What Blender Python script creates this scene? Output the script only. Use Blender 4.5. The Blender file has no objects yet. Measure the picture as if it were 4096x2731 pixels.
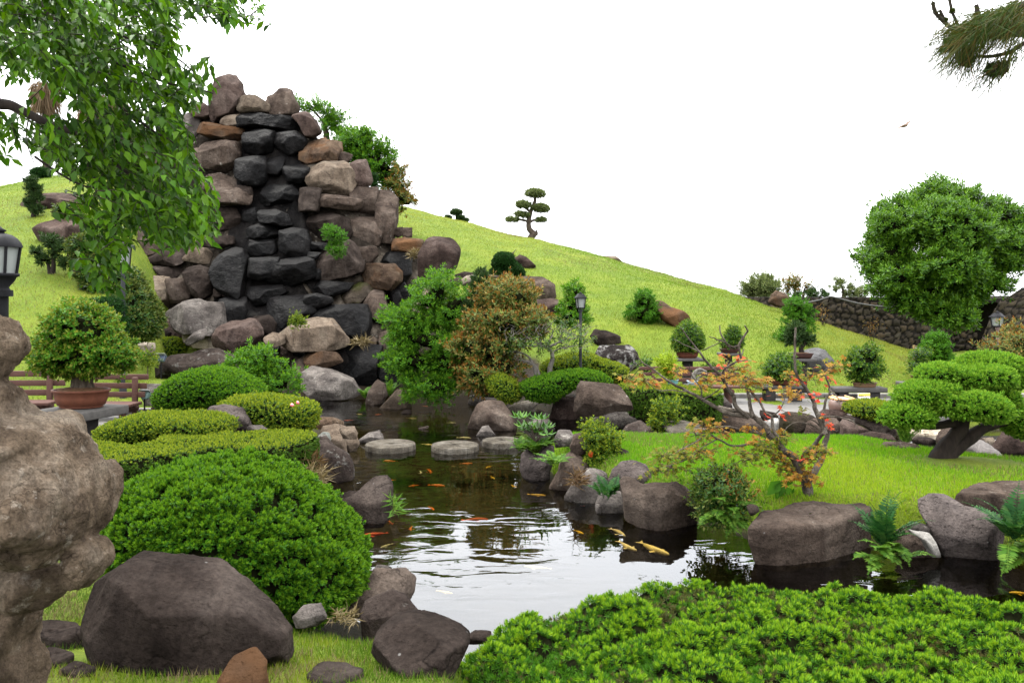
import bpy, bmesh, math, random
import numpy as np
from math import radians, sin, cos, pi
from mathutils import Vector

# ------------------------------------------------------------------ camera, sky, sun, exposure
scn = bpy.context.scene
COL = scn.collection
F, CX, HZ, EYE = 3186.0, 2048.0, 1167.0, 2.4     # focal in photo pixels, centre column, horizon row, eye above water
cam_d = bpy.data.cameras.new("camera")
cam_d.sensor_width = 36.0
cam_d.lens = 28.0
cam_d.shift_y = -(1365.5 - HZ) / 4096.0
cam_d.clip_start = 0.05
cam_d.clip_end = 3000
cam = bpy.data.objects.new("camera", cam_d)
cam.location = (0, 0, EYE)
cam.rotation_euler = (radians(90), 0, 0)
COL.objects.link(cam)
scn.camera = cam

SUN_EL, SUN_AZ = radians(60), radians(312)        # azimuth clockwise from +Y
w = bpy.data.worlds.new("World")
scn.world = w
w.use_nodes = True
wn = w.node_tree
bg = wn.nodes["Background"]
sky = wn.nodes.new("ShaderNodeTexSky")
sky.sky_type = 'NISHITA'
sky.sun_disc = False
sky.sun_elevation = SUN_EL
sky.sun_rotation = SUN_AZ
sky.air_density = 1.0
sky.dust_density = 6.0
sky.ozone_density = 1.0
hs = wn.nodes.new("ShaderNodeHueSaturation")
hs.inputs["Saturation"].default_value = 0.10
wn.links.new(sky.outputs[0], hs.inputs["Color"])
# an even bright overcast: the clear-sky colours show through it only faintly
mxs = wn.nodes.new("ShaderNodeMix")
mxs.data_type = 'RGBA'
mxs.inputs[0].default_value = 0.88
tcw = wn.nodes.new("ShaderNodeTexCoord")
sxw = wn.nodes.new("ShaderNodeSeparateXYZ")
mrw = wn.nodes.new("ShaderNodeMapRange")
wn.links.new(tcw.outputs["Generated"], sxw.inputs[0])
wn.links.new(sxw.outputs[2], mrw.inputs[0])
mrw.inputs[1].default_value, mrw.inputs[2].default_value = 0.0, 1.0
mrw.inputs[3].default_value, mrw.inputs[4].default_value = 4.6, 19.0
cmb = wn.nodes.new("ShaderNodeVectorMath")
cmb.operation = 'SCALE'
cmb.inputs[0].default_value = (1.0, 1.01, 1.03)
wn.links.new(mrw.outputs[0], cmb.inputs["Scale"])
wn.links.new(cmb.outputs[0], mxs.inputs[7])
wn.links.new(hs.outputs[0], mxs.inputs[6])
wn.links.new(mxs.outputs[2], bg.inputs[0])
bg.inputs[1].default_value = 0.15

sd = bpy.data.lights.new("sun", 'SUN')
sd.energy = 1.5
sd.angle = radians(11)
sd.color = (1.0, 0.96, 0.88)
so = bpy.data.objects.new("sun", sd)
sv = Vector((sin(SUN_AZ) * cos(SUN_EL), cos(SUN_AZ) * cos(SUN_EL), sin(SUN_EL)))
so.rotation_euler = sv.to_track_quat('Z', 'Y').to_euler()
so.location = sv * 60
COL.objects.link(so)
scn.view_settings.view_transform = 'Standard'
scn.view_settings.look = 'None'
scn.view_settings.exposure = 1.8
scn.view_settings.gamma = 1.0

# ------------------------------------------------------------------ reading the photograph
REG = dict(A=(600, 250, .3507), B=(500, 750, .3507), C=(1100, 250, .3507), D=(1000, 900, .4464), E=(1500, 950, .5102),
           F=(2200, 1000, .5102), G=(2300, 1600, .4464), H=(3000, 1200, .4660), I=(0, 1200, .3827), J=(0, 1200, .976),
           K=(300, 1400, .5739), L=(1200, 1500, .6379), M=(2900, 1800, .5938), N=(1000, 2000, .5102), O=(0, 680, .4274),
           P=(1700, 700, .5102), Q=(3350, 700, .4144), S=(2900, 1050, .2976), T=(3300, 0, .3399), U=(3580, 1300, .1913),
           V=(0, 0, 1.7415), W=(500, 1150, .3188), X=(3400, 1650, .2959), Y=(2540, 1400, .2211), Z=(2650, 1550, .3189),
           a=(0, 850, .3509), b=(3290, 1540, .1148), c=(3750, 1150, .2232), s=(0, 0, 1.0), m=(0, 0, .5))


def px(s):
    t = s.split()
    x0, y0, k = REG[t[0]]
    return np.array([[x0 + k * float(p.split(',')[0]), y0 + k * float(p.split(',')[1])] for p in t[1:]])


def at(u, v, d):
    return np.array([(u - CX) / F * d, d, EYE - (v - HZ) / F * d])


def dist(v, z):
    return (EYE - z) * F / (v - HZ)


def rz(s, z):                                     # photo points -> plan points on the level z
    q = px(s)
    d = (EYE - z) * F / (q[:, 1] - HZ)
    return np.stack([(q[:, 0] - CX) / F * d, d], 1)


# ------------------------------------------------------------------ numbers
_rt = np.random.RandomState(7).rand(8192)


def vnoise(P, seed=0):
    P = np.asarray(P, float)
    i = np.floor(P).astype(np.int64)
    f = P - i
    f = f * f * (3 - 2 * f)
    o = 0
    for dx in (0, 1):
        for dy in (0, 1):
            for dz in (0, 1):
                h = ((i[:, 0] + dx) * 73856093) ^ ((i[:, 1] + dy) * 19349663) ^ ((i[:, 2] + dz) * 83492791) ^ (seed * 26544357)
                wgt = (f[:, 0] if dx else 1 - f[:, 0]) * (f[:, 1] if dy else 1 - f[:, 1]) * (f[:, 2] if dz else 1 - f[:, 2])
                o = o + wgt * _rt[h & 8191]
    return o


def fbm(P, oc=4, seed=0, gain=.5):
    a, s, t = 1.0, 0, 0
    for k in range(oc):
        s = s + a * vnoise(P * 2.03 ** k + k * 17.3, seed + k)
        t += a
        a *= gain
    return s / t


def nrm(A):
    return A / np.maximum(np.linalg.norm(A, axis=-1, keepdims=True), 1e-9)


_ico = {}


def ico(n):
    if n not in _ico:
        b = bmesh.new()
        bmesh.ops.create_icosphere(b, subdivisions=n, radius=1)
        V = np.array([v.co[:] for v in b.verts])
        Fc = np.array([[v.index for v in f.verts] for f in b.faces])
        b.free()
        _ico[n] = (V, Fc)
    return _ico[n]


def centroid(q):
    x, y = q[:, 0], q[:, 1]
    x2, y2 = np.roll(x, -1), np.roll(y, -1)
    c = x * y2 - x2 * y
    A = c.sum()
    return ((x + x2) * c).sum() / (3 * A), ((y + y2) * c).sum() / (3 * A)


def inside(q, pts):
    x, y = pts[:, 0], pts[:, 1]
    r = np.zeros(len(pts), bool)
    n = len(q)
    for i in range(n):
        x1, y1 = q[i]
        x2, y2 = q[(i + 1) % n]
        c = ((y1 > y) != (y2 > y)) & (x < (x2 - x1) * (y - y1) / (y2 - y1 + 1e-12) + x1)
        r ^= c
    return r


def edist(q, pts):                                # distance to a polygon's border
    best = np.full(len(pts), 1e9)
    for i in range(len(q)):
        a, b = q[i], q[(i + 1) % len(q)]
        ab = b - a
        t = np.clip(((pts - a) @ ab) / (ab @ ab + 1e-12), 0, 1)
        best = np.minimum(best, np.linalg.norm(pts - a - t[:, None] * ab, axis=1))
    return best


def radial(q, c, th):                             # outline's radius in the direction th (photo pixels, y up)
    dx, dy = np.cos(th), -np.sin(th)
    best = np.zeros(len(th))
    for i in range(len(q)):
        ax, ay = q[i] - c
        bx, by = q[(i + 1) % len(q)] - c
        ex, ey = bx - ax, by - ay
        den = dx * ey - dy * ex
        den = np.where(np.abs(den) < 1e-9, 1e-9, den)
        t = (ax * ey - ay * ex) / den
        s = (ax * dy - ay * dx) / den
        ok = (t > 0) & (s >= -1e-4) & (s <= 1.0001)
        best = np.where(ok & (t > best), t, best)
    return best


def inflate(q, d, D=None, m=2.6, sub=4, noise=.05, freq=2.2, facets=4, seed=0, lean=0.0, ridge=.5, edge=None):
    """a solid whose outline, seen along the view, is q; D = half its thickness (m)."""
    rs = np.random.RandomState(seed + 11)
    n, Fc = ico(sub)
    c = np.array(centroid(q))
    th = np.arctan2(n[:, 2], n[:, 0])
    r = radial(q, c, th)
    if (r <= 0).any():
        r = np.where(r <= 0, np.median(r[r > 0]), r)
    R = np.sqrt((r ** 2).mean()) * d / F
    if D is None:
        D = R * .85
    rho = np.hypot(n[:, 0], n[:, 2])
    s = (rho ** m + np.abs(n[:, 1]) ** m) ** (-1.0 / m)
    L = np.stack([r * rho * s * np.cos(th) * d / F / R, n[:, 1] * s, r * rho * s * np.sin(th) * d / F / R], 1)
    if facets:
        L0 = L
        for k in range(facets * 3):
            a_ = rs.uniform(.1, .95)
            t_ = rs.uniform(0, 2 * pi)
            p = np.array([a_ * cos(t_), -rs.uniform(.3, 1) * (1 if k % 4 else -1), a_ * sin(t_)])
            h0 = rs.uniform(.68, .92)
            if k == 0:                       # a broken top and a broken front
                p, h0 = np.array([rs.uniform(-.3, .3), -.5, .9]), rs.uniform(.66, .78)
            elif k == 1:
                p, h0 = np.array([rs.uniform(-.35, .35), -1., rs.uniform(-.3, .1)]), rs.uniform(.66, .8)
            p = p / np.linalg.norm(p)
            h = (L @ p).max() * h0
            e = L @ p - h
            L = L - np.where(e > 0, e, 0)[:, None] * p
        # the broken faces keep the traced outline
        nb = 96
        mx = []
        for A in (L0, L):
            t_ = ((np.arctan2(A[:, 2], A[:, 0]) + pi) / (2 * pi) * nb).astype(int) % nb
            r_ = np.zeros(nb)
            np.maximum.at(r_, t_, np.hypot(A[:, 0], A[:, 2]))
            mx.append(r_)
        ra = np.where((mx[1] > 0) & (mx[0] > 0), mx[0] / np.maximum(mx[1], 1e-6), 1)
        ra = np.clip(ra, .95, 1.3)
        for _ in range(3):
            ra = .25 * np.roll(ra, 1) + .5 * ra + .25 * np.roll(ra, -1)
        tf = (np.arctan2(L[:, 2], L[:, 0]) + pi) / (2 * pi) * nb - .5
        i0 = np.floor(tf).astype(int)
        fr = tf - i0
        ra = ra[i0 % nb] * (1 - fr) + ra[(i0 + 1) % nb] * fr
        L = L * np.stack([ra, ra * 0 + 1, ra], 1)
    P = L + rs.uniform(0, 50, 3)
    f1 = fbm(P * freq, 5, seed) - .5
    f2 = np.abs(fbm(P * freq * 1.7 + 9, 3, seed + 5) - .5) * 2
    f3 = np.abs(fbm(P * freq * 4.3 + 3, 4, seed + 9) - .5) * 2
    disp = noise * ((1.1 if facets else 2) * f1 - ridge * (f2 - .3) - .42 * (f3 - .25))
    L = L + nrm(L) * disp[:, None]
    W0 = at(c[0], c[1], d)
    # bring the finished solid back to the traced extent
    tx, tz = (q[:, 0] - c[0]) * d / F / R, -(q[:, 1] - c[1]) * d / F / R
    for ax, t_ in ((0, tx), (2, tz)):
        lo, hi = L[:, ax].min(), L[:, ax].max()
        L[:, ax] = t_.min() + (L[:, ax] - lo) / (hi - lo) * (t_.max() - t_.min())
    V = np.stack([W0[0] + L[:, 0] * R, d + L[:, 1] * D, W0[2] + L[:, 2] * R], 1)
    if lean:
        V[:, 1] += lean * (V[:, 2] - W0[2])
    if edge:
        z0, z1 = V[:, 2].min(), V[:, 2].max()
        h = (V[:, 2] - z0) / (z1 - z0) - edge[0] + .06 * np.sin(L[:, 0] * 3 + seed)
        V[:, 1] += edge[1] * (z1 - z0) * np.maximum(h, 0)
    return V, Fc


def sample(V, Fc, n, rs, back=.35):
    T = V[Fc]
    N = np.cross(T[:, 1] - T[:, 0], T[:, 2] - T[:, 0])
    A = np.linalg.norm(N, axis=1) / 2
    Nn = N / np.maximum(2 * A[:, None], 1e-12)
    wgt = A * np.where(Nn[:, 1] > .45, back, 1.0)
    i = rs.choice(len(Fc), n, p=wgt / wgt.sum())
    a, b = rs.rand(n), rs.rand(n)
    fl = a + b > 1
    a, b = np.where(fl, 1 - a, a), np.where(fl, 1 - b, b)
    P = T[i, 0] + a[:, None] * (T[i, 1] - T[i, 0]) + b[:, None] * (T[i, 2] - T[i, 0])
    return P, Nn[i], A.sum()


# ------------------------------------------------------------------ meshes and objects
class Geo:
    def __init__(s):
        s.V, s.T, s.Q, s.n = [], [], [], 0

    def add(s, V, Fc, mi=0):
        V = np.asarray(V, float).reshape(-1, 3)
        Fc = np.asarray(Fc, np.int64)
        if len(Fc):
            (s.T if Fc.shape[1] == 3 else s.Q).append((Fc + s.n, mi))
        s.V.append(V)
        s.n += len(V)
        return s

    def build(s, name, mats, parent=None, loc=None, smooth=False):
        V = np.concatenate(s.V)
        if not isinstance(mats, (list, tuple)):
            mats = [mats]
        base = np.zeros(3)
        if parent is not None:
            r = parent
            while r.parent:
                r = r.parent
            base = np.array(r.location[:])
        elif loc is None:
            loc = np.array([(V[:, 0].min() + V[:, 0].max()) / 2, (V[:, 1].min() + V[:, 1].max()) / 2, V[:, 2].min()])
        if parent is None:
            base = np.array(loc, float)
        V = (V - base).astype(np.float32)
        me = bpy.data.meshes.new(name)
        fl = [(f, 3, mi) for f, mi in s.T] + [(f, 4, mi) for f, mi in s.Q]
        nf = sum(len(f) for f, k, mi in fl)
        nl = sum(len(f) * k for f, k, mi in fl)
        me.vertices.add(len(V))
        me.vertices.foreach_set("co", V.ravel())
        me.loops.add(nl)
        me.polygons.add(nf)
        me.loops.foreach_set("vertex_index", np.concatenate([f.ravel() for f, k, mi in fl]).astype(np.int32))
        tot = np.concatenate([np.full(len(f), k, np.int32) for f, k, mi in fl])
        me.polygons.foreach_set("loop_start", np.concatenate([[0], np.cumsum(tot)[:-1]]).astype(np.int32))
        me.polygons.foreach_set("loop_total", tot)
        for mt in mats:
            me.materials.append(mt)
        me.polygons.foreach_set("material_index", np.concatenate([np.full(len(f), mi, np.int32) for f, k, mi in fl]))
        if smooth:
            me.polygons.foreach_set("use_smooth", np.ones(nf, bool))
        me.update(calc_edges=True)
        o = bpy.data.objects.new(name, me)
        COL.objects.link(o)
        if parent is not None:
            o.parent = parent
        else:
            o.location = base
        return o


def tag(o, label=None, cat=None, group=None, kind=None):
    if label:
        o["label"] = label
    if cat:
        o["category"] = cat
    if group:
        o["group"] = group
    if kind:
        o["kind"] = kind
    return o


def thing(name, loc, label, cat, group=None):
    o = bpy.data.objects.new(name, None)
    o.empty_display_size = .1
    o.location = [float(x) for x in loc]
    COL.objects.link(o)
    return tag(o, label, cat, group)


def tube(pts, rad, n=8, cap=True):
    P = np.asarray(pts, float)
    rad = np.broadcast_to(np.asarray(rad, float), (len(P),))
    t = nrm(np.gradient(P, axis=0))
    u = np.cross(t[0], [0.3, 0.9, 0.2])
    u /= np.linalg.norm(u)
    V = []
    a = np.arange(n) * 2 * pi / n
    for i in range(len(P)):
        u = u - t[i] * (u @ t[i])
        u /= max(np.linalg.norm(u), 1e-9)
        v = np.cross(t[i], u)
        V.append(P[i] + rad[i] * (np.cos(a)[:, None] * u + np.sin(a)[:, None] * v))
    V = np.concatenate(V)
    i = np.arange(len(P) - 1)[:, None] * n
    j = np.arange(n)[None]
    k = (j + 1) % n
    Q = np.stack([i + j, i + k, i + n + k, i + n + j], -1).reshape(-1, 4)
    return V, Q


def add_tube(g, pts, rad, n=8, mi=0):
    V, Q = tube(pts, rad, n)
    m0 = len(V)
    g.add(V, Q, mi)
    c = np.arange(1, n - 1)
    g.add(V[-n:], np.stack([c * 0, c, c + 1], 1), mi)
    g.add(V[:n], np.stack([c * 0, c + 1, c], 1), mi)


def smooth_path(P, k=4):
    P = np.asarray(P, float)
    if len(P) < 3:
        return P
    Q = np.concatenate([[2 * P[0] - P[1]], P, [2 * P[-1] - P[-2]]])
    out = []
    for i in range(1, len(Q) - 2):
        for t in np.arange(k) / k:
            p0, p1, p2, p3 = Q[i - 1], Q[i], Q[i + 1], Q[i + 2]
            out.append(.5 * (2 * p1 + (p2 - p0) * t + (2 * p0 - 5 * p1 + 4 * p2 - p3) * t * t + (3 * p1 - p0 - 3 * p2 + p3) * t ** 3))
    out.append(P[-1])
    return np.array(out)


def lathe(prof, c, n=28, sx=1., sy=1., rot=0.):
    p = np.asarray(prof, float)
    a = np.arange(n) * 2 * pi / n
    x = p[:, 0, None] * np.cos(a) * sx
    y = p[:, 0, None] * np.sin(a) * sy
    X = x * cos(rot) - y * sin(rot)
    Y = x * sin(rot) + y * cos(rot)
    V = np.stack([X + c[0], Y + c[1], np.broadcast_to(p[:, 1, None], X.shape) + c[2]], -1).reshape(-1, 3)
    i = np.arange(len(p) - 1)[:, None] * n
    j = np.arange(n)[None]
    k = (j + 1) % n
    return V, np.stack([i + j, i + k, i + n + k, i + n + j], -1).reshape(-1, 4)


def box(c, s, rot=0., bev=.006, taper=1., tilt=0.):
    """bevelled box: c = centre of the base, s = size; taper scales the base."""
    b = bmesh.new()
    bmesh.ops.create_cube(b, size=1)
    for v in b.verts:
        k = taper if v.co.z < 0 else 1.
        v.co = (v.co.x * s[0] * k, v.co.y * s[1] * k, (v.co.z + .5) * s[2])
    if bev:
        bmesh.ops.bevel(b, geom=b.edges[:], offset=min(bev, min(s) * .3), segments=2, affect='EDGES', profile=.5)
    bmesh.ops.triangulate(b, faces=b.faces[:])
    b.verts.index_update()
    V = np.array([v.co[:] for v in b.verts])
    Fc = np.array([[v.index for v in f.verts] for f in b.faces])
    b.free()
    if tilt:
        y, z = V[:, 1] * cos(tilt) - V[:, 2] * sin(tilt), V[:, 1] * sin(tilt) + V[:, 2] * cos(tilt)
        V[:, 1], V[:, 2] = y, z
    x, y = V[:, 0] * cos(rot) - V[:, 1] * sin(rot), V[:, 0] * sin(rot) + V[:, 1] * cos(rot)
    return np.stack([x + c[0], y + c[1], V[:, 2] + c[2]], 1), Fc


# ------------------------------------------------------------------ leaves
def perp(D, rs):
    return nrm(np.cross(D, rs.normal(size=D.shape)))


def leaves(g, P, D, S, L, W, mi=0, kind='rhomb', bend=.12):
    n = len(P)
    if n == 0:
        return
    L = np.broadcast_to(np.asarray(L, float), (n,))[:, None]
    W = np.broadcast_to(np.asarray(W, float), (n,))[:, None]
    N = np.cross(S, D)
    o = np.arange(n)[:, None]
    if kind == 'needle':
        V = np.stack([P - S * W / 2, P + S * W / 2, P + D * L], 1)
        g.add(V, o * 3 + np.array([0, 1, 2]), mi)
    elif kind == 'rhomb':
        M = P + D * L * .45 + N * L * bend
        V = np.stack([P, M + S * W / 2, P + D * L, M - S * W / 2], 1)
        g.add(V, o * 4 + np.array([0, 1, 2, 3]), mi)
    elif kind == 'fold':
        M = P + D * L * .42
        T = P + D * L - N * L * bend
        V = np.stack([P, M + S * W / 2 + N * W * .25, P + D * L * .75 + S * W * .28 + N * W * .12 - N * L * bend * .4, T,
                      P + D * L * .75 - S * W * .28 + N * W * .12 - N * L * bend * .4, M - S * W / 2 + N * W * .25, M], 1)
        f = np.array([[0, 6, 1, 1], [6, 2, 1, 1]])
        g.add(V, np.concatenate([o * 7 + np.array(t) for t in ([0, 6, 1], [1, 6, 2], [2, 6, 3], [3, 6, 4], [4, 6, 5], [5, 6, 0])]), mi)
    elif kind == 'palm':
        for a, k in ((-1.45, .55), (-.75, .85), (0, 1), (.75, .85), (1.45, .55)):
            D2 = D * cos(a) + S * sin(a)
            S2 = -D * sin(a) + S * cos(a)
            leaves(g, P, D2, S2, L[:, 0] * k, W[:, 0] * .42, mi, 'rhomb', bend)


def tufts(g, P, N, rs, k, L, W, a0, a1, mi=0, kind='rhomb', tipmi=None, bend=.1):
    n = len(P)
    N = nrm(N)
    T1 = perp(N, rs)
    T2 = np.cross(N, T1)
    Pk, Nk = np.repeat(P, k, 0), np.repeat(N, k, 0)
    T1, T2 = np.repeat(T1, k, 0), np.repeat(T2, k, 0)
    ph = np.tile(np.arange(k) * 2.4, n) + rs.rand(n * k) * .6
    al = np.tile(np.linspace(a1, a0, k), n) + rs.normal(0, .08, n * k)
    D = Nk * np.cos(al)[:, None] + (T1 * np.cos(ph)[:, None] + T2 * np.sin(ph)[:, None]) * np.sin(al)[:, None]
    S = nrm(np.cross(Nk, D) + 1e-6)
    sc = np.repeat(rs.uniform(.75, 1.2, n), k)
    Pk = Pk + Nk * (np.tile(np.linspace(0, .5, k), n) * L)[:, None]
    if tipmi is None:
        leaves(g, Pk, D, S, L * sc, W * sc, mi, kind, bend)
    else:
        tip = np.tile(np.arange(k) >= k * .55, n)
        leaves(g, Pk[~tip], D[~tip], S[~tip], (L * sc)[~tip], (W * sc)[~tip], mi, kind, bend)
        leaves(g, Pk[tip], D[tip], S[tip], (L * sc)[tip], (W * sc)[tip], tipmi, kind, bend)


# ------------------------------------------------------------------ materials
def newmat(name):
    m = bpy.data.materials.new(name)
    m.use_nodes = True
    nt = m.node_tree
    return m, nt, nt.nodes["Principled BSDF"]


def nd(nt, t, **kw):
    n = nt.nodes.new(t)
    for k, v in kw.items():
        setattr(n, k, v)
    return n


def ramp(nt, fac, stops):
    r = nd(nt, "ShaderNodeValToRGB")
    e = r.color_ramp.elements
    while len(e) < len(stops):
        e.new(.5)
    for i, (p, c) in enumerate(stops):
        e[i].position = p
        e[i].color = (*c, 1) if len(c) == 3 else c
    nt.links.new(fac, r.inputs[0])
    return r.outputs[0]


def noise(nt, scale, detail=6, vec=None, rough=.55, dist=0.):
    n = nd(nt, "ShaderNodeTexNoise")
    n.inputs["Scale"].default_value = scale
    n.inputs["Detail"].default_value = detail
    n.inputs["Roughness"].default_value = rough
    n.inputs["Distortion"].default_value = dist
    if vec is not None:
        nt.links.new(vec, n.inputs["Vector"])
    return n.outputs["Fac"]


def mixc(nt, fac, a, b, mode='MIX'):
    m = nd(nt, "ShaderNodeMix", data_type='RGBA', blend_type=mode)
    for s, x in ((m.inputs[0], fac), (m.inputs[6], a), (m.inputs[7], b)):
        if hasattr(x, 'is_output'):
            nt.links.new(x, s)
        elif isinstance(x, (tuple, list)):
            s.default_value = (*x, 1) if len(x) == 3 else x
        else:
            s.default_value = x
    return m.outputs[2]


def bumpn(nt, h, strength, dist_, prev=None):
    b = nd(nt, "ShaderNodeBump")
    b.inputs["Strength"].default_value = strength
    b.inputs["Distance"].default_value = dist_
    nt.links.new(h, b.inputs["Height"])
    if prev is not None:
        nt.links.new(prev, b.inputs["Normal"])
    return b.outputs[0]


def objvec(nt):
    t = nd(nt, "ShaderNodeTexCoord")
    oi = nd(nt, "ShaderNodeObjectInfo")
    a = nd(nt, "ShaderNodeVectorMath", operation='MULTIPLY_ADD')
    nt.links.new(oi.outputs["Random"], a.inputs[0])
    a.inputs[1].default_value = (31, 17, 23)
    nt.links.new(t.outputs["Object"], a.inputs[2])
    return a.outputs[0], oi.outputs["Random"]


def rock_mat(name, dark, mid, light, lich=(.42, .40, .36), la=.62, sc=1.0, rough=.95, pits=.5, spec=.02, vein=0., stain=None, bump=1.):
    m, nt, b = newmat(name)
    vec, rnd = objvec(nt)
    n1 = noise(nt, 1.6 * sc, 8, vec, .62, .4)
    col = ramp(nt, n1, [(.30, dark), (.50, mid), (.72, light)])
    n2 = noise(nt, 5.5 * sc, 9, vec, .7)
    col = mixc(nt, ramp(nt, n2, [(la, (0, 0, 0)), (la + .09, (.75, .75, .75))]), col, lich)
    n3 = noise(nt, 38 * sc, 6, vec, .7)
    mp = nd(nt, "ShaderNodeMapping")
    mp.inputs["Scale"].default_value = (4.5 * sc, 4.5 * sc, .7 * sc)
    nt.links.new(vec, mp.inputs["Vector"])
    st = noise(nt, 1.0, 5, mp.outputs[0], .6, .8)
    col = mixc(nt, .6, col, ramp(nt, st, [(.34, (.42, .40, .40)), (.6, (1.25, 1.22, 1.18))]), 'MULTIPLY')
    vc = nd(nt, "ShaderNodeTexVoronoi", feature='DISTANCE_TO_EDGE')
    vc.inputs["Scale"].default_value = 2.1 * sc
    wv = nd(nt, "ShaderNodeVectorMath", operation='MULTIPLY_ADD')
    nn = nd(nt, "ShaderNodeTexNoise")
    nn.inputs["Scale"].default_value = 3.0 * sc
    nn.inputs["Detail"].default_value = 6
    nt.links.new(vec, nn.inputs["Vector"])
    nt.links.new(nn.outputs["Color"], wv.inputs[0])
    wv.inputs[1].default_value = (.55, .55, .55)
    nt.links.new(vec, wv.inputs[2])
    nt.links.new(wv.outputs[0], vc.inputs["Vector"])
    crack = ramp(nt, vc.outputs["Distance"], [(.0, (0, 0, 0)), (.022, (1, 1, 1))])
    msk = ramp(nt, noise(nt, 1.3 * sc, 2, vec), [(.48, (0, 0, 0)), (.56, (.7, .7, .7))])
    col = mixc(nt, msk, col, mixc(nt, .8, col, crack, 'MULTIPLY'))
    col = mixc(nt, .55, col, ramp(nt, n3, [(.30, (.20, .20, .20)), (.62, (1.4, 1.37, 1.35))]), 'MULTIPLY')
    if stain:
        n4 = noise(nt, 1.1 * sc, 4, vec)
        col = mixc(nt, ramp(nt, n4, [(.47, (0, 0, 0)), (.6, (.85, .85, .85))]), col, stain)
    # fine white flecks
    v = nd(nt, "ShaderNodeTexVoronoi")
    v.inputs["Scale"].default_value = 7 * sc
    nt.links.new(vec, v.inputs["Vector"])
    col = mixc(nt, ramp(nt, v.outputs["Distance"], [(.035, (.5, .5, .5)), (.06, (0, 0, 0))]), col, (.36, .35, .33))
    hsv = nd(nt, "ShaderNodeHueSaturation")
    mr = nd(nt, "ShaderNodeMapRange")
    mr.inputs[3].default_value = .28
    mr.inputs[4].default_value = .52
    nt.links.new(rnd, mr.inputs[0])
    nt.links.new(mr.outputs[0], hsv.inputs["Value"])
    nt.links.new(col, hsv.inputs["Color"])
    nt.links.new(hsv.outputs[0], b.inputs["Base Color"])
    b.inputs["Roughness"].default_value = rough
    b.inputs["Specular IOR Level"].default_value = spec
    nb = bumpn(nt, noise(nt, 7 * sc, 10, vec, .65), .7 * bump, .10)
    nb = bumpn(nt, crack, .35 * bump, .02, nb)
    v2 = nd(nt, "ShaderNodeTexVoronoi")
    v2.inputs["Scale"].default_value = 24 * sc
    nt.links.new(vec, v2.inputs["Vector"])
    if pits:
        nb = bumpn(nt, ramp(nt, v2.outputs["Distance"], [(.10, (0, 0, 0)), (.3, (1, 1, 1))]), pits * .5, .02, nb)
    nb = bumpn(nt, n3, .5 * bump, .02, nb)
    nt.links.new(nb, b.inputs["Normal"])
    return m


LEAF = .51                                        # all leaf tones, brought to real albedo


def leaf_mat(name, c0, c1, c2, trans=.3, rough=.6, spec=.08, big=.0):
    """each leaf takes its own tone between three greens (random per leaf)."""
    m, nt, b = newmat(name)
    g = nd(nt, "ShaderNodeNewGeometry")
    c0, c1, c2 = (tuple(x * LEAF for x in c) for c in (c0, c1, c2))
    col = ramp(nt, g.outputs["Random Per Island"], [(0, c0), (.5, c1), (1, c2)])
    nt.links.new(col, b.inputs["Base Color"])
    b.inputs["Roughness"].default_value = rough
    b.inputs["Specular IOR Level"].default_value = spec
    tr = nd(nt, "ShaderNodeBsdfTranslucent")
    nt.links.new(mixc(nt, .5, col, (1.3, 1.25, .5), 'MULTIPLY'), tr.inputs[0])
    mx = nd(nt, "ShaderNodeMixShader")
    mx.inputs[0].default_value = trans
    nt.links.new(b.outputs[0], mx.inputs[1])
    nt.links.new(tr.outputs[0], mx.inputs[2])
    nt.links.new(mx.outputs[0], nt.nodes["Material Output"].inputs[0])
    return m


def plain(name, c, rough=.6, spec=.4, var=.25, sc=12, bump=.2, metal=0., stretch=None):
    m, nt, b = newmat(name)
    vec, rnd = objvec(nt)
    if stretch:
        mp = nd(nt, "ShaderNodeMapping")
        mp.inputs["Scale"].default_value = stretch
        nt.links.new(vec, mp.inputs["Vector"])
        vec = mp.outputs[0]
    n = noise(nt, sc, 8, vec, .65)
    lo = tuple(x * (1 - var) for x in c)
    hi = tuple(min(1, x * (1 + var)) for x in c)
    nt.links.new(ramp(nt, n, [(.3, lo), (.7, hi)]), b.inputs["Base Color"])
    b.inputs["Roughness"].default_value = rough
    b.inputs["Specular IOR Level"].default_value = spec
    b.inputs["Metallic"].default_value = metal
    if bump:
        nt.links.new(bumpn(nt, n, bump, .01), b.inputs["Normal"])
    return m


M = {}
M['rock'] = rock_mat("rock_brown", (.038, .028, .023), (.098, .075, .061), (.185, .150, .125))
M['rockp'] = rock_mat("rock_purple", (.033, .023, .020), (.088, .063, .054), (.16, .125, .11), la=.66)
M['rockd'] = rock_mat("rock_dark", (.018, .014, .012), (.046, .036, .031), (.095, .078, .068), la=.68)
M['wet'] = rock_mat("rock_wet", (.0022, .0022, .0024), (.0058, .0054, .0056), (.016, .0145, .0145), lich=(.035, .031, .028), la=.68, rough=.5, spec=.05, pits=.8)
M['rockg'] = rock_mat("rock_grey", (.07, .062, .056), (.14, .125, .115), (.24, .22, .20), la=.58)
M['rockt'] = rock_mat("rock_tan", (.10, .075, .055), (.19, .15, .115), (.32, .27, .21), la=.64, pits=.25)
M['rocko'] = rock_mat("rock_stained", (.045, .032, .025), (.11, .075, .052), (.18, .14, .10), stain=(.15, .075, .035), la=.7)
M['lich'] = rock_mat("rock_lichen", (.035, .027, .024), (.078, .062, .054), (.14, .115, .10), la=.58, lich=(.40, .40, .37))
M['pale'] = rock_mat("rock_pale", (.20, .17, .13), (.33, .29, .235), (.5, .46, .4), la=.66, pits=.15)
M['moss'] = rock_mat("rock_mossy", (.03, .028, .018), (.075, .06, .045), (.14, .12, .1), stain=(.05, .06, .012), la=.66)
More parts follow.
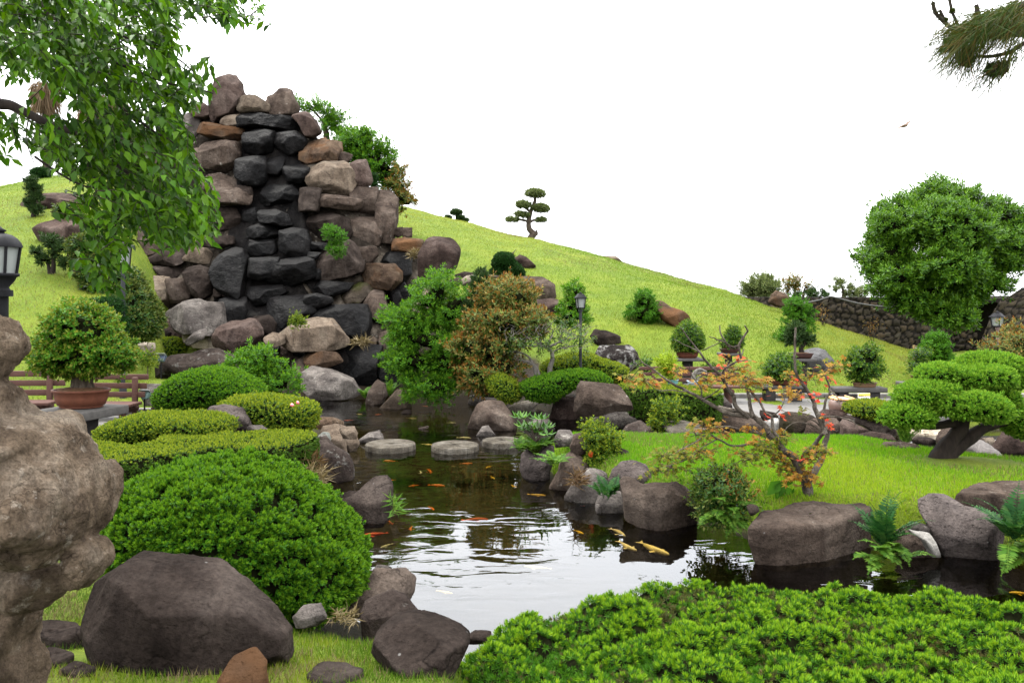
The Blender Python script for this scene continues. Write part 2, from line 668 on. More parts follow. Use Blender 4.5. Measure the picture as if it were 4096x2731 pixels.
M['cement'] = rock_mat("cement", (.26, .215, .15), (.42, .36, .27), (.55, .5, .42), la=.75, pits=.0, rough=.8, bump=.6)
M['white_cement'] = rock_mat("white_cement", (.30, .29, .265), (.44, .425, .40), (.58, .56, .53), la=.8, pits=0)
M['mill'] = rock_mat("millstone_granite", (.08, .07, .055), (.15, .135, .11), (.24, .225, .195), la=.66, sc=2.5, pits=.8)
M['twig'] = plain("leaf_shade_core", (.0045, .0052, .0022), 1., 0., .6, 20, 0)  # near-black: shade among the leaves put into the colour
M['bark'] = plain("bark", (.045, .035, .027), .9, .05, .6, 22, .9, stretch=(1, 1, .35))
M['barkd'] = plain("bark_dark", (.013, .0095, .007), .9, .15, .6, 18, .9, stretch=(1, 1, .3))
M['barkg'] = plain("bark_grey", (.085, .078, .068), .9, .05, .5, 25, .7, stretch=(1, 1, .4))
M['porous'] = rock_mat("rock_porous", (.05, .042, .040), (.105, .088, .082), (.18, .155, .145), la=.66, pits=1.6)
M['cobble'] = rock_mat("cobble_blue", (.12, .135, .12), (.17, .185, .165), (.23, .24, .215), la=.8, pits=0, rough=.5, bump=.3)
M['lichw'] = rock_mat("rock_white_lichen", (.022, .018, .017), (.05, .042, .04), (.09, .08, .075), la=.50, lich=(.5, .5, .48), sc=.8)
M['wetg'] = rock_mat("rock_shiny_grey", (.015, .013, .013), (.04, .037, .037), (.10, .095, .095), la=.66, rough=.4, spec=.2)
# ------------------------------------------------------------------ ground
POND = np.concatenate([rz("V 1010,1450 900,1400 850,1310 790,1210 765,1110 790,1040 780,985 730,955 712,918 900,903 1060,906 1110,918 1200,935 1260,955 1330,968 1450,980 1600,988 1850,989 2050,990 2352,992 2900,994", 0),
                       np.array([[14, 13.4], [14, 6], [6, 5.2], [2, 5.0], [.3, 5.05], [-.2, 5.4]])])
ISLE = rz("V 1190,1050 1205,1100 1270,1140 1370,1180 1450,1212 1610,1220 1720,1285 1980,1285 2100,1278 2352,1295 2800,1330 2800,1120 2352,1100 2200,1085 2080,1062 2000,1045 1850,1040 1600,1038 1480,1035 1400,1035 1330,1035 1260,1025 1215,1030", 0)
HU = np.array([-2500, -600, 0, 460, 680, 1000, 1250, 1500, 1700, 2200, 2600, 3000, 3400, 3560, 3660, 3800, 4000, 9000.])
HD0 = np.array([13.2, 13.0, 13.2, 14.4, 19.2, 20.6, 20.6, 19.6, 18.6, 18.0, 17.6, 17.2, 17.2, 17.6, 18.2, 19, 20, 20])
SU = np.array([-2500, -600, 0, 230, 700, 1200, 1590, 1770, 2030, 2150, 2300, 2500, 2900, 3010, 3200, 3500, 3660, 3800, 4000, 9000.])
SVV = np.array([820, 770, 748, 705, 640, 640, 822, 868, 935, 958, 998, 1055, 1165, 1203, 1275, 1362, 1408, 1440, 1440, 1440.])
SD = np.array([32, 32, 32, 33, 36, 38, 37, 36, 35, 34.5, 33, 31, 28, 26.5, 25, 23.4, 22.7, 22.4, 22.4, 22.4])


def land(u, d):
    z = np.interp(d, [1.5, 3.3, 4.2, 5.0, 5.8, 8, 10, 12.5, 17, 40], [.84, .79, .54, .28, .20, .40, .46, .48, .50, .45])
    zr = np.interp(d, [1.5, 3.3, 4.2, 5.6, 13, 17, 24, 40], [.30, .30, .28, .20, .17, .20, .40, .40])
    t = np.clip((u - np.where(d < 6, 1780, 1500)) / np.where(d < 6, 350, 700), 0, 1)
    return z * (1 - t) + zr * t


def hill(u, d):
    u, d = np.broadcast_arrays(np.asarray(u, float), np.asarray(d, float))
    d0, d1, sv_ = np.interp(u, HU, HD0), np.interp(u, SU, SD), np.interp(u, SU, SVV)
    z0 = land(u, d0)
    z1 = EYE - (sv_ - HZ) / F * d1
    los = -(sv_ - HZ) / F
    s = (d - d0) / (d1 - d0)
    a = np.clip(2 - los * (d1 - d0) / np.maximum(z1 - z0, .05), 1.0, 1.75)
    z = z0 + (z1 - z0) * (a * s + (1 - a) * s * s)
    zt = z1 + los * (d - d1) - .012 * (d - d1) ** 2 - .05 * (d - d1)
    z = np.where(s > 1, np.maximum(zt, .3), z)
    z = np.where(s < 0, land(u, d), z)
    # ease the foot of the hill
    return np.where(u > 3780, land(u, d), z)


def hit(u, v):
    d0, d1 = float(np.interp(u, HU, HD0)), float(np.interp(u, SU, SD))
    ds = np.linspace(8, d1, 700)
    vv = HZ - (hill(u, ds) - EYE) / ds * F
    k = np.argmax(vv <= v) if (vv <= v).any() else 699
    return float(ds[k])


def sstep(x):
    x = np.clip(x, 0, 1)
    return x * x * (3 - 2 * x)


def ground(x, y, rough=True):
    x, y = np.asarray(x, float), np.asarray(y, float)
    u = CX + F * x / np.maximum(y, .3)
    base = hill(u, y)
    P = np.stack([x, y], 1)
    near = (y < 20) & (y > 3)
    z = base - 10 * sstep((y - 44) / 90)      # beyond the garden the land falls away to the sea
    if rough:
        Q = np.stack([x, y, x * 0], 1)
        far = np.clip((y - 15) / 6, 0, 1)
        z += (fbm(Q * .5, 3) - .5) * .22 * far + (fbm(Q * 2.3, 3, 4) - .5) * (.04 + .05 * far)
    i = np.where(near)[0]
    if len(i):
        p = P[i]
        sp = edist(POND, p) * np.where(inside(POND, p), -1, 1) - np.where(p[:, 0] > 0, .12, .3)
        si = edist(ISLE, p) * np.where(inside(ISLE, p), 1, -1) - .3
        zz = np.where(sp > 0, z[i] * sstep(sp / np.where(p[:, 0] > 1.2, .35, .95)), z[i])
        w_ = np.minimum(-sp, -si)
        zz = np.where((sp <= 0) & (si <= 0), -.5 * sstep(w_ / .45), zz)
        zi = .37 * sstep(si / .45) + .10 * sstep(si / 1.6) + (fbm(np.stack([p[:, 0], p[:, 1], p[:, 0] * 0], 1) * 1.5, 3) - .5) * .06 * sstep(si / .5)
        zz = np.where((sp <= 0) & (si > 0), zi, zz)
        z[i] = zz
    return z


def gz(x, y):
    return float(ground(np.array([x]), np.array([y]), False)[0])


def grass_mat():
    m, nt, b = newmat("grass_turf")
    tc = nd(nt, "ShaderNodeTexCoord").outputs["Object"]
    sp = nd(nt, "ShaderNodeSeparateXYZ")
    nt.links.new(tc, sp.inputs[0])
    c1 = ramp(nt, noise(nt, .9, 6, tc, .6), [(.32, (.058, .092, .008)), (.5, (.082, .118, .010)), (.68, (.108, .136, .014))])
    c2 = mixc(nt, ramp(nt, noise(nt, 2.4, 8, tc, .7), [(.62, (0, 0, 0)), (.8, (.55, .55, .55))]), c1, (.125, .115, .025))
    fine = noise(nt, 34, 6, tc, .75)
    c3 = mixc(nt, .8, c2, ramp(nt, fine, [(.30, (.35, .38, .3)), (.65, (1.35, 1.3, 1.2))]), 'MULTIPLY')
    mud = ramp(nt, noise(nt, 5, 6, tc), [(.3, (.012, .011, .005)), (.7, (.028, .022, .010))])
    f = nd(nt, "ShaderNodeMapRange")
    f.inputs[1].default_value, f.inputs[2].default_value = .01, .12
    nt.links.new(sp.outputs[2], f.inputs[0])
    bd = nd(nt, "ShaderNodeAttribute", attribute_name="bed")
    soil = ramp(nt, noise(nt, 14, 8, tc, .7), [(.3, (.008, .006, .004)), (.7, (.026, .018, .012))])
    c3 = mixc(nt, bd.outputs["Fac"], c3, soil)
    nt.links.new(mixc(nt, f.outputs[0], mud, c3), b.inputs["Base Color"])
    b.inputs["Roughness"].default_value = .9
    b.inputs["Specular IOR Level"].default_value = .1
    nt.links.new(bumpn(nt, fine, .9, .06), b.inputs["Normal"])
    return m


M['turf'] = grass_mat()
uu = np.concatenate([np.linspace(-2400, -200, 40), np.linspace(-180, 4300, 420), np.linspace(4400, 9000, 40)])
dd = np.concatenate([np.geomspace(1.2, 20, 330), np.linspace(20.2, 42, 130), np.geomspace(43, 900, 30)])
UU, DD = np.meshgrid(uu, dd)
XX = (UU - CX) / F * DD
ZZ = ground(XX.ravel(), DD.ravel())
g = Geo()
nu = len(uu)
i = np.arange(len(dd) - 1)[:, None] * nu + np.arange(nu - 1)[None]
g.add(np.stack([XX.ravel(), DD.ravel(), ZZ], 1), np.stack([i, i + 1, i + nu + 1, i + nu], -1).reshape(-1, 4))
o = g.build("terrain", M['turf'], loc=(0, 0, 0), smooth=True)
tag(o, kind="structure")
BEDS = [np.array([(-4.6, 13.4), (-2, 14.5), (1.5, 13.6), (3.4, 13.6), (2.9, 16.2), (1.4, 18.6), (-1, 20.5), (-5.6, 21.5), (-6.6, 19)]),
        np.array([(-.75, 4.7), (-2.2, 5.0), (-4.4, 7.2), (-4.2, 12), (-2.4, 14), (-1.2, 12), (-1.4, 9), (-.9, 7), (-.6, 5.6)])]


def in_bed(x, y):
    p = np.stack([x, y], 1)
    r = np.zeros(len(x))
    for b_ in BEDS:
        e_ = edist(b_, p) * np.where(inside(b_, p), 1, -1) + (vnoise(np.stack([x, y, x * 0], 1) * 3) - .5) * .3
        r = np.maximum(r, np.clip(e_ / .15 + .5, 0, 1))
    return r


bv = np.zeros(len(o.data.vertices), np.float32)
nr_ = (DD.ravel() < 23) & (np.abs(XX.ravel()) < 9)
bv[nr_] = in_bed(XX.ravel()[nr_], DD.ravel()[nr_])
o.data.attributes.new("bed", 'FLOAT', 'POINT').data.foreach_set("value", bv)


def water_mat():
    m, nt, b = newmat("pond_water")
    nt.nodes.remove(b)
    tc = nd(nt, "ShaderNodeTexCoord").outputs["Object"]
    mp = nd(nt, "ShaderNodeMapping")
    mp.inputs["Scale"].default_value = (.75, 1.9, 1)
    nt.links.new(tc, mp.inputs["Vector"])
    n1 = noise(nt, 2.6, 2, mp.outputs[0], .45, .6)
    n2 = noise(nt, .55, 2, tc, .5)
    # calm patches and rippled patches
    amp = ramp(nt, n2, [(.42, (.10, .10, .10)), (.60, (1, 1, 1))])
    mul = nd(nt, "ShaderNodeMath", operation='MULTIPLY')
    nt.links.new(n1, mul.inputs[0])
    nt.links.new(amp, mul.inputs[1])
    nb = bumpn(nt, mul.outputs[0], .55, .028)
    fr = nd(nt, "ShaderNodeFresnel")
    fr.inputs["IOR"].default_value = 1.5
    nt.links.new(nb, fr.inputs["Normal"])
    t = nd(nt, "ShaderNodeBsdfTransparent")
    t.inputs[0].default_value = (.62, .57, .36, 1)
    gl = nd(nt, "ShaderNodeBsdfGlossy")
    gl.inputs["Color"].default_value = (.95, .97, 1, 1)
    gl.inputs["Roughness"].default_value = .015
    nt.links.new(nb, gl.inputs["Normal"])
    mx = nd(nt, "ShaderNodeMixShader")
    nt.links.new(fr.outputs[0], mx.inputs[0])
    nt.links.new(t.outputs[0], mx.inputs[1])
    nt.links.new(gl.outputs[0], mx.inputs[2])
    nt.links.new(mx.outputs[0], nt.nodes["Material Output"].inputs[0])
    return m


g = Geo()
g.add([[-6.5, 4.5, 0], [15, 4.5, 0], [15, 20, 0], [-6.5, 20, 0]], [[0, 1, 2, 3]])
tag(g.build("pond_water", water_mat(), loc=(0, 0, 0)), kind="structure")


def paving_mat():
    m, nt, b = newmat("stone_paving")
    tc = nd(nt, "ShaderNodeTexCoord").outputs["Object"]
    v = nd(nt, "ShaderNodeTexVoronoi", feature='DISTANCE_TO_EDGE')
    v.inputs["Scale"].default_value = 1.6
    nt.links.new(tc, v.inputs["Vector"])
    col = ramp(nt, noise(nt, 3, 8, tc, .65), [(.3, (.040, .036, .032)), (.7, (.066, .060, .053))])
    col = mixc(nt, ramp(nt, v.outputs["Distance"], [(.0, (1, 1, 1)), (.03, (0, 0, 0))]), col, (.03, .027, .024))
    nt.links.new(col, b.inputs["Base Color"])
    b.inputs["Roughness"].default_value = .75
    nt.links.new(bumpn(nt, noise(nt, 18, 6, tc), .3, .01), b.inputs["Normal"])
    return m


M['pave'] = paving_mat()
M['kerb'] = plain("kerb_stone", (.10, .092, .085), .85, .2, .35, 8, .4)
g = Geo()
V, Fc = box((8.0, 15.25, .02), (9.6, 2.5, .18), 0, .01)
g.add(V, Fc)
tag(g.build("patio", M['pave']), kind="structure")
g = Geo()
V, Fc = box((-6.9, 10.75, .3), (5.6, 3.0, .205), 0, .01)
g.add(V, Fc)
tag(g.build("patio", M['pave']), kind="structure")
g = Geo()
for k in range(12):
    V, Fc = box((2.3 + k * .93, 16.6, .1), (.92, .16, .185), 0, .012)
    g.add(V, Fc)
tag(g.build("kerb", M['kerb']), kind="structure")
g = Geo()
for k in range(6):
    V, Fc = box((-9.2 + k * .93, 12.33, .3), (.92, .14, .30), 0, .012)
    g.add(V, Fc)
tag(g.build("kerb", M['kerb']), kind="structure")

# ------------------------------------------------------------------ the rock waterfall
TV, TD = [200, 300, 600, 900, 1200, 1400, 1600], [25.5, 25.2, 23.6, 22.0, 20.4, 19.2, 18.2]


def dT(u, v):
    return np.interp(v, TV, TD) + np.clip((np.asarray(u) - 1100) / 560., -1.5, 1.5) ** 2 * 1.1


M['core'] = rock_mat("mortar_core", (.018, .015, .012), (.06, .05, .04), (.30, .26, .21), la=.60, lich=(.62, .58, .5), pits=0)
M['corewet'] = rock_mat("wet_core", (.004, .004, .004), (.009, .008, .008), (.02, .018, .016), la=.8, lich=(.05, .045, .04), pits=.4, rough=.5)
tower = thing("rock_waterfall", at(1150, 1590, 19.0), "tall cascade of mortared boulders with a black wet channel down its middle", "waterfall")


def sheet(outl, off, thick, mat, name):
    """mortar bed behind the boulders: follows the leaning face of the cascade, closed at the back."""
    q = px(outl)
    c = np.array(centroid(q))
    n, Fc = ico(5)
    th = np.arctan2(n[:, 2], n[:, 0])
    r = radial(q, c, th)
    rho = np.hypot(n[:, 0], n[:, 2])
    s = (rho ** 8 + np.abs(n[:, 1]) ** 8) ** (-1 / 8.)
    u, v = c[0] + r * rho * s * np.cos(th), c[1] - r * rho * s * np.sin(th)
    d = dT(u, v) + off + thick * n[:, 1] * s + (fbm(np.stack([u, v, u * 0], 1) / 45, 4) - .5) * .5
    V = np.stack([(u - CX) / F * d, d, EYE - (v - HZ) / F * d], 1)
    Geo().add(V, Fc).build(name, mat, tower, smooth=True)


sheet("V 330,640 300,500 290,370 400,275 490,245 560,255 690,270 740,330 800,410 850,450 900,480 905,550 960,575 1000,610 950,660 930,760 900,830 925,900 700,905 680,860 560,800 420,770 340,700", .85, .6, M['core'], "mortar_bed")
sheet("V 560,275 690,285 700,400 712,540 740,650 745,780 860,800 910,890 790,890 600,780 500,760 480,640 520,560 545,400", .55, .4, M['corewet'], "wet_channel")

TB = """rockp|A 720,600 725,470 752,380 750,210 800,140 850,122 920,140 985,220 1005,300 1050,370 1010,520 950,600 830,640 760,690
rockt|A 990,390 1050,372 1200,385 1290,440 1355,490 1350,575 1250,580 1050,570 1005,540
rock|A 1330,470 1345,410 1420,370 1450,310 1510,278 1570,310 1600,380 1675,500 1640,600 1500,612 1400,600
rockp|A 1630,600 1700,550 1790,555 1880,660 1940,790 1880,850 1800,850 1740,720
wet|A 1045,640 1120,565 1300,600 1420,630 1600,610 1725,660 1710,770 1640,790 1400,760 1200,740 1060,760
rockt|A 830,640 900,605 1050,580 1060,650 1035,720 920,740 830,715
rocko|A 550,800 575,695 700,700 850,730 1030,745 1040,880 950,900 700,860
rockg|A 280,800 320,600 460,548 560,640 570,750 545,910 350,910
rockp|A 450,520 560,440 650,500 710,600 640,650 540,640
rock|A 580,960 610,910 800,895 960,910 1000,1050 960,1200 850,1240 650,1200 580,1080
rock|A 430,980 520,960 600,1060 620,1200 560,1180 470,1080
wet|A 1070,790 1200,750 1400,780 1400,1020 1250,1060 1080,1010
wet|A 1400,800 1660,790 1760,870 1740,1000 1620,1070 1500,1000 1410,920
wet|A 1000,1100 1130,1060 1280,1070 1330,1200 1300,1400 1180,1420 1020,1330 980,1250
wet|A 1320,1060 1520,1050 1530,1200 1500,1290 1350,1270
wet|A 1540,1160 1680,1150 1800,1200 1815,1300 1740,1390 1600,1370 1530,1260
rock|A 650,1280 780,1260 960,1340 1020,1450 1000,1560 680,1560 640,1400
rockd|A 980,1400 1130,1420 1160,1520 1100,1568 990,1560
wet|A 1310,1440 1400,1390 1600,1390 1690,1480 1700,1640 1330,1640 1290,1560
rock|A 480,1430 580,1420 690,1520 690,1600 500,1600
rocko|C 320,950 400,860 520,835 570,880 720,900 735,1000 700,1130 560,1140 420,1165 320,1120
rock|C 710,1030 780,1020 870,1050 850,1110 820,1160 715,1110
rockt|C 390,1350 420,1220 540,1145 740,1120 800,1150 890,1260 910,1380 850,1520 600,1490 450,1430
rockp|C 850,1170 900,1105 1020,1105 1060,1200 1100,1330 1095,1410 980,1420 910,1380 890,1250
rock|C 870,1480 920,1420 1140,1420 1165,1480 1150,1720 1000,1740 900,1640
rock|C 1165,1460 1280,1470 1380,1560 1390,1800 1350,2050 1180,2040 1160,1700
rock|C 490,1520 560,1505 850,1540 980,1570 970,1640 900,1690 560,1650
rockd|C 280,1450 340,1425 500,1440 510,1568 500,1700 300,1700
rock|D 890,20 930,-70 1180,-70 1190,80 1160,180 1000,180 930,120
rockd|D 530,-60 700,-110 860,-50 900,60 860,150 700,140 560,110
rockd|D 620,300 680,240 760,200 850,140 900,170 960,250 1010,340 1000,410 900,450 700,490 650,460
rock|D 940,200 1120,195 1140,260 1090,340 1010,345 960,260
rock|D 1280,30 1360,20 1370,90 1320,110 1280,90
rock|D 1370,25 1445,25 1450,110 1370,110
rocko|D 1280,120 1380,110 1540,130 1520,220 1430,245 1290,235
wet|D 1150,260 1280,245 1430,255 1440,420 1400,500 1330,510 1200,330
rocko|D 990,380 1060,350 1280,350 1345,420 1345,500 1270,575 1130,560 1040,500
moss|D 900,560 960,520 1080,530 1095,570 1000,690 830,710 790,670
rock|D 1100,590 1190,590 1220,700 1260,780 1230,850 1120,810 1040,760 1030,690
wet|D 1310,570 1380,520 1430,640 1420,690 1340,640
rockd|D 1410,530 1550,525 1570,560 1500,620 1430,640
wet|D 590,830 680,730 1010,725 1050,800 1060,900 1040,1020 900,1050 800,1020 620,900
wet|D 170,700 200,650 480,640 600,760 560,850 350,920 200,850
wet|D 490,630 600,615 720,650 730,700 620,740 510,720
wet|D 0,560 260,540 320,600 160,700 20,720
wet|D 240,330 480,290 560,320 590,460 400,540 260,520 100,450
wet|D 0,300 230,295 260,440 100,490 0,470
wet|D 0,130 200,130 240,220 200,280 20,270
wet|D 0,20 210,20 250,80 180,130 20,120
wet|D 270,60 360,30 480,50 530,150 530,290 400,290 300,240
wet|D 520,150 670,160 690,220 560,230
wet|D 520,240 630,250 600,310 530,310
wet|D 560,390 640,400 640,480 590,490
wet|D 570,560 620,500 900,520 860,590 720,640 580,600
wet|B 1000,870 1080,760 1180,700 1280,720 1360,820 1370,1000 1380,1250 1250,1260 1100,1150 1010,1000
rockd|B 680,930 800,895 940,940 1020,1040 1010,1180 900,1275 820,1200 760,1100 700,1010
rockd|B 290,800 370,760 450,690 620,695 690,790 680,860 600,900 450,880 330,880
rockd|B 340,900 600,900 640,950 600,1030 430,1040 350,980
rockd|B 130,770 250,790 320,850 340,1000 250,1010 170,960
rockt|B 30,850 80,740 150,800 180,950 170,1040 60,950
rockt|B 690,800 780,690 900,690 990,760 970,880 850,860 700,830
rockd|B 900,600 1050,540 1200,560 1220,640 1100,690 920,680
rockd|B 860,250 1000,210 1240,240 1340,370 1280,470 1100,480 900,330
rock|B 780,120 850,20 960,90 970,180 870,210 790,190
rock|B 970,60 1050,0 1300,0 1430,100 1430,200 1100,200 980,150
wet|B 1320,260 1480,230 1540,380 1480,420 1360,370
wet|B 1520,260 1700,250 1840,310 1900,420 1800,440 1560,390
wet|B 1400,480 1520,420 1680,440 1740,560 1600,590 1430,590
rockt|B 160,1050 300,1020 450,1035 520,1120 550,1300 480,1400 380,1370 250,1230
rock|B 480,1050 650,1040 760,1080 770,1200 740,1300 560,1310 530,1150
rockd|B 1020,1120 1060,1100 1130,1120 1120,1230 1040,1250
rockd|B 1130,1130 1200,1130 1240,1230 1130,1240
wet|B 1060,1290 1180,1260 1350,1260 1400,1400 1390,1568 1150,1568
rockg|W 570,350 640,290 770,200 880,165 950,200 1130,205 1180,280 1230,500 1180,580 850,570 720,520 650,400
rockp|W 350,320 460,330 600,370 700,480 720,600 680,650 560,600 450,500
rockd|W 390,520 480,505 560,570 550,640 460,660
rockd|W 1590,380 1780,360 1882,450 1882,600 1700,640 1620,500
rockt|D 290,980 430,880 560,845 690,860 760,940 840,1030 820,1080 720,1110 450,1120 340,1070
rockt|D 130,1010 190,970 310,990 310,1060 230,1090 160,1060
rockp|W 1150,600 1190,510 1290,440 1430,440 1500,410 1580,420 1650,520 1680,600 1600,720 1450,800 1300,770 1150,720
rock|D 250,1090 340,1080 380,1180 310,1250 260,1200
rocko|D 490,1150 640,1125 750,1150 810,1220 720,1260 560,1280 500,1200
rock|D 380,1240 480,1180 520,1260 480,1360 430,1430 360,1330
rockg|D 470,1340 540,1290 700,1320 880,1390 960,1500 900,1540 600,1550 500,1470
wet|D 810,1110 900,1095 1160,1100 1150,1300 1140,1390 960,1420 880,1380
wet|D 1170,1150 1300,1150 1330,1400 1200,1400 1150,1300
rockt|D 1040,1050 1100,1000 1140,1030 1130,1080
rock|D 1150,980 1230,955 1320,1040 1300,1120 1200,1130
wet|D 0,1100 240,1090 250,1180 130,1200 0,1180
rockp|V 310,420 400,400 440,450 430,520 330,520
rockp|V 265,335 330,300 385,330 390,390 290,400
rock|V 320,520 420,530 430,575 340,590
cement|W 720,515 850,540 1030,560 1150,600 1150,770 800,720 730,620
rock|D 1190,830 1300,800 1400,900 1330,960 1220,930
wet|D 1230,600 1320,560 1400,760 1300,780""".split("\n")
FRONT = {"rockt|D 290,980", "rockp|W 1150,600", "rockt|D 130,1010", "rocko|D 490,1150", "rockg|D 470,1340", "rockg|W 570,350"}
for k, ln in enumerate(TB):
    mt, ol = ln.split('|')
    q = px(ol)
    c = centroid(q)
    q = np.array(c) + (q - np.array(c)) * 1.13
    d = float(dT(*c))
    if any(ln.startswith(f) for f in FRONT):
        d -= .6
    d += (_rt[k * 13] - .5) * .5
    size = np.ptp(q, axis=0).max()
    R = np.sqrt(np.ptp(q[:, 0]) * np.ptp(q[:, 1])) / 2 * d / F
    lean = (TD[2] - TD[4]) / ((TV[4] - TV[2]) / F * 22) * .55
    V, Fc = inflate(q, d, min(R * 1.05, 1.2), m=3.4, sub=4 if size < 150 else 5, noise=.085, facets=4, seed=k, lean=lean)
    Geo().add(V, Fc).build("mortar" if mt == 'cement' else "boulder", M[mt], tower, smooth=False)

# ------------------------------------------------------------------ loose rocks
NR = [0]


def rk(label, mt, outl, zb=0., d=None, hillside=False, cat="rock", name=None, D=None, m=2.6, lean=0., noise=.075, facets=3, group=None, edge=(.58, .8)):
    q = px(outl)
    NR[0] += 1
    vm = q[:, 1].max()
    size = np.ptp(q, axis=0).max()
    if hillside:
        d0 = hit(q[:, 0].mean(), vm - 2)
        R = np.sqrt(np.ptp(q[:, 0]) * np.ptp(q[:, 1])) / 2 * d0 / F
        d = d0 + R * .45
    elif d is None:
        d0 = dist(vm, zb)
        R = np.sqrt(np.ptp(q[:, 0]) * np.ptp(q[:, 1])) / 2 * d0 / F
        d = d0 + R * .55
    # carry the foot of the rock a little into what it stands on
    c = np.array(centroid(q))
    sk = .05 * np.ptp(q[:, 1]) + 3
    q = q.copy()
    low = q[:, 1] > c[1] + .45 * (vm - c[1])
    q[low, 1] += sk
    V, Fc = inflate(q, d, D, m=m, sub=3 if size < 55 else (4 if size < 230 else (5 if size < 600 else 6)), noise=noise, facets=facets, seed=100 + NR[0], lean=lean, edge=edge)
    o = Geo().add(V, Fc).build(name or ("boulder" if size > 250 else "rock"), M[mt], smooth=facets == 0)
    return tag(o, label, cat, group)




def slab_rock(label, mt, top, zt, zb, name="boulder", flare=.97, group=None, seed=1, tilt=0., rnd=.06, amp=.05):
    """a flat-topped block: the traced top face laid at its real height, rough sides down to zb."""
    q = rz(top, zt)
    n = 150
    L_ = np.concatenate([[0], np.cumsum(np.linalg.norm(np.roll(q, -1, 0) - q, axis=1))])
    qq = np.concatenate([q, q[:1]])
    s_ = np.linspace(0, L_[-1], n, endpoint=False)
    ring = np.stack([np.interp(s_, L_, qq[:, 0]), np.interp(s_, L_, qq[:, 1])], 1)
    for _ in range(3):
        ring = .25 * np.roll(ring, 1, 0) + .5 * ring + .25 * np.roll(ring, -1, 0)
    c = ring.mean(0)
    H = zt - zb
    lev = [(k / 26., 1.0 - (1 - flare) * (1 - k / 26.) + .03 * sin(k / 26. * pi)) for k in range(27)]
    rows = [np.concatenate([c + (ring - c) * f, np.full((n, 1), zb + (H - rnd) * h)], 1) for h, f in lev]
    for k in range(1, 6):
        a = k / 5 * pi / 2
        rr = np.linalg.norm(ring - c, axis=1)[:, None]
        rows.append(np.concatenate([c + (ring - c) * (1 - rnd * (1 - cos(a)) / rr), np.full((n, 1), zt - rnd + rnd * sin(a))], 1))
    e = rows[-1]
    for k in range(1, 18):
        rows.append(np.concatenate([c + (e[:, :2] - c) * (1 - k / 17.5), e[:, 2:]], 1))
    V = np.concatenate(rows)
    i = np.arange(len(rows) - 1)[:, None] * n
    j = np.arange(n)[None]
    k = (j + 1) % n
    Q = np.stack([i + j, i + k, i + n + k, i + n + j], -1).reshape(-1, 4)
    N = nrm(np.concatenate([V[:, :2] - c, (V[:, 2:] - (zb + zt) / 2) * 2.2], 1))
    d_ = (fbm(V * 3.2, 5, seed) - .5) * 2 * amp - np.abs(fbm(V * 8, 4, seed + 3) - .5) * amp * .9
    V = V + N * d_[:, None]
    V[:, 2] += tilt * (V[:, 1] - c[1]) * np.clip((V[:, 2] - zb) / H, 0, 1)
    return tag(Geo().add(V, Q).build(name, M[mt], smooth=True), label, "rock", group)


G1 = "rocks edging the pond"
rk("big dark brown boulder with a flat slanting face in the near left lawn", 'rockd', "V 190,1500 195,1400 205,1340 290,1290 400,1300 480,1310 545,1340 620,1390 672,1440 668,1510 600,1535 420,1545 250,1535", .74, m=3.6, facets=4, noise=.05, edge=(.84, 1.2))
rk("small rounded reddish brown stone at the lower left edge of the lawn", 'rocko', "V 495,1575 520,1522 570,1508 605,1530 614,1580 590,1610 510,1610", .80, noise=.03, facets=1)
rk("small smooth grey stone tucked under the near azalea dome", 'rockg', "V 670,1418 690,1396 730,1392 752,1414 732,1432 678,1436", .5)
rk("smooth rounded dark boulder jutting over the pond beside the near azalea dome", 'rock', "N 670,840 720,760 850,660 960,580 1200,575 1290,650 1280,740 1220,810 1000,860 880,885 720,885", .2, group=G1)
rk("hunched dark mottled boulder behind the long sloping rock at the near pond edge", 'lich', "N 865,880 880,830 985,785 1090,745 1200,790 1290,880 1420,970 1200,1010 1000,1060 890,1070", .35, group=G1, noise=.09, d=4.75)
rk("long sloping speckled boulder running down to the near clipped shrub bed", 'rockd', "N 950,1180 960,1080 1060,990 1250,960 1480,1000 1640,1060 1720,1120 1660,1210 1600,1300 1540,1400 1300,1370 1050,1260", .70, group=G1, d=3.62, D=.30, edge=None, noise=.06)
rk("low dark stone at the pond edge against the near clipped shrub bed", 'rockd', "N 1670,1085 1760,1035 1890,1040 1900,1110 1700,1115", .1, group=G1)
rk("pale speckled rock half hidden behind the near azalea dome at the water", 'rockg', "N 950,560 980,515 1090,530 1140,570 1000,590", .05, group=G1)
rk("dark hump-backed boulder standing in the water right of the near azalea dome", 'rockd', "L 280,860 235,800 300,765 345,745 390,700 450,660 530,650 580,690 592,800 570,880 530,930 350,935", 0, group=G1, facets=6)
rk("low dark rock between the hump-backed boulder and the near azalea dome", 'rockd', "L 210,775 300,735 350,745 360,800 260,850", .05, group=G1)
rk("craggy purple-brown rock left of the first millstone step", 'lich', "K 1590,700 1650,640 1720,610 1760,660 1830,700 1900,730 1940,800 1945,880 1850,910 1780,880 1700,780", .03, group=G1, noise=.1)
rk("small grey stone behind the dry grass tuft at the left bank", 'rockg', "K 1480,795 1550,750 1600,750 1610,810 1550,825", .3)
rk("upright tan-brown boulder with a rounded top behind the blue-grey cobble", 'rockt', "K 1690,580 1720,540 1800,530 1870,550 1880,620 1900,730 1820,700 1780,640", 0, group=G1)
rk("round pale blue-grey cobble against the tan boulder on the left bank", 'cobble', "K 1690,600 1720,575 1765,580 1785,620 1760,660 1720,640", 0, d=10.6, noise=.02, facets=0, cat="cobble", name="cobble")
rk("flat-topped tan block behind the blue-grey cobble", 'rockt', "K 1840,540 1940,535 1970,580 1960,612 1870,605", 0, d=11.4, group=G1)
rk("pale low boulder at the water between cobble and first millstone step", 'rockt', "K 1880,610 1960,613 1985,650 1960,695 1890,705", 0, group=G1)
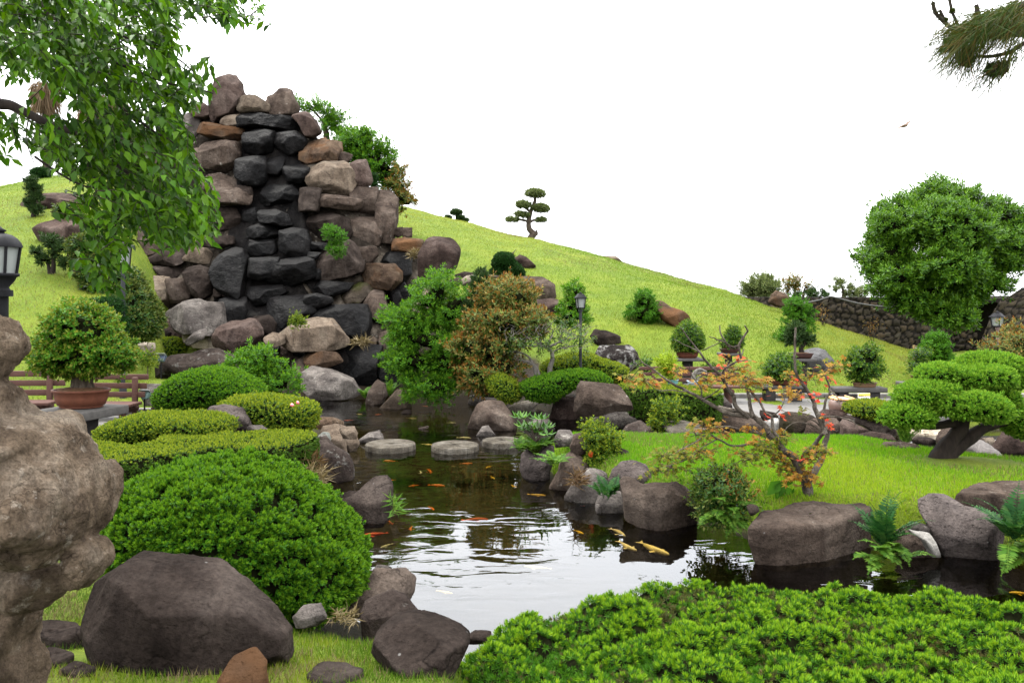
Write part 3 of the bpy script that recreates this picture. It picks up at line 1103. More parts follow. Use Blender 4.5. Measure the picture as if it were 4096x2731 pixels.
rk("rust-patched brown rock at the end of the yellow azalea", 'rocko', "K 1650,510 1700,470 1790,470 1870,500 1872,535 1700,550", 0, group=G1)
rk("low rock in the water just behind the first millstone step", 'rockg', "L 365,405 430,360 490,350 520,380 525,415 370,425", 0, group=G1)
rk("pitted grey rock lying between the clipped azalea hedges on the left", 'porous', "K 870,465 920,400 1000,385 1060,395 1150,410 1200,470 1230,520 1200,550 1100,515 900,480", .6, d=10.6)
rk("small dark rock at the foot of the far azalea dome by the bench", 'rockp', "K 510,440 540,390 580,372 650,400 710,440 600,455", .5)
rk("flat grey slab half buried in the yellow-green hedge", 'rockg', "K 1190,540 1210,525 1290,525 1340,555 1380,565 1200,570", .6, d=10.2)
rk("broad low grey-brown boulder behind the far azalea dome", 'lich', "W 385,1020 430,950 600,840 800,840 900,790 1080,770 1250,830 1420,910 1500,1000 1560,1110 1400,1160 900,1160 560,1160 420,1120", hillside=True, D=.7)
rk("pale grey boulder right of the wooden bench behind the green spotlight", 'rockg', "W 180,1280 240,1215 420,1220 500,1250 480,1400 400,1470 280,1460", .5, noise=.05)
rk("pale lumpy rock beside the grey lamp pole on the left lawn", 'pale', "W 20,670 90,630 200,690 350,700 375,760 350,840 200,820 100,760", hillside=True)
rk("little grey rock resting on the pale cement basin", 'rockg', "W 740,670 900,540 980,515 1025,580 980,650 800,715", .5, d=17.6)
rk("pointed brown rock with a white streak standing in the far pond", 'rock', "L 405,185 430,100 470,35 530,60 550,130 500,188", 0, group=G1)
rk("pale wedge-shaped rock beside the pointed rock in the far pond", 'rockt', "L 490,207 600,95 690,100 702,195 600,214", 0, group=G1, noise=.05)
rk("tiny tufted dark rock in the far pond before the pale wedge", 'rockd', "L 632,242 650,220 690,215 704,242", 0)
rk("flat dark stone barely above the water in mid pond", 'rockd', "L 740,333 800,319 808,330 760,340", 0)
rk("large round-backed brown boulder standing in the pond behind the millstones", 'rock', "L 1050,330 1070,260 1110,185 1180,165 1260,175 1320,240 1362,320 1350,342 1200,348", 0, group=G1, noise=.06)
rk("small rock in the water in front of the round-backed boulder", 'rockg', "L 1102,378 1140,325 1180,320 1228,372 1170,384", 0, group=G1)
rk("low pale-brown rock to the right of the round-backed boulder", 'rockg', "L 1400,325 1460,290 1520,262 1570,290 1602,342 1480,345", 0, group=G1)
rk("flat rock under the overhanging bush on the far right bank", 'rockg', "E 725,1300 740,1240 850,1230 950,1235 1000,1270 900,1325", 0, group=G1)
rk("small shaded rock behind the flat rock on the far right bank", 'rockd', "E 800,1215 860,1175 930,1200 945,1245 850,1240", .1, d=16.6)
rk("low pale rock under the orange-green azalea at the water", 'pale', "E 1035,1335 1100,1300 1250,1270 1295,1290 1220,1355 1080,1365", 0, group=G1)
rk("tiny mossy stone in the water before the clipped bank hedge", 'moss', "E 1238,1372 1280,1345 1322,1365 1300,1388", 0)
rk("squarish brown rock at the water left of the saddle-topped boulder", 'rockp', "E 1365,1405 1400,1300 1440,1250 1560,1250 1620,1330 1605,1425 1450,1425", 0, group=G1, m=3.4)
rk("large smooth boulder with a saddle-shaped top at the right-hand bank", 'rock', "F 185,1240 220,1080 250,1035 380,1045 480,1060 560,1070 640,1200 655,1240 500,1245 330,1295 200,1260", .15, d=13.4, noise=.05, facets=5)
rk("flat-topped pale brown rock below the saddle-topped boulder", 'rockg', "F 325,1320 400,1240 580,1225 700,1270 727,1330 650,1395 500,1405 370,1370", 0, group=G1)
rk("rough grey rock between the flat-topped rock and the island lawn", 'lich', "F 530,1465 600,1380 720,1345 800,1390 825,1455 700,1480 560,1500", .1, group=G1, noise=.1)
rk("big pitted purple-grey dome of rock at the end of the rectangular hedge", 'porous', "F 1095,1285 1180,1180 1290,1130 1360,1140 1420,1220 1435,1275 1270,1290", .25, d=13.7, noise=.04, facets=2)
rk("blocky brown bank stone behind the maple sapling", 'rock', "Z 60,445 110,340 330,335 365,420 335,465 100,470", 0, d=13.5, group="stones lining the stream", m=4)
rk("tilted brown bank stone with a pale cement collar", 'rockt', "Z 370,455 470,330 620,275 700,300 745,330 640,450", 0, d=13.5, group="stones lining the stream")
rk("long heavy bank boulder behind the maple's low branches", 'rock', "Z 640,450 660,370 800,310 960,310 1180,400 1260,470 1255,565 1100,550 900,510 700,500", 0, d=13.4, group="stones lining the stream")
rk("broad flat grey slab at the back of the island lawn", 'mill', "Z 15,500 100,465 350,458 540,500 525,560 300,585 110,585", .25, d=11.9, m=5, D=.45, noise=.03, facets=0)
rk("small rough stone left of the flat grey slab", 'rockg', "Z -20,610 20,570 110,565 145,610", .3, d=11.5)
rk("mossy block-like bank stone left of the little stream pool", 'moss', "Z 1470,510 1500,350 1600,320 1800,330 1935,370 1825,480 1790,545 1600,550", 0, d=13.4, group="stones lining the stream", m=3.6)
rk("black angular slab wedged between the bank stones", 'rockd', "Z 1225,340 1250,290 1420,320 1455,370 1350,420 1270,405", .2, d=13.7, group="stones lining the stream")
rk("pale cement patch between the bank stones at the pool", 'white_cement', "Z 1285,425 1460,370 1475,535 1340,530", 0, d=13.6, cat="cement", name="cement_patch")
rk("large brown bank stone in front of the clay barrel", 'rock', "Z 1795,610 1830,440 1960,390 2200,390 2255,480 2235,610 2100,630", 0, d=12.9, group="stones lining the stream")
rk("long low stone at the patio edge below the clay barrel", 'rockp', "Z 1950,320 2050,275 2200,280 2345,340 2335,395 2000,375", .22, d=13.9, group="stones lining the stream")
rk("upright brown stone beside the long lichened ledge", 'rockp', "H 775,1195 790,1060 830,1030 900,1060 1000,1110 1012,1155 900,1195", 0, d=12.6, group="stones lining the stream")
rk("long rock ledge with pale lichen blotches under the juniper", 'lich', "H 825,1020 900,995 1100,1030 1220,1080 1260,1150 1100,1140 1000,1090", .1, d=13.2, group="stones lining the stream")
rk("low brown boulder with bird-lime spots at the back of the lawn", 'rockp', "H 875,1210 950,1160 1080,1135 1230,1160 1255,1225 1100,1248 950,1245", .3, group=G1)
rk("smooth oval boulder on the lawn left of the leaning juniper trunk", 'rock', "H 1078,1280 1180,1225 1320,1220 1450,1240 1472,1295 1350,1318 1150,1310", .38, noise=.04, facets=2)
rk("flat dark rock at the foot of the pale cement cascade", 'rockd', "X 835,355 960,330 1110,345 1165,385 1140,415 845,405", 0, group=G1)
rk("rounded brown rock right beside the pale cement cascade", 'rock', "X 1175,360 1230,270 1330,210 1420,200 1425,425 1300,455 1190,405", 0, group=G1)
rk("shaded mossy rock above the pale cement cascade", 'moss', "X 755,275 860,180 1000,175 1085,220 900,305 830,315", .2, d=13.9)
rk("pale cement cascade running down behind the leaning juniper", 'cement', "X 640,165 850,290 1050,215 1300,165 1420,185 1185,395 1120,345 850,345 740,330", 0, d=13.5, cat="cascade", name="cement_cascade", noise=.03, facets=0)
rk("brown rock behind the leaning juniper trunk", 'rock', "X 1635,445 1700,390 1825,350 1825,430 1765,465", 0, group=G1)
rk("tan rock right of the leaning juniper trunk", 'rockt', "X 1795,445 1830,350 1960,340 2005,405 1900,455", 0, group=G1)
rk("purple pyramid-shaped rock with a pale tide line in the right pond", 'rockp', "X 1915,495 2000,400 2150,270 2400,260 2450,545 2200,548 2000,515", 0, group=G1)
rk("smooth dark rock beside the weathered driftwood log", 'rock', "X 1405,590 1480,520 1600,510 1720,550 1765,645 1740,700 1500,610", .2, group=G1, noise=.04)
rk("small pale stone behind the juniper trunk at the water", 'rockg', "X 1085,525 1150,480 1200,490 1205,535 1100,555", .1)
rk("heart-shaped pitted grey rock at the left tip of the island", 'porous', "L 1378,590 1380,500 1430,475 1480,520 1530,460 1590,455 1602,520 1570,580 1560,660 1450,662 1390,625", 0, group=G1, noise=.11)
rk("grey rock behind the broad-leaved plant on the island tip", 'rockg', "L 1590,405 1620,350 1700,350 1722,392 1680,435 1600,445", .2, d=10.6)
rk("brown rock hidden behind the red-flowering azalea", 'rock', "L 1690,450 1720,380 1800,360 1835,420 1780,475 1710,505", .3, d=9.9)
rk("smooth cone-shaped boulder at the island's left shore", 'rock', "L 1558,695 1620,600 1640,530 1720,490 1790,540 1822,600 1740,700 1640,728", 0, group=G1, noise=.05)
rk("low mossy-footed boulder right of the cone-shaped boulder", 'rockg', "L 1655,765 1740,650 1820,600 1930,630 1942,730 1880,800 1760,790", 0, group=G1)
rk("pitted dark round boulder at the lawn edge behind the saddle boulder", 'porous', "G 295,740 330,630 420,565 560,560 650,590 700,700 717,800 600,810 400,810", .2, group=G1)
rk("low tan-grey rock at the waterline left of the white-spotted boulder", 'rockg', "G 178,935 220,850 330,830 430,830 442,995 300,1015 190,1005", 0, group=G1)
rk("large white-spotted boulder with a hollowed top at the island's front shore", 'rock', "G 430,910 415,760 470,725 560,750 620,800 800,790 950,775 1050,830 1090,940 1112,1070 1090,1170 800,1170 600,1145 520,1085 450,1065", 0, group=G1, facets=5, noise=.06)
rk("low dark rock on the lawn right of the red-flowering azalea", 'rockd', "G 335,470 400,430 485,460 455,505 350,530", .35)
rk("dark stone behind the red-flowering azalea bush", 'rockd', "G 245,345 280,325 390,330 405,395 330,405", .35, d=10.6)
slab_rock("very large flat-topped overhanging boulder at the foot of the maple", 'rock', "M 150,500 165,470 230,400 450,356 600,338 780,364 960,350 1008,372 985,400 880,432 700,478 480,505 300,512", .36, -.06, flare=.88, group=G1, seed=4, tilt=.05)
rk("small dark stone in the grass left of the flat-topped boulder", 'rockd', "M 150,385 175,370 225,378 235,412 170,435", .38)
b73 = rk("low brown rock capped by a flat grey stone at the island's front shore", 'rock', "M 1165,700 1180,560 1250,530 1330,570 1420,640 1435,705 1300,722 1210,718", 0, group=G1)
rk("flat grey capstone on the low brown rock by the white mortar", 'rockg', "M 1240,515 1270,490 1380,510 1398,550 1330,562 1250,545", 0, d=7.35, D=.1)
rk("spill of white mortar on the low brown shore rock", 'white_cement', "M 1258,548 1330,565 1395,575 1442,705 1390,705 1340,610", 0, d=7.05, D=.08, cat="mortar", name="mortar_spill", facets=0)
rk("large pitted boulder with a dipped top near the right edge of the island", 'porous', "M 1380,450 1400,380 1500,340 1590,340 1680,400 1760,405 1870,440 1862,560 1830,745 1770,772 1600,748 1480,695 1420,605", 0, group=G1, facets=5, noise=.06, d=7.25)
slab_rock("broad flat boulder in the lawn at the right edge of the picture", 'rock', "M 1540,285 1600,250 1670,222 1800,200 2060,198 2250,300 2050,330 1880,290 1760,300 1680,300", .48, .2, flare=1.04, seed=9, rnd=.05)
# on the hill
rk("huge rounded red-brown boulder at the right shoulder of the waterfall", 'rockp', "D 1500,250 1560,110 1620,88 1800,110 1870,190 1887,260 1850,385 1700,480 1560,510 1505,450", d=19.6, noise=.05)
rk("flat rock in the grass under the dark clipped pine", 'rock', "E 865,315 900,290 990,300 985,325", hillside=True)
rk("pale-capped rock behind the dark clipped pine", 'rockp', "E 1085,165 1130,130 1180,150 1262,222 1150,245 1100,205", hillside=True)
rk("lone boulder lying on the hill's skyline", 'rockt', "P 1350,652 1420,632 1500,635 1555,680 1540,695 1440,675", d=33.6, D=.5)
rk("large dark brown boulder above the red-leaved bush", 'rock', "E 1110,335 1180,300 1320,310 1410,370 1422,460 1350,485 1220,475 1120,415", hillside=True)
rk("dark boulder below the large brown one beside the columnar shrub", 'rockp', "E 1265,485 1400,475 1472,500 1455,575 1370,620 1290,595", d=18.4)
rk("dark flat rock at the lower right of the huge red-brown boulder", 'rockd', "E 618,295 700,265 772,275 765,305 640,310", d=19.3)
rk("pale-faced rock above the green feathery bush", 'pale', "E 655,345 720,295 780,290 785,345 700,390", d=18.9)
rk("brown rock beside the pale-faced one above the feathery bush", 'rock', "E 565,335 660,310 682,345 640,395 560,375", d=18.8)
rk("large pinkish rock half hidden by the green feathery bush", 'rockt', "E 235,610 260,520 330,440 410,370 460,400 500,450 600,500 622,585 500,650 300,650", d=18.2)
rk("leaning brown rock on the open slope beside the cone-shaped shrub", 'rocko', "F 825,445 850,395 900,395 960,450 1050,480 1102,530 1102,595 1010,612 890,555", hillside=True)
rk("dark humped rock on the grass above the lichened boulder", 'rockd', "F 312,665 350,620 450,625 552,670 558,722 480,745 360,740", hillside=True)
rk("dark boulder splashed with white lichen at the foot of the slope", 'lichw', "F 345,810 380,745 640,745 682,800 702,920 660,950 520,905 360,835", hillside=True)
rk("rounded brown rock where the slope meets the stone wall", 'rocko', "S 585,535 640,430 710,375 780,390 880,460 945,535 800,590 680,570", d=24.6)
rk("shiny grey-black rock behind the potted pine", 'wetg', "S 1055,1310 1110,1180 1280,1155 1400,1190 1440,1280 1472,1400 1350,1490 1100,1460", hillside=True)
rk("long dark rock outcrop on the upper left slope", 'rockp', "O 170,295 240,260 400,220 560,205 750,215 860,300 905,420 850,490 500,450 350,430 200,345", d=24.5, D=1.0)
rk("big smooth reddish boulder half covered by the trailing vine", 'rockp', "O 312,575 370,490 480,440 620,440 765,470 740,650 600,700 420,700 350,645", hillside=True)
rk("dark rock under the trailing vine on the left slope", 'rockp', "O 640,690 800,640 860,800 720,870 640,805", d=19.2)
# stepping stones in the near lawn
for lb, ol in (("black stepping stone in the lawn behind the gnarled trunk", "V 62,1442 100,1424 180,1428 196,1452 150,1468 80,1464"),
               ("dark stepping stone half sunk in grass left of the big dark boulder", "V 72,1500 110,1487 165,1493 172,1512 120,1520 80,1516"),
               ("third dark stepping stone, the one nearest the bottom left corner", "V 130,1535 170,1520 215,1526 222,1545 170,1552"),
               ("flat rough grey stepping stone alone in the near lawn", "V 698,1545 735,1522 800,1520 832,1535 818,1556 760,1566 712,1562")):
    q = rz(ol, .80)
    for _ in range(2):
        c = q.mean(0)
        z = gz(*c) + .03
        q = rz(ol, z)
    n = 28
    a = np.arange(n) * 2 * pi / n
    cc = np.array(centroid(q))
    r = np.array([max(radial(np.stack([q[:, 0], -q[:, 1]], 1), np.array([cc[0], -cc[1]]), np.array([t]))[0], .02) for t in a])
    rings = []
    for k, (s, h) in enumerate(((1.02, -.08), (1., -.006), (.95, .004), (.6, .006), (.25, .006))):
        rr = r * s * (1 + .05 * np.sin(a * 5 + k))
        rings.append(np.stack([cc[0] + rr * np.cos(a), cc[1] + rr * np.sin(a), z + h + .006 * np.sin(a * 3 + k)], 1))
    rings.append(np.array([[cc[0], cc[1], z + .006]] * n))
    i = np.arange(len(rings) - 1)[:, None] * n
    j = np.arange(n)[None]
    k = (j + 1) % n
    o = Geo().add(np.concatenate(rings), np.stack([i + j, i + k, i + n + k, i + n + j], -1).reshape(-1, 4)).build("stepping_stone", M['rockd'], smooth=True)
    tag(o, lb, "stepping stone", "stepping stones in the near lawn")

# millstones set as steps across the pond
for lb, ol, wd in (("left millstone step, the one nearest the bank cobbles", "L 568,447 568,490", 314), ("middle millstone step with a square centre hole and brown lichen", "L 972,460 972,497", 298), ("right millstone step touching the ferny island tip", "L 1266,432 1266,466", 248)):
    q = px(ol)
    d = dist(q[1, 1], .0) + .34
    R = wd * .6379 / F * d / 2
    V, Q = lathe([(R * .98, -.12), (R, 0), (R * 1.0, .068), (R * .985, .080), (R * .95, .085), (R * .5, .087), (.07, .087), (.06, .077), (.055, .03), (0, .03)], ((q[0, 0] - CX) / F * d, d, 0), 56)
    V = V + (np.stack([fbm(V * 14, 3, 1), fbm(V * 14, 3, 2), fbm(V * 14, 3, 3)], 1) - .5) * np.array([.018, .018, .012])
    tag(Geo().add(V, Q).build("millstone", M['mill'], smooth=True), lb, "millstone", "millstone steps across the pond")
# ------------------------------------------------------------------ plants
LM = {}
LM['azalea'] = leaf_mat("azalea_leaf", (.020, .075, .004), (.034, .125, .006), (.060, .185, .008), .25)
LM['azalea_tip'] = leaf_mat("azalea_new_leaf", (.07, .19, .008), (.11, .25, .010), (.16, .31, .014), .3)
LM['yew'] = leaf_mat("yew_shoot", (.028, .105, .006), (.05, .16, .008), (.085, .22, .010), .25)
LM['yew_tip'] = leaf_mat("yew_new_shoot", (.11, .26, .008), (.17, .34, .010), (.27, .42, .016), .3)
LM['yell'] = leaf_mat("yellow_azalea_leaf", (.15, .22, .012), (.22, .29, .016), (.30, .35, .03), .3)
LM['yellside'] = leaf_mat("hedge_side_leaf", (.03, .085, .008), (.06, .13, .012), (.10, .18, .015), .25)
LM['lime'] = leaf_mat("lime_leaf", (.22, .36, .015), (.30, .44, .02), (.40, .50, .04), .35)
LM['dark'] = leaf_mat("dark_conifer_leaf", (.008, .035, .006), (.015, .06, .009), (.03, .09, .012), .15)
LM['juni'] = leaf_mat("juniper_leaf", (.04, .15, .006), (.08, .23, .010), (.14, .32, .016), .2)
LM['juni_tip'] = leaf_mat("juniper_new_leaf", (.13, .31, .018), (.19, .38, .026), (.28, .46, .045), .28)
LM['mid'] = leaf_mat("glossy_leaf", (.012, .05, .006), (.028, .09, .009), (.06, .15, .014), .25, .5, .15)
LM['midtip'] = leaf_mat("glossy_new_leaf", (.07, .16, .012), (.11, .22, .016), (.20, .28, .03), .3)
LM['fresh'] = leaf_mat("fresh_leaf", (.035, .12, .008), (.06, .19, .010), (.10, .26, .014), .35)
LM['round'] = leaf_mat("camphor_leaf", (.022, .085, .005), (.05, .15, .008), (.12, .26, .014), .3, .5, .15)
LM['roundtip'] = leaf_mat("camphor_new_leaf", (.06, .16, .006), (.10, .23, .010), (.16, .31, .018), .3, .5, .15)
LM['bronze'] = leaf_mat("bronze_leaf", (.07, .15, .010), (.15, .22, .014), (.28, .28, .05), .3)
LM['oldshoot'] = leaf_mat("old_yew_shoot", (.05, .075, .018), (.085, .095, .025), (.13, .10, .035), .2)
LM['bright'] = leaf_mat("bright_leaf", (.06, .17, .008), (.11, .26, .010), (.18, .36, .016), .35)
LM['red'] = leaf_mat("reddish_leaf", (.20, .075, .014), (.26, .14, .025), (.34, .27, .09), .3)
LM['olive'] = leaf_mat("olive_leaf", (.045, .08, .012), (.09, .13, .018), (.18, .20, .05), .25)
LM['pinel'] = leaf_mat("pine_needles", (.08, .12, .04), (.15, .20, .06), (.25, .29, .10), .2)
LM['pined'] = leaf_mat("pine_needles_dark", (.018, .045, .012), (.035, .075, .018), (.06, .11, .025), .15)
LM['fern'] = leaf_mat("fern_leaf", (.04, .12, .010), (.08, .19, .016), (.15, .27, .03), .35)
LM['fernd'] = leaf_mat("fern_dark_leaf", (.012, .06, .012), (.025, .10, .02), (.06, .14, .03), .3)
LM['brn'] = leaf_mat("brown_leaf", (.06, .03, .015), (.12, .07, .03), (.2, .13, .06), .2)
LM['tree'] = leaf_mat("zelkova_leaf", (.014, .052, .001), (.038, .105, .002), (.085, .185, .003), .38, .5, .10)
LM['treetip'] = leaf_mat("zelkova_new_leaf", (.05, .15, .004), (.08, .21, .005), (.13, .28, .008), .40, .5, .10)
LM['mapo'] = leaf_mat("maple_orange_leaf", (.24, .095, .014), (.33, .155, .018), (.36, .26, .03), .35)
LM['mapg'] = leaf_mat("maple_green_leaf", (.08, .13, .010), (.15, .18, .014), (.25, .20, .02), .35)
LM['mapr'] = leaf_mat("maple_red_leaf", (.40, .025, .010), (.52, .05, .015), (.50, .10, .02), .25)
LM['straw'] = leaf_mat("dry_grass", (.12, .09, .04), (.19, .145, .07), (.27, .21, .11), .2)
LM['grass'] = leaf_mat("grass_blade", (.15, .31, .010), (.22, .41, .014), (.30, .48, .022), .4)
LM['neargrass'] = leaf_mat("near_grass_blade", (.07, .14, .008), (.11, .20, .012), (.17, .26, .022), .35)  # darkened to stand for tree shade on the near lawn
LM['slope'] = leaf_mat("slope_grass_blade", (.16, .235, .026), (.235, .305, .040), (.31, .365, .06), .35)
LM['farp'] = leaf_mat("far_pine_needles", (.06, .085, .055), (.09, .12, .075), (.13, .16, .10), .1)
LM['farr'] = leaf_mat("far_brown_pine", (.17, .085, .06), (.24, .12, .085), (.30, .17, .11), .1)
LM['frond'] = leaf_mat("dead_frond", (.14, .085, .05), (.24, .16, .095), (.34, .25, .16), .2)

# kind: (leaf kind, leaves per tuft, length, width, angles, tuft cover, main, tip)
ST = dict(
    azalea=('rhomb', 9, .028, .0135, .15, 1.25, 3.0, 'azalea', 'azalea_tip'),
    azfar=('rhomb', 6, .036, .020, .2, 1.3, 2.4, 'azalea', 'azalea_tip'),
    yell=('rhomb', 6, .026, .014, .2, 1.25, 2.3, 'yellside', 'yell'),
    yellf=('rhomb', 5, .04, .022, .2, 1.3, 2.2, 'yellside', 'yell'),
    lime=('rhomb', 6, .085, .022, .3, 1.7, 2.0, 'lime', None),
    yew=('rhomb', 16, .035, .0068, .15, 1.35, 3.4, 'yew', 'yew_tip'),
    juni=('rhomb', 7, .038, .013, .1, 1.2, 2.8, 'juni', 'juni_tip'),
    dark=('rhomb', 6, .06, .022, .1, 1.3, 2.4, 'dark', None),
    glossy=('rhomb', 5, .06, .034, .3, 1.6, 2.2, 'mid', 'midtip'),
    fresh=('rhomb', 6, .07, .030, .3, 1.6, 2.0, 'fresh', None),
    bright=('rhomb', 6, .07, .030, .3, 1.6, 2.0, 'fresh', 'bright'),
    red=('rhomb', 6, .085, .036, .3, 1.6, 2.0, 'olive', 'red'),
    round=('rhomb', 7, .12, .046, .4, 1.6, 2.2, 'round', 'roundtip'),
    bonsai=('rhomb', 5, .052, .032, .3, 1.6, 2.2, 'fresh', 'bronze'),
    vine=('rhomb', 5, .07, .035, .4, 1.7, 2.2, 'mid', 'olive'),
    pine=('rhomb', 9, .12, .026, .1, 1.25, 2.2, 'pinel', None),
    pined=('rhomb', 9, .10, .022, .1, 1.25, 2.2, 'pined', None),
)


def foliage(g, V, Fc, rs, st, cover=1., jit=.03, mi=0, back=.35, sc=1., tip=True, lump=0., thr=.46):
    kind, k, L, W, a0, a1, cv, m0, m1 = ST[st]
    L, W = L * sc, W * sc
    T = V[Fc]
    A = np.linalg.norm(np.cross(T[:, 1] - T[:, 0], T[:, 2] - T[:, 0]), axis=1).sum() / 2
    n = int(cv * cover * A / (L * W * .5 * k) * (2.1 if lump else 1.1))
    n = max(20, min(n, 60000))
    P, N, _ = sample(V, Fc, n, rs, back)
    if lump:
        f = fbm(P * np.array([1, 1, 2.0]) / lump, 2, 3)
        keep = f > rs.normal(thr, .05, len(P))
        P, N = P[keep] + N[keep] * ((f[keep] - .5) * lump * 1.5)[:, None], N[keep]
    P = P + N * rs.normal(0, jit, len(P))[:, None]
    N = nrm(N + rs.normal(0, .28, N.shape) + np.array([0, 0, {'round': .9, 'bright': .8, 'pine': .8, 'pined': .8}.get(st, .25)]))
    st_ = rs.rand(len(P)) < .02
    P = P + N * (st_ * rs.uniform(.4, 1.5, len(P)) * L)[:, None]
    tufts(g, P, N, rs, k, L, W, a0, a1, mi, kind, (mi + 1) if (m1 and tip) else None)
    return [LM[m0]] + ([LM[m1]] if m1 else [])


def stems(g, base, V, rs, n=7, r=.012, mi=0):
    for i in rs.randint(0, len(V), n):
        e = V[i]
        mid = base * .55 + e * .45 + rs.normal(0, .04, 3)
        add_tube(g, smooth_path([base + rs.normal(0, .02, 3) * [1, 1, 0], mid, e], 4), np.linspace(r, r * .3, 9), 5, mi)


NS = [0]


def shrub(name, label, cat, outls, d, st, D=None, cover=1., m=2.4, core=.93, noise=.06, jit=None, lump=0., group=None, sc=1., hillside=False, zb=None, lean=0., sub=4, base=None, trunk=None, dz=None, bark='bark', pads=False, vsc=1., thr=.46):
    """a plant whose foliage fills the outlines; root Empty at the foot, parts: foliage, a dark solid painting the inner shade, trunk."""
    NS[0] += 1
    rs = np.random.RandomState(500 + NS[0])
    if isinstance(outls, str):
        outls = [outls]
    qs = [px(o) for o in outls]
    qs = [np.stack([q[:, 0], q[:, 1].mean() + (q[:, 1] - q[:, 1].mean()) * vsc], 1) for q in qs]
    allq = np.concatenate(qs)
    vm, um = allq[:, 1].max(), allq[:, 0].mean()
    if base:
        bq = px(base)[0]
        um, vm = bq
    if hillside:
        d = hit(um, vm - 2) + .1
    elif d is None:
        d = dist(vm, zb)
    R0 = np.ptp(allq[:, 0]) * d / F / 2
    if not base and not hillside and zb is not None:
        d += R0 * .5
    t = thing(name, at(um, vm, d), label, cat, group)
    gf, gb, mats = Geo(), Geo(), None
    for k, q in enumerate(qs):
        dk = d + (dz[k] if dz else 0)
        Dk = D
        if Dk is None:
            Dk = min(np.ptp(q[:, 0]), 1.6 * np.ptp(q[:, 1])) * dk / F / 2
        V, Fc = inflate(q, dk, Dk, m=m, sub=sub, noise=noise, facets=0, seed=NS[0] * 7 + k, lean=lean)
        c = V.mean(0)
        Lx = ST[st][2] * sc
        sh = max(.5, 1 - 1.0 * Lx / max(np.ptp(q[:, 1]) * dk / F, .05))
        Vs = c + (V - c) * sh
        if pads:
            gf = Geo()
        mats = foliage(gf, Vs, Fc, rs, st, cover, jit if jit is not None else Lx * .25, 0, sc=sc, lump=lump, thr=thr)
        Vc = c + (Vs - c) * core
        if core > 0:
            Geo().add(Vc, Fc).build("branches", M['twig'], t, smooth=True)  # dark solid, no real branches: blocks the view and paints inner shade
        if pads:
            gf.build("foliage_pad", mats, t)
    if not pads:
        gf.build("foliage", mats, t)
    if trunk:
        gt = Geo()
        for path, r0, r1 in trunk:
            P = px(path)
            W_ = np.stack([at(u, v, d) for u, v in P])
            P2 = smooth_path(W_, 5)
            P2[:, 1] += np.interp(np.arange(len(P2)), [0, len(P2) - 1], [0, 0])
            rr = np.linspace(r0, r1, len(P2)) * (1 + .18 * (fbm(P2 * 9, 2, NS[0]) - .5) * 2)
            add_tube(gt, P2, rr, 9)
        gt.build("trunk", M[bark], t, smooth=True)
    return t


HG = "clipped azalea domes"
shrub("azalea_dome", "large near clipped azalea dome of bright green rosettes above the dark boulder", "shrub",
      "V 285,1145 308,1112 362,1084 438,1066 550,1060 634,1090 708,1136 775,1200 824,1276 842,1312 816,1356 760,1390 690,1400 560,1362 466,1325 300,1298 280,1218", 5.5, 'azalea', D=.85, noise=.07, cover=1.0, core=.95, sub=5, lump=.085, jit=.010, thr=.37)
shrub("azalea_dome", "far clipped azalea dome beside the wooden bench", "shrub",
      "W 405,1370 440,1300 560,1180 700,1090 900,1030 1060,1010 1250,1030 1450,1110 1600,1200 1770,1345 1700,1410 1150,1450 1000,1510 700,1565 450,1480", 12.2, 'azfar', D=.8, noise=.04, core=.96)
shrub("azalea_hedge", "yellow-green azalea with two pink flowers in front of the far dome", "shrub",
      "K 990,375 1060,340 1200,325 1400,330 1550,360 1680,390 1705,450 1660,540 1600,570 1370,540 1250,450 1050,400", 11.2, 'yellf', D=.55, noise=.06, m=3)
shrub("azalea_hedge", "low clipped green hedge between the bonsai stand and the pitted rock", "hedge",
      ["K 200,550 260,510 420,460 560,448 700,470 640,560 560,650 380,662 250,630", "K 560,470 750,450 900,460 1060,490 1105,540 1090,575 900,595 640,600 540,560"], 9.6, 'yell', D=.6, m=3.2, sc=1.15)
shrub("leafy_shrub", "straggly light green shrubs with bare twigs at the foot of the waterfall", "shrub",
      ["K 1070,30 1120,40 1200,90 1290,130 1240,200 1160,110", "K 1200,20 1290,-30 1330,20 1420,20 1415,80 1300,110 1230,90", "K 1330,150 1400,115 1480,110 1560,180 1520,260 1510,335 1380,320 1320,240", "K 1200,130 1330,150 1340,300 1240,240"], 13.8, 'bright', D=.35, cover=.75, core=.5, lump=.16, jit=.06, sc=.9)
shrub("clipped_shrub", "low yellow-green azalea by the pale rock on the left bank", "shrub",
      "W 380,720 450,640 620,630 740,680 785,780 700,840 540,865 400,830", None, 'yellf', hillside=True, cover=.9)
shrub("feathery_bush", "big feathery bright green bush overhanging the far pond", "shrub",
      ["E 280,480 400,420 500,300 540,280 600,340 560,520 420,600 300,580", "E 90,540 130,520 230,600 400,620 420,720 260,740 120,680", "E 100,720 300,700 560,760 640,900 400,900 160,800", "E 80,900 200,880 360,860 480,960 420,1080 220,1010 130,960", "E 190,1140 330,1090 500,1080 680,1130 640,1240 450,1220 220,1165", "E 420,560 600,460 740,380 790,430 740,560 660,680 480,720", "E 440,900 640,780 720,900 690,1080 560,1120 420,1060"],
      16.3, 'bright', D=.7, cover=.85, core=.66, lump=.30, jit=.10, dz=[.4, .1, 0, -.1, -.3, .5, 0], sc=.9, thr=.50)
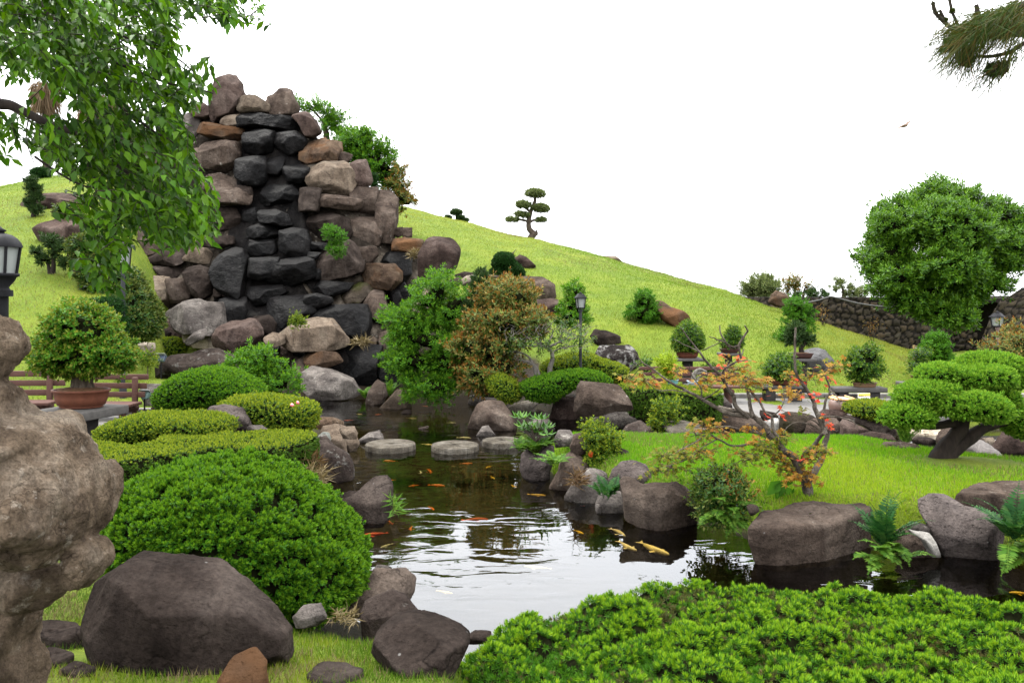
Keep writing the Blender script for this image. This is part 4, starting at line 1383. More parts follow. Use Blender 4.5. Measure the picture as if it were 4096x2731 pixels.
shrub("red_leaved_bush", "large bush of reddish and olive leaves beside the feathery green bush", "shrub",
      ["E 830,440 850,390 930,330 1000,360 1100,350 1200,430 1280,520 1160,600 960,580 840,540", "E 640,700 760,560 960,560 1180,560 1340,580 1430,645 1290,700 1100,760 800,780", "E 540,920 600,860 720,790 860,800 1080,740 1180,760 1160,900 960,980 700,960", "E 620,1000 800,940 1050,930 1180,1000 1190,1060 1040,1110 880,1160 700,1150"],
      15.8, 'red', D=.75, cover=.9, core=.75, lump=.25, jit=.08, dz=[.4, .1, 0, -.2], thr=.49)
shrub("dark_conifer", "thin dark upright conifer rising between the feathery and red-leaved bushes", "conifer",
      ["E 770,420 790,280 820,235 850,290 880,400 850,520 780,520", "E 700,540 780,460 840,520 820,660 740,700 680,640"], 16.4, 'pined', D=.18, cover=1.6, core=.6)
# grey bare tree
t = shrub("twiggy_tree", "small grey-barked twiggy tree with sparse olive leaves left of the lamp post", "tree",
          ["E 920,860 1040,800 1180,760 1300,700 1440,680 1560,700 1700,790 1730,850 1600,880 1400,860 1200,840 1000,900"], 15.4, 'vine', D=.55, cover=.22, core=0, lump=.2, jit=.12, sc=.7, base="E 1372,1080",
          trunk=[("E 1372,1085 1372,1020 1390,960 1385,900 1350,862 1300,850 1240,800 1180,790 1120,820", .055, .008), ("E 1350,862 1400,840 1480,800 1540,760", .03, .006), ("E 1300,850 1290,780 1260,720 1230,680", .02, .005), ("E 1350,862 1380,780 1400,730 1440,690", .02, .005), ("E 1385,900 1450,870 1560,850 1640,830", .018, .005),
                 ("E 1265,1100 1250,1020 1225,985 1180,970 1120,960", .04, .01), ("E 1290,1090 1270,1030 1235,985 1200,930 1130,900 1050,900 960,905", .035, .006), ("E 1240,800 1170,740 1080,690 1020,680", .014, .004), ("E 1300,850 1200,850 1130,840 1060,830 1000,860", .014, .004), ("E 1480,800 1560,790 1660,760", .012, .004), ("E 1440,820 1470,740 1510,700", .012, .004)], bark='barkg')
rs = np.random.RandomState(5)
gt = Geo()
for k in range(150):
    c = px("E %f,%f" % (rs.uniform(980, 1640), rs.uniform(700, 880)))[0]
    p = at(c[0], c[1], 15.4 + rs.uniform(-.5, .5))
    e = p + np.array([rs.normal(0, .14), rs.normal(0, .1), rs.uniform(.03, .2)])
    add_tube(gt, [p, (p + e) / 2 + rs.normal(0, .02, 3), e], [.006, .004, .002], 4)
gt.build("twigs", M['barkg'], t)
shrub("azalea_shrub", "orange-green azalea mound at the left end of the long clipped bank hedge", "shrub", "E 865,1110 900,1075 980,1065 1070,1110 1125,1170 1145,1250 1050,1290 960,1245 890,1170", 15.0, 'yellf', D=.5, cover=1.0)
shrub("clipped_hedge", "long dark green clipped hedge undulating along the far right bank", "hedge", ["E 1120,1160 1280,1100 1450,1060 1560,1040 1560,1190 1480,1220 1380,1290 1200,1265", "E 1450,1070 1620,1035 1760,1060 1880,1135 1790,1160 1600,1150 1480,1190"], 14.9, 'azfar', D=.55)
shrub("ground_azalea", "spreading low azalea mat around the foot of the lamp post", "shrub", ["E 1265,1085 1300,1000 1420,950 1500,930 1600,910 1700,920 1800,960 1700,1060 1500,1070 1380,1095", "E 1650,950 1760,950 1900,990 1980,1030 1990,1150 1880,1140 1720,1060"], 16.6, 'yellf', D=.7, cover=.9)
shrub("small_hedge", "small yew-like clipped hedge beside the clay barrel", "hedge", "H 815,925 900,890 1060,872 1215,880 1235,950 1180,1000 1000,1015 900,975 830,950", 13.4, 'yellf', D=.55, cover=1.1, m=3)
# juniper with cloud pads
shrub("cloud_juniper", "leaning juniper with dense bright green cloud-pruned pads on the lawn", "tree",
      ["H 1435,660 1480,600 1560,555 1650,545 1780,560 1800,610 1700,665 1560,705 1460,702", "H 1760,550 1830,490 1950,460 2120,455 2250,480 2352,530 2420,620 2352,700 2280,765 2100,700 1900,690 1700,660", "H 1655,690 1740,640 1850,600 2000,560 2200,570 2280,640 2260,740 2100,720 1900,750 1750,735",
       "H 1220,870 1260,800 1340,740 1480,700 1620,690 1800,720 1770,800 1600,850 1400,890 1260,895", "H 1640,960 1700,850 1800,800 2000,790 2150,830 2225,930 2180,1025 2000,1035 1850,985 1720,1000", "H 1110,1020 1150,940 1250,880 1400,870 1540,900 1585,1000 1500,1065 1300,1085 1170,1070",
       "H 1510,870 1620,800 1760,790 1740,900 1650,980 1560,950", "H 1960,740 2100,720 2200,760 2275,860 2265,930 2200,910 2000,800", "H 2180,1010 2250,930 2352,900 2460,960 2450,1100 2352,1165 2280,1175 2200,1100"],
      9.35, 'juni', D=.34, cover=1.0, core=.9, noise=.10, pads=True, dz=[.15, .45, .1, .0, -.25, -.05, -.12, .2, 0], base="H 1600,1415",
      trunk=[("H 1590,1430 1610,1380 1680,1270 1760,1170 1810,1090 1830,1000 1860,900 1900,800", .125, .05), ("H 1650,1400 1720,1310 1850,1210 1980,1110 2100,1060 2230,1040 2330,1030", .105, .04), ("H 1790,1110 1750,1055 1650,1070 1530,1085 1400,1075 1270,1060", .055, .03), ("H 1620,1400 1540,1390 1480,1400 1455,1408", .07, .02), ("H 1660,1420 1690,1440 1700,1445", .08, .02), ("H 1820,1060 1700,950 1600,900", .03, .015), ("H 1850,950 1700,760 1600,650", .04, .015)], bark='barkd')
# slope shrubs
shrub("clipped_pine", "dark green cushion-clipped pine with a bare crooked tip on the slope", "conifer",
      ["E 910,200 950,130 1000,118 1080,130 1102,200 1060,250 940,245", "E 888,290 900,250 960,238 1025,250 1012,285 960,303 900,303", "E 1035,240 1100,190 1150,240 1182,290 1105,302 1050,275"], None, 'dark', hillside=True, sc=.8, cover=1.2, D=.4, trunk=[("E 1030,300 1040,240 1070,140 1090,112 1108,92", .04, .008)])
shrub("columnar_shrub", "tall narrow bright green shrub behind the lamp post", "shrub", ["E 1530,460 1540,370 1570,338 1600,350 1600,420 1590,520", "E 1420,610 1480,560 1500,470 1600,460 1620,560 1680,620 1665,670 1500,690", "E 1395,655 1450,600 1520,640 1500,690"], 18.0, 'bright', D=.4, cover=.9, core=.7, lump=.15, jit=.05)
shrub("cone_shrub", "cone-shaped green shrub standing alone on the open slope", "shrub", ["F 650,430 700,360 745,300 768,350 800,430 760,470", "F 600,470 680,410 800,410 885,510 800,545 700,570 640,545"], None, 'fresh', hillside=True, D=.45, cover=.9, core=.75, lump=.15, jit=.05, sc=.9)
shrub("slender_tree", "loose tall green shrub on the slope behind the potted pine", "shrub", ["S 850,640 800,560 900,500 960,520 1050,560 1080,650 960,720", "S 840,720 920,640 1060,660 1110,760 1160,900 1100,1000 850,900", "S 640,1080 760,930 860,860 900,1050 800,1095", "S 1080,680 1190,600 1160,700"], None, 'fresh', base="S 950,1090", hillside=True, D=.4, cover=.75, core=.6, lump=.15, jit=.06, sc=.9)
for lb, ol, bs in (("reddish bare sapling at the top of the slope by the wall", "S 1290,780 1340,740 1420,750 1400,820 1340,850", "S 1325,880"), ("thin rusty sapling lower down the slope by the wall", "S 1920,930 1960,890 2050,950 2020,1040 1960,1030", "S 1985,1075")):
    q = px(bs)[0]
    d_ = hit(*q)
    b_ = at(q[0], q[1], d_)
    t = thing("sapling", b_, lb, "sapling")
    gs, gl = Geo(), Geo()
    rs = np.random.RandomState(int(q[0]))
    for k in range(8):
        e = b_ + np.array([rs.normal(0, .18), rs.normal(0, .1), rs.uniform(.25, .65)])
        add_tube(gs, smooth_path([b_ - [0, 0, .05], b_ * .5 + e * .5 + rs.normal(0, .03, 3), e], 3), np.linspace(.008, .003, 7), 5)
        P = e + rs.normal(0, .07, (12, 3))
        Dd = nrm(rs.normal(size=(12, 3)))
        leaves(gl, P, Dd, perp(Dd, rs), .05, .02)
    gs.build("stem", M['barkd'], t)
    gl.build("foliage", LM['red'], t)
# left slope
shrub("trailing_vine", "trailing brownish vine spilling over the reddish boulder on the left slope", "vine", ["O 480,395 560,350 640,325 745,335 760,400 640,440", "O 640,430 740,380 785,500 830,600 720,640 650,560"], 21.0, 'vine', D=.35, cover=1.0, core=.7, lump=.12)
shrub("trailing_vine", "mass of vine and ground cover below the reddish boulder on the left slope", "vine", ["O 640,690 800,600 940,640 950,800 760,820", "O 720,820 900,780 1000,940 980,1080 880,1120 740,960", "O 760,1080 900,1000 1080,1100 1120,1210 900,1230"], 18.2, 'vine', D=.5, cover=1.0, core=.8, lump=.15)
shrub("leafy_hedge", "tall rounded hedge of bronze-green leaves behind the grey lamp pole", "hedge", ["O 1130,930 1200,920 1270,1000 1290,1120 1180,1160", "O 1080,1120 1300,1080 1400,1200 1480,1450 1450,1570 1150,1580 1070,1380"], 15.6, 'vine', D=.6, cover=1.1, core=.85, lump=.12)
shrub("clipped_conifer", "rounded cushion-clipped conifer behind the large potted bonsai", "conifer", ["O 800,1290 840,1225 1000,1200 1120,1225 1135,1370 1000,1365 850,1320", "O 980,1390 1120,1370 1150,1440 1140,1520 1030,1460"], 14.2, 'dark', D=.45, sc=.7, cover=1.3)
NG = "clipped pines on the left slope"
shrub("niwaki_pine", "tiered clipped pine high on the left slope", "tree", ["O 240,95 300,60 360,95 320,140 250,135", "O 215,165 300,150 400,145 435,175 330,200 230,205", "O 215,240 300,225 460,250 420,272 260,270", "O 198,305 260,290 350,295 362,328 230,332", "O 240,360 300,345 360,350 435,365 430,395 300,395"], None, 'pined', hillside=True, D=.35, cover=1.5, pads=True, base="O 312,437", group=NG, trunk=[("O 312,440 318,380 322,300 318,200 308,100", .07, .03)], bark='barkd')
shrub("niwaki_pine", "two-stemmed clipped pine on the left slope above the bonsai", "tree", ["O 410,690 440,640 490,608 550,650 560,700 480,720", "O 275,770 320,730 400,765 420,800 340,800", "O 318,850 380,810 480,820 505,850 440,875", "O 520,845 600,835 690,890 610,905", "O 540,735 600,715 632,750 560,765", "O 470,780 540,770 560,800 490,815"], None, 'pined', hillside=True, D=.3, cover=1.6, pads=True, base="O 485,985", group=NG, trunk=[("O 490,990 500,900 500,800 490,700", .06, .03), ("O 465,985 455,900 440,870", .045, .03)], bark='barkd')
shrub("niwaki_pine", "round-headed dark clipped tree on the left crest behind the leaves", "tree", ["O 620,110 650,55 720,45 775,70 770,120 690,130", "O 300,20 420,-20 480,30 420,70 320,60"], 31.0, 'dark', D=.5, cover=1.4, pads=True, base="O 645,330", group=NG, trunk=[("O 640,330 648,250 645,170 660,110", .06, .04)], bark='barkd')
# trees behind the waterfall
TG = "trees behind the waterfall"
shrub("maple_tree", "loose light green maple on the crest just right of the waterfall peaks", "tree", ["C 210,430 300,440 400,480 380,545 270,550 225,500", "C 390,440 540,470 560,560 440,570", "C 480,540 690,520 740,580 640,640 500,620", "C 600,620 700,570 800,590 830,690 700,700", "C 520,640 640,650 720,720 640,760 540,720", "C 650,760 780,740 820,810 720,850"], 28.5, 'bright', D=.6, cover=.75, core=0, lump=.3, jit=.16, sc=1.3, base="C 592,900", group=TG, trunk=[("C 592,900 585,820 570,740 580,680 640,600", .13, .04), ("C 575,720 500,620 420,540 320,500", .05, .02), ("C 580,690 680,640 760,620", .05, .02)])
shrub("leafy_tree", "broad bright green leafy tree below the light maple behind the waterfall", "tree", ["C 960,790 1040,755 1130,790 1140,860 1000,860", "C 700,870 780,830 960,830 1190,900 1220,990 1080,1040 840,1020 720,950", "C 1160,1010 1260,980 1350,975 1310,1050 1230,1080", "C 860,1060 1060,1010 1260,1060 1380,1200 1440,1290 1330,1340 1100,1250 900,1120", "C 1120,1260 1300,1240 1400,1320 1300,1420 1180,1380"], 28.0, 'bright', D=1.0, cover=.95, core=.7, lump=.4, jit=.14, sc=1.4, group=TG)
shrub("autumn_tree", "orange-brown leaved tree at the lower right behind the waterfall", "tree", ["C 1370,1230 1440,1200 1470,1250 1400,1300", "C 1260,1430 1400,1340 1500,1360 1540,1440 1440,1500 1300,1500", "C 1340,1520 1480,1490 1600,1540 1580,1660 1400,1660"], 27.5, 'red', D=.7, cover=.9, core=.7, lump=.3, jit=.1, sc=1.3, group=TG)
shrub("clipped_conifer", "small cushion-clipped conifer wedged between boulders and trees of the waterfall", "conifer", ["C 1092,1275 1150,1268 1172,1330 1120,1350", "C 1095,1370 1150,1350 1168,1410 1110,1420"], 26.3, 'dark', D=.3, sc=.8)
# pines on the skyline
t = shrub("skyline_pine", "tall tiered pine with a twisted trunk standing alone on the skyline", "tree",
          ["P 772,155 800,108 870,98 940,130 955,180 900,175 860,185", "P 697,228 740,195 815,212 850,245 800,265 725,258", "P 850,235 900,212 955,235 988,288 930,300 870,290 815,262", "P 675,303 720,285 800,298 855,318 840,335 760,325", "P 603,345 660,328 740,345 772,358 690,372", "P 845,355 900,325 980,350 960,366 880,368"], 35.5, 'pine', D=.55, cover=1.0, jit=.03, pads=True, sc=.55, core=.75, vsc=.68, base="P 822,512",
          trunk=[("P 822,520 835,485 850,462 818,425 812,370 828,290 862,200 850,150", .19, .05), ("P 840,470 878,462 870,430", .10, .03), ("P 815,365 740,350 650,350", .07, .03), ("P 818,370 870,350 940,350", .07, .03), ("P 828,290 760,240 720,235", .06, .025), ("P 840,260 920,250", .06, .02)], bark='bark')
gw = Geo()
for a_, b_ in (("865,285", "895,560"), ("905,300", "1028,572"), ("820,270", "540,468"), ("790,420", "700,372")):
    p0, p1 = px("P " + a_)[0], px("P " + b_)[0]
    add_tube(gw, [at(p0[0], p0[1], 35.5), at(p1[0], p1[1], 35.0)], .008, 5)
gw.build("guy_wire", plain("wire", (.3, .3, .3), .5, .5, .1, 10, 0), t)
shrub("skyline_pine", "small spreading pine on the skyline left of the tall tiered one", "tree", ["P 188,300 215,270 250,263 305,290 285,312 205,314", "P 137,322 190,316 235,340 170,345", "P 225,322 300,315 328,345 260,350", "P 290,352 352,338 330,374 300,374", "P 225,345 290,345 285,365 235,360"], 36.2, 'pined', D=.45, cover=1.1, pads=True, sc=.6, vsc=.8, base="P 242,372", trunk=[("P 242,385 250,350 245,300", .10, .05)], bark='barkd')
# the round tree by the wall
t = shrub("camphor_tree", "large round-crowned evergreen tree in front of the stone wall", "tree",
          ["Q 700,230 860,115 980,80 1090,120 1100,180 1260,180 1380,210 1330,300 1000,330 760,290", "Q 360,370 480,285 640,235 800,290 760,420 520,500 400,450", "Q 1180,330 1330,270 1520,265 1700,420 1790,560 1700,700 1400,560", "Q 300,500 420,440 760,400 900,520 700,660 480,620 330,560", "Q 245,880 280,720 360,650 560,620 700,740 520,850 380,905", "Q 700,420 1000,330 1350,400 1500,600 1350,760 1000,760 760,620", "Q 320,1000 420,880 640,820 840,900 700,1060 480,1140 345,1090", "Q 700,800 1000,740 1350,740 1500,860 1350,1000 1000,1040 760,960", "Q 1330,660 1600,560 1800,620 1790,830 1640,1000 1450,900", "Q 480,1190 620,1060 900,1030 1100,1100 1000,1250 700,1310 540,1270", "Q 1000,1040 1300,960 1620,1000 1630,1090 1500,1180 1200,1180", "Q 770,1310 900,1240 1150,1230 1290,1330 1280,1410 1150,1425 900,1400", "Q 620,320 900,260 1200,300 1250,420 900,470 640,450"],
          23.4, 'round', D=1.0, cover=1.15, core=.8, noise=.10, lump=.34, jit=.10, thr=.43, dz=[.3, .3, .3, -.1, .2, -.9, -.3, -1.1, -.2, -.3, -.4, -.8, -.5], base="Q 955,1568",
          trunk=[("Q 955,1600 950,1520 935,1430 980,1250 1020,1000", .19, .12), ("Q 980,1250 760,1050 560,950", .08, .04), ("Q 1000,1150 1300,1000 1500,850", .08, .04)], bark='barkg')
# far trees above the wall
FG = "far trees above the wall"
shrub("far_pine", "hazy dark pine above the wall, leftmost of the far trees", "tree", ["S 280,395 330,300 420,290 480,340 440,440 310,448", "S 430,240 560,228 645,250 620,310 660,370 620,450 450,450 440,330"], 60, 'pine', D=1.2, cover=1.6, sc=2.2, lump=.8, jit=.2, group=FG, trunk=[("S 470,480 460,400 440,320", .16, .06), ("S 560,480 550,350 540,260", .18, .06)])
shrub("far_pine", "rusty brown pine above the wall behind the mound rock", "tree", ["S 765,330 840,262 970,258 1070,300 960,330 850,335", "S 1010,345 1100,300 1205,320 1190,350 1060,365", "S 1020,395 1110,365 1200,385 1180,420 1050,420", "S 790,380 930,370 920,410 820,415"], 62, 'red', D=1.2, cover=1.1, core=.5, sc=2.2, lump=.7, jit=.25, group=FG, trunk=[("S 950,480 945,400 930,330 900,290", .16, .06), ("S 1050,480 1060,400 1080,330", .12, .05)])
shrub("far_pine", "layered greyish pine above the wall beside the camphor tree", "tree", ["S 1470,290 1550,232 1620,250 1600,310 1500,320", "S 1372,370 1450,325 1560,330 1560,400 1440,410", "S 1590,330 1710,300 1725,350 1640,380", "S 1520,420 1700,365 1900,340 1955,440 1800,460 1560,458"], 58, 'pine', D=1.0, cover=1.4, core=.6, sc=2.0, lump=.6, jit=.2, group=FG, trunk=[("S 1590,480 1595,400 1560,300", .15, .06)])
shrub("far_shrub", "low green treetops just showing above the wall", "tree", ["S 880,430 1040,415 1060,470 900,470", "S 1090,430 1180,400 1260,410 1265,470 1100,470", "S 1290,440 1380,432 1400,470 1300,470"], 50, 'pined', D=.8, cover=1.2, sc=2.2, lump=.4, group=FG)
shrub("garden_bush", "rust and green leaved bush at the right edge in front of the lamp", "shrub", ["H 2040,440 2110,395 2200,340 2300,280 2400,262 2420,540 2240,510 2080,480"], 14.5, 'red', D=.7, cover=.75, core=.6, lump=.2, jit=.1, sc=.8)
# palms far left
for lb, tr, sk in (("palm with a shaggy brown skirt, leftmost on the skyline behind the branches", "V 106,440 106,300 104,215", "V 104,215"), ("second shaggy palm to the right, half hidden by the leafy branch", "V 214,400 214,320 212,235", "V 210,235"), ("third palm skirt almost covered by leaves behind the branch", "V 262,420 262,330 262,250", "V 262,250")):
    P = px(tr)
    d_ = 46.
    W_ = np.stack([at(u, v, d_) for u, v in P])
    t = thing("palm_tree", W_[0], lb, "palm tree", "palms behind the left slope")
    gp = Geo()
    W_[0, 2] -= 1.5
    add_tube(gp, W_, .2, 10)
    gp.build("trunk", M['bark'], t, smooth=True)
    c = W_[-1]
    rs = np.random.RandomState(int(P[0, 0]))
    gk, gq = Geo(), Geo()
    n = 900
    a_ = rs.rand(n) * 2 * pi
    Pp = c + np.stack([np.cos(a_) * rs.uniform(.2, .75, n), np.sin(a_) * rs.uniform(.2, .75, n), rs.uniform(-.8, .6, n)], 1)
    Dd = nrm(np.stack([np.cos(a_) * .35, np.sin(a_) * .35, -1 + 0 * a_], 1) + rs.normal(0, .15, (n, 3)))
    leaves(gk, Pp, Dd, perp(Dd, rs), .9, .07, 0, 'needle')
    gk.build("dead_frond_skirt", LM['frond'], t)
    for k in range(26):
        az, el = rs.rand() * 2 * pi, rs.uniform(.1, 1.3)
        o = np.array([cos(az) * cos(el), sin(az) * cos(el), sin(el)])
        tip = c + [0, 0, .7] + o * 1.3
        nn = 30
        Dd = nrm(o + rs.normal(0, .45, (nn, 3)) - [0, 0, .25])
        leaves(gq, np.repeat(tip[None], nn, 0), Dd, perp(Dd, rs), .8, .05, 0, 'needle')
        add_tube(gq, [c + [0, 0, .4], tip], .02, 4)
    gq.build("crown", LM['pined'], t)


# ------------------------------------------------------------------ flat-topped hedges by plan
def plan_hedge(name, label, cat, q, ztop, zbot, st, rnd=.12, sc=1., side=None, wob=.03, dome=0., cover=1., seed=0, clump=0.):
    rs = np.random.RandomState(900 + seed)
    kind, k, L, W, a0, a1, cv, m0, m1 = ST[st]
    L, W = L * sc, W * sc
    # dense outline
    pts = []
    for i in range(len(q)):
        a, b = q[i], q[(i + 1) % len(q)]
        n = max(2, int(np.linalg.norm(b - a) / .04))
        pts.append(a + (b - a) * (np.arange(n) / n)[:, None])
    ring = np.concatenate(pts)
    lo, hi = q.min(0), q.max(0)
    area = abs(np.sum(q[:, 0] * np.roll(q[:, 1], -1) - np.roll(q[:, 0], -1) * q[:, 1])) / 2
    bb = (hi - lo).prod()
    n = int(cv * cover * area / (L * W * .5 * k) * .8 * bb / area)
    n = min(n, 90000)

    def top(p):
        e = edist(q, p)
        t = np.clip(e / rnd, 0, 1)
        return ztop - rnd * .8 * (1 - np.sqrt(1 - (1 - t) ** 2)) + (fbm(np.stack([p[:, 0], p[:, 1], p[:, 0] * 0], 1) * 3.2, 3, seed) - .5) * 2 * wob + clump * (fbm(np.stack([p[:, 0], p[:, 1], p[:, 0] * 0], 1) * 11, 2, seed + 2) - .5) + dome * np.clip(e, 0, 1.2)

    p = lo + rs.rand(n, 2) * (hi - lo)
    p = p[inside(q, p)]
    e = edist(q, p)
    z = top(p)
    eps = .02
    nx = -(top(p + [eps, 0]) - z) / eps
    ny = -(top(p + [0, eps]) - z) / eps
    N = nrm(np.stack([np.clip(nx, -2.5, 2.5), np.clip(ny, -2.5, 2.5), np.ones(len(p))], 1) + rs.normal(0, .25, (len(p), 3)))
    P = np.stack([p[:, 0], p[:, 1], z + rs.normal(0, L * .12, len(p))], 1)
    f = fbm(np.stack([p[:, 0], p[:, 1], p[:, 0] * 0], 1) * 11, 2, seed + 2) if clump else fbm(P * 9, 2, 5)
    ok = f > rs.normal(.27, .05, len(f))
    t = thing(name, [*q.mean(0), zbot], label, cat)
    g = Geo()
    mi = 0
    if clump:
        new_tips = ok & (f > rs.normal(.50, .08, len(f)))  # raised clumps carry yellow-green new tips
        tufts(g, P[new_tips], N[new_tips], rs, k, L, W, a0, a1, 0, kind, 1)
        ok &= ~new_tips
        old = ok & (rs.rand(len(f)) < .16 * (1 + 3 * (fbm(np.stack([p[:, 0], p[:, 1], p[:, 0] * 0], 1) * 2.3, 2, 77) > .55)))
        tufts(g, P[old], N[old], rs, k, L, W, a0, a1, 2, kind, None)
        ok &= ~old
        tufts(g, P[ok], N[ok], rs, k, L, W, a0, a1, 0, kind, None)
    else:
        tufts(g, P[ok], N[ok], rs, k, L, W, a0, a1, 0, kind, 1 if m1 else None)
    # sides
    dl = np.roll(ring, -1, 0) - ring
    Ls = np.linalg.norm(dl, axis=1)
    per = Ls.sum()
    hgt = max(ztop - rnd * .7 - zbot, .05)
    ns = min(int(cv * cover * per * hgt / (L * W * .5 * k) * .8), 40000)
    i = rs.choice(len(ring), ns, p=Ls / per)
    c2 = ring[i] + dl[i] * rs.rand(ns)[:, None]
    sg = 1 if np.sum(q[:, 0] * np.roll(q[:, 1], -1) - np.roll(q[:, 0], -1) * q[:, 1]) > 0 else -1
    nn = np.stack([dl[i][:, 1], -dl[i][:, 0]], 1) * sg
    N2 = nrm(np.concatenate([nrm(nn), rs.uniform(0, .5, (ns, 1))], 1) + rs.normal(0, .25, (ns, 3)))
    P2 = np.concatenate([c2, (zbot + rs.rand(ns) * hgt)[:, None]], 1)
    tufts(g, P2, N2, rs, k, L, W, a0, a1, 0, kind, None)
    g.build("foliage", [LM[m0]] + ([LM[m1]] if m1 else []) + ([LM['oldshoot']] if clump else []), t)
    # inner shade painted as a near-black solid, a little smaller than the leaves
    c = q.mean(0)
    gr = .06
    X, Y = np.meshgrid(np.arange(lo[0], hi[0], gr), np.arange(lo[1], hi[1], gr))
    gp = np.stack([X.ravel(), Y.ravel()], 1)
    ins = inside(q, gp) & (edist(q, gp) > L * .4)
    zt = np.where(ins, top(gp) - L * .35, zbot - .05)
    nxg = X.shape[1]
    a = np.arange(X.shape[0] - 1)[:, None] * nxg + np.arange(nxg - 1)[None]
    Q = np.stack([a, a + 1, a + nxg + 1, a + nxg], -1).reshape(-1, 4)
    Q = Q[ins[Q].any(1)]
    Geo().add(np.concatenate([gp, zt[:, None]], 1), Q).build("branches", M['twig'], t)  # a dark filler, not branches; its colour stands for shade in the gaps
    return t


plan_hedge("yellow_hedge", "broad flat-topped yellow-green azalea hedge behind the near dome", "hedge",
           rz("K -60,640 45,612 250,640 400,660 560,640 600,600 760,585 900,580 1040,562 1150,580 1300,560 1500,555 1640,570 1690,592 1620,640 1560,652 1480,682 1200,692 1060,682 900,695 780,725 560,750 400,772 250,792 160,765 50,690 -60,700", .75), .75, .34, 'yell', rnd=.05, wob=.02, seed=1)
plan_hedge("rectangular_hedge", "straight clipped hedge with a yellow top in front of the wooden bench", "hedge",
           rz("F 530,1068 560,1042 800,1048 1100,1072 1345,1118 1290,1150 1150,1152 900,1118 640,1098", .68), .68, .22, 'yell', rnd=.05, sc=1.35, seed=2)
q = rz("V 1040,1510 1130,1436 1250,1395 1430,1352 1580,1328 1720,1342 1950,1345 2200,1362 2420,1400", .60)
q = np.concatenate([q, np.array([[3.4, 3.6], [3.2, 2.2], [1.2, 2.0], [.0, 2.6], [-.26, 3.2], [-.36, 3.75]])])
plan_hedge("shoot_hedge", "wide near bed of spiky bright green yew shoots in the lower right corner", "hedge", q, .62, .25, 'yew', rnd=.30, wob=.08, seed=3, cover=1.15, clump=.17, sc=.74)
# ------------------------------------------------------------------ stone walls
def stone_wall(name, label, x0, x1, y, z0, z1, seed, left=None, thick=.5):
    rs = np.random.RandomState(seed)
    sx = .045
    nx, nz = int((x1 - x0) / sx), int((z1 - z0) / sx)
    X, Z = np.meshgrid(np.linspace(x0, x1, nx), np.linspace(z0, z1, nz))
    p = np.stack([X.ravel(), Z.ravel()], 1)
    cs = .25
    gx, gz_ = np.meshgrid(np.arange(x0 - cs, x1 + cs, cs), np.arange(z0 - cs, z1 + cs, cs * .85))
    s = np.stack([gx.ravel(), gz_.ravel()], 1) + rs.uniform(-.10, .10, (gx.size, 2))
    w_ = rs.uniform(-.03, .03, len(s))
    D1, D2, I1 = np.full(len(p), 9.), np.full(len(p), 9.), np.zeros(len(p), int)
    for k in range(len(s)):
        dd_ = np.hypot(p[:, 0] - s[k, 0], (p[:, 1] - s[k, 1]) * 1.12) + w_[k]
        c = dd_ < D1
        D2 = np.where(c, D1, np.minimum(D2, dd_))
        I1 = np.where(c, k, I1)
        D1 = np.where(c, dd_, D1)
    e = D2 - D1
    bul = np.clip(e / .10, 0, 1) ** .6
    yy = y - bul * .06 - rs.uniform(0, .03, len(s))[I1] * np.clip(e / .04, 0, 1) - (fbm(np.stack([p[:, 0], p[:, 1], p[:, 0] * 0], 1) * 7, 3, seed) - .5) * .05
    V = np.stack([p[:, 0], yy, p[:, 1]], 1)
    if left is not None:                     # a sloping left end
        lx = np.interp(V[:, 2], left[:, 1], left[:, 0])
        V[:, 0] = lx + (V[:, 0] - x0) / (x1 - x0) * (x1 - lx)
    n = nx * nz
    Bk = V.copy()
    Bk[:, 1] = y + thick
    if left is not None:
        Bk[:, 0] += thick * .7
    i = np.arange(nz - 1)[:, None] * nx + np.arange(nx - 1)[None]
    Q = np.stack([i, i + 1, i + nx + 1, i + nx], -1).reshape(-1, 4)
    g = Geo().add(V, Q)
    idx = np.arange(n).reshape(nz, nx)
    for e_ in (idx[-1, :], idx[::-1, 0], idx[:, -1]):
        a = V[e_]
        b = Bk[e_]
        m_ = len(e_)
        k = np.arange(m_ - 1)
        g.add(np.concatenate([a, b]), np.stack([k, k + 1, k + 1 + m_, k + m_], 1))
    o = g.build(name, M['wall'])
    at_ = o.data.attributes.new("stone", 'FLOAT', 'POINT')
    vals = np.zeros(len(o.data.vertices), np.float32)
    vals[:n] = np.where(e < .035, -1, rs.rand(len(s))[I1])
    at_.data.foreach_set("value", vals)
    return tag(o, label, "wall")


def wall_mat():
    m, nt, b = newmat("field_stone")
    a = nd(nt, "ShaderNodeAttribute", attribute_name="stone")
    vec, rnd = objvec(nt)
    col = ramp(nt, a.outputs["Fac"], [(0, (.012, .010, .008)), (.04, (.030, .024, .018)), (.35, (.042, .034, .024)), (.6, (.028, .024, .018)), (.8, (.058, .042, .026)), (1, (.045, .040, .03))])
    col = mixc(nt, .7, col, ramp(nt, noise(nt, 9, 8, vec, .7), [(.3, (.45, .45, .45)), (.7, (1.4, 1.35, 1.3))]), 'MULTIPLY')
    nt.links.new(col, b.inputs["Base Color"])
    b.inputs["Roughness"].default_value = .9
    b.inputs["Specular IOR Level"].default_value = .15
    nt.links.new(bumpn(nt, noise(nt, 22, 8, vec, .7), .5, .03), b.inputs["Normal"])
    return m


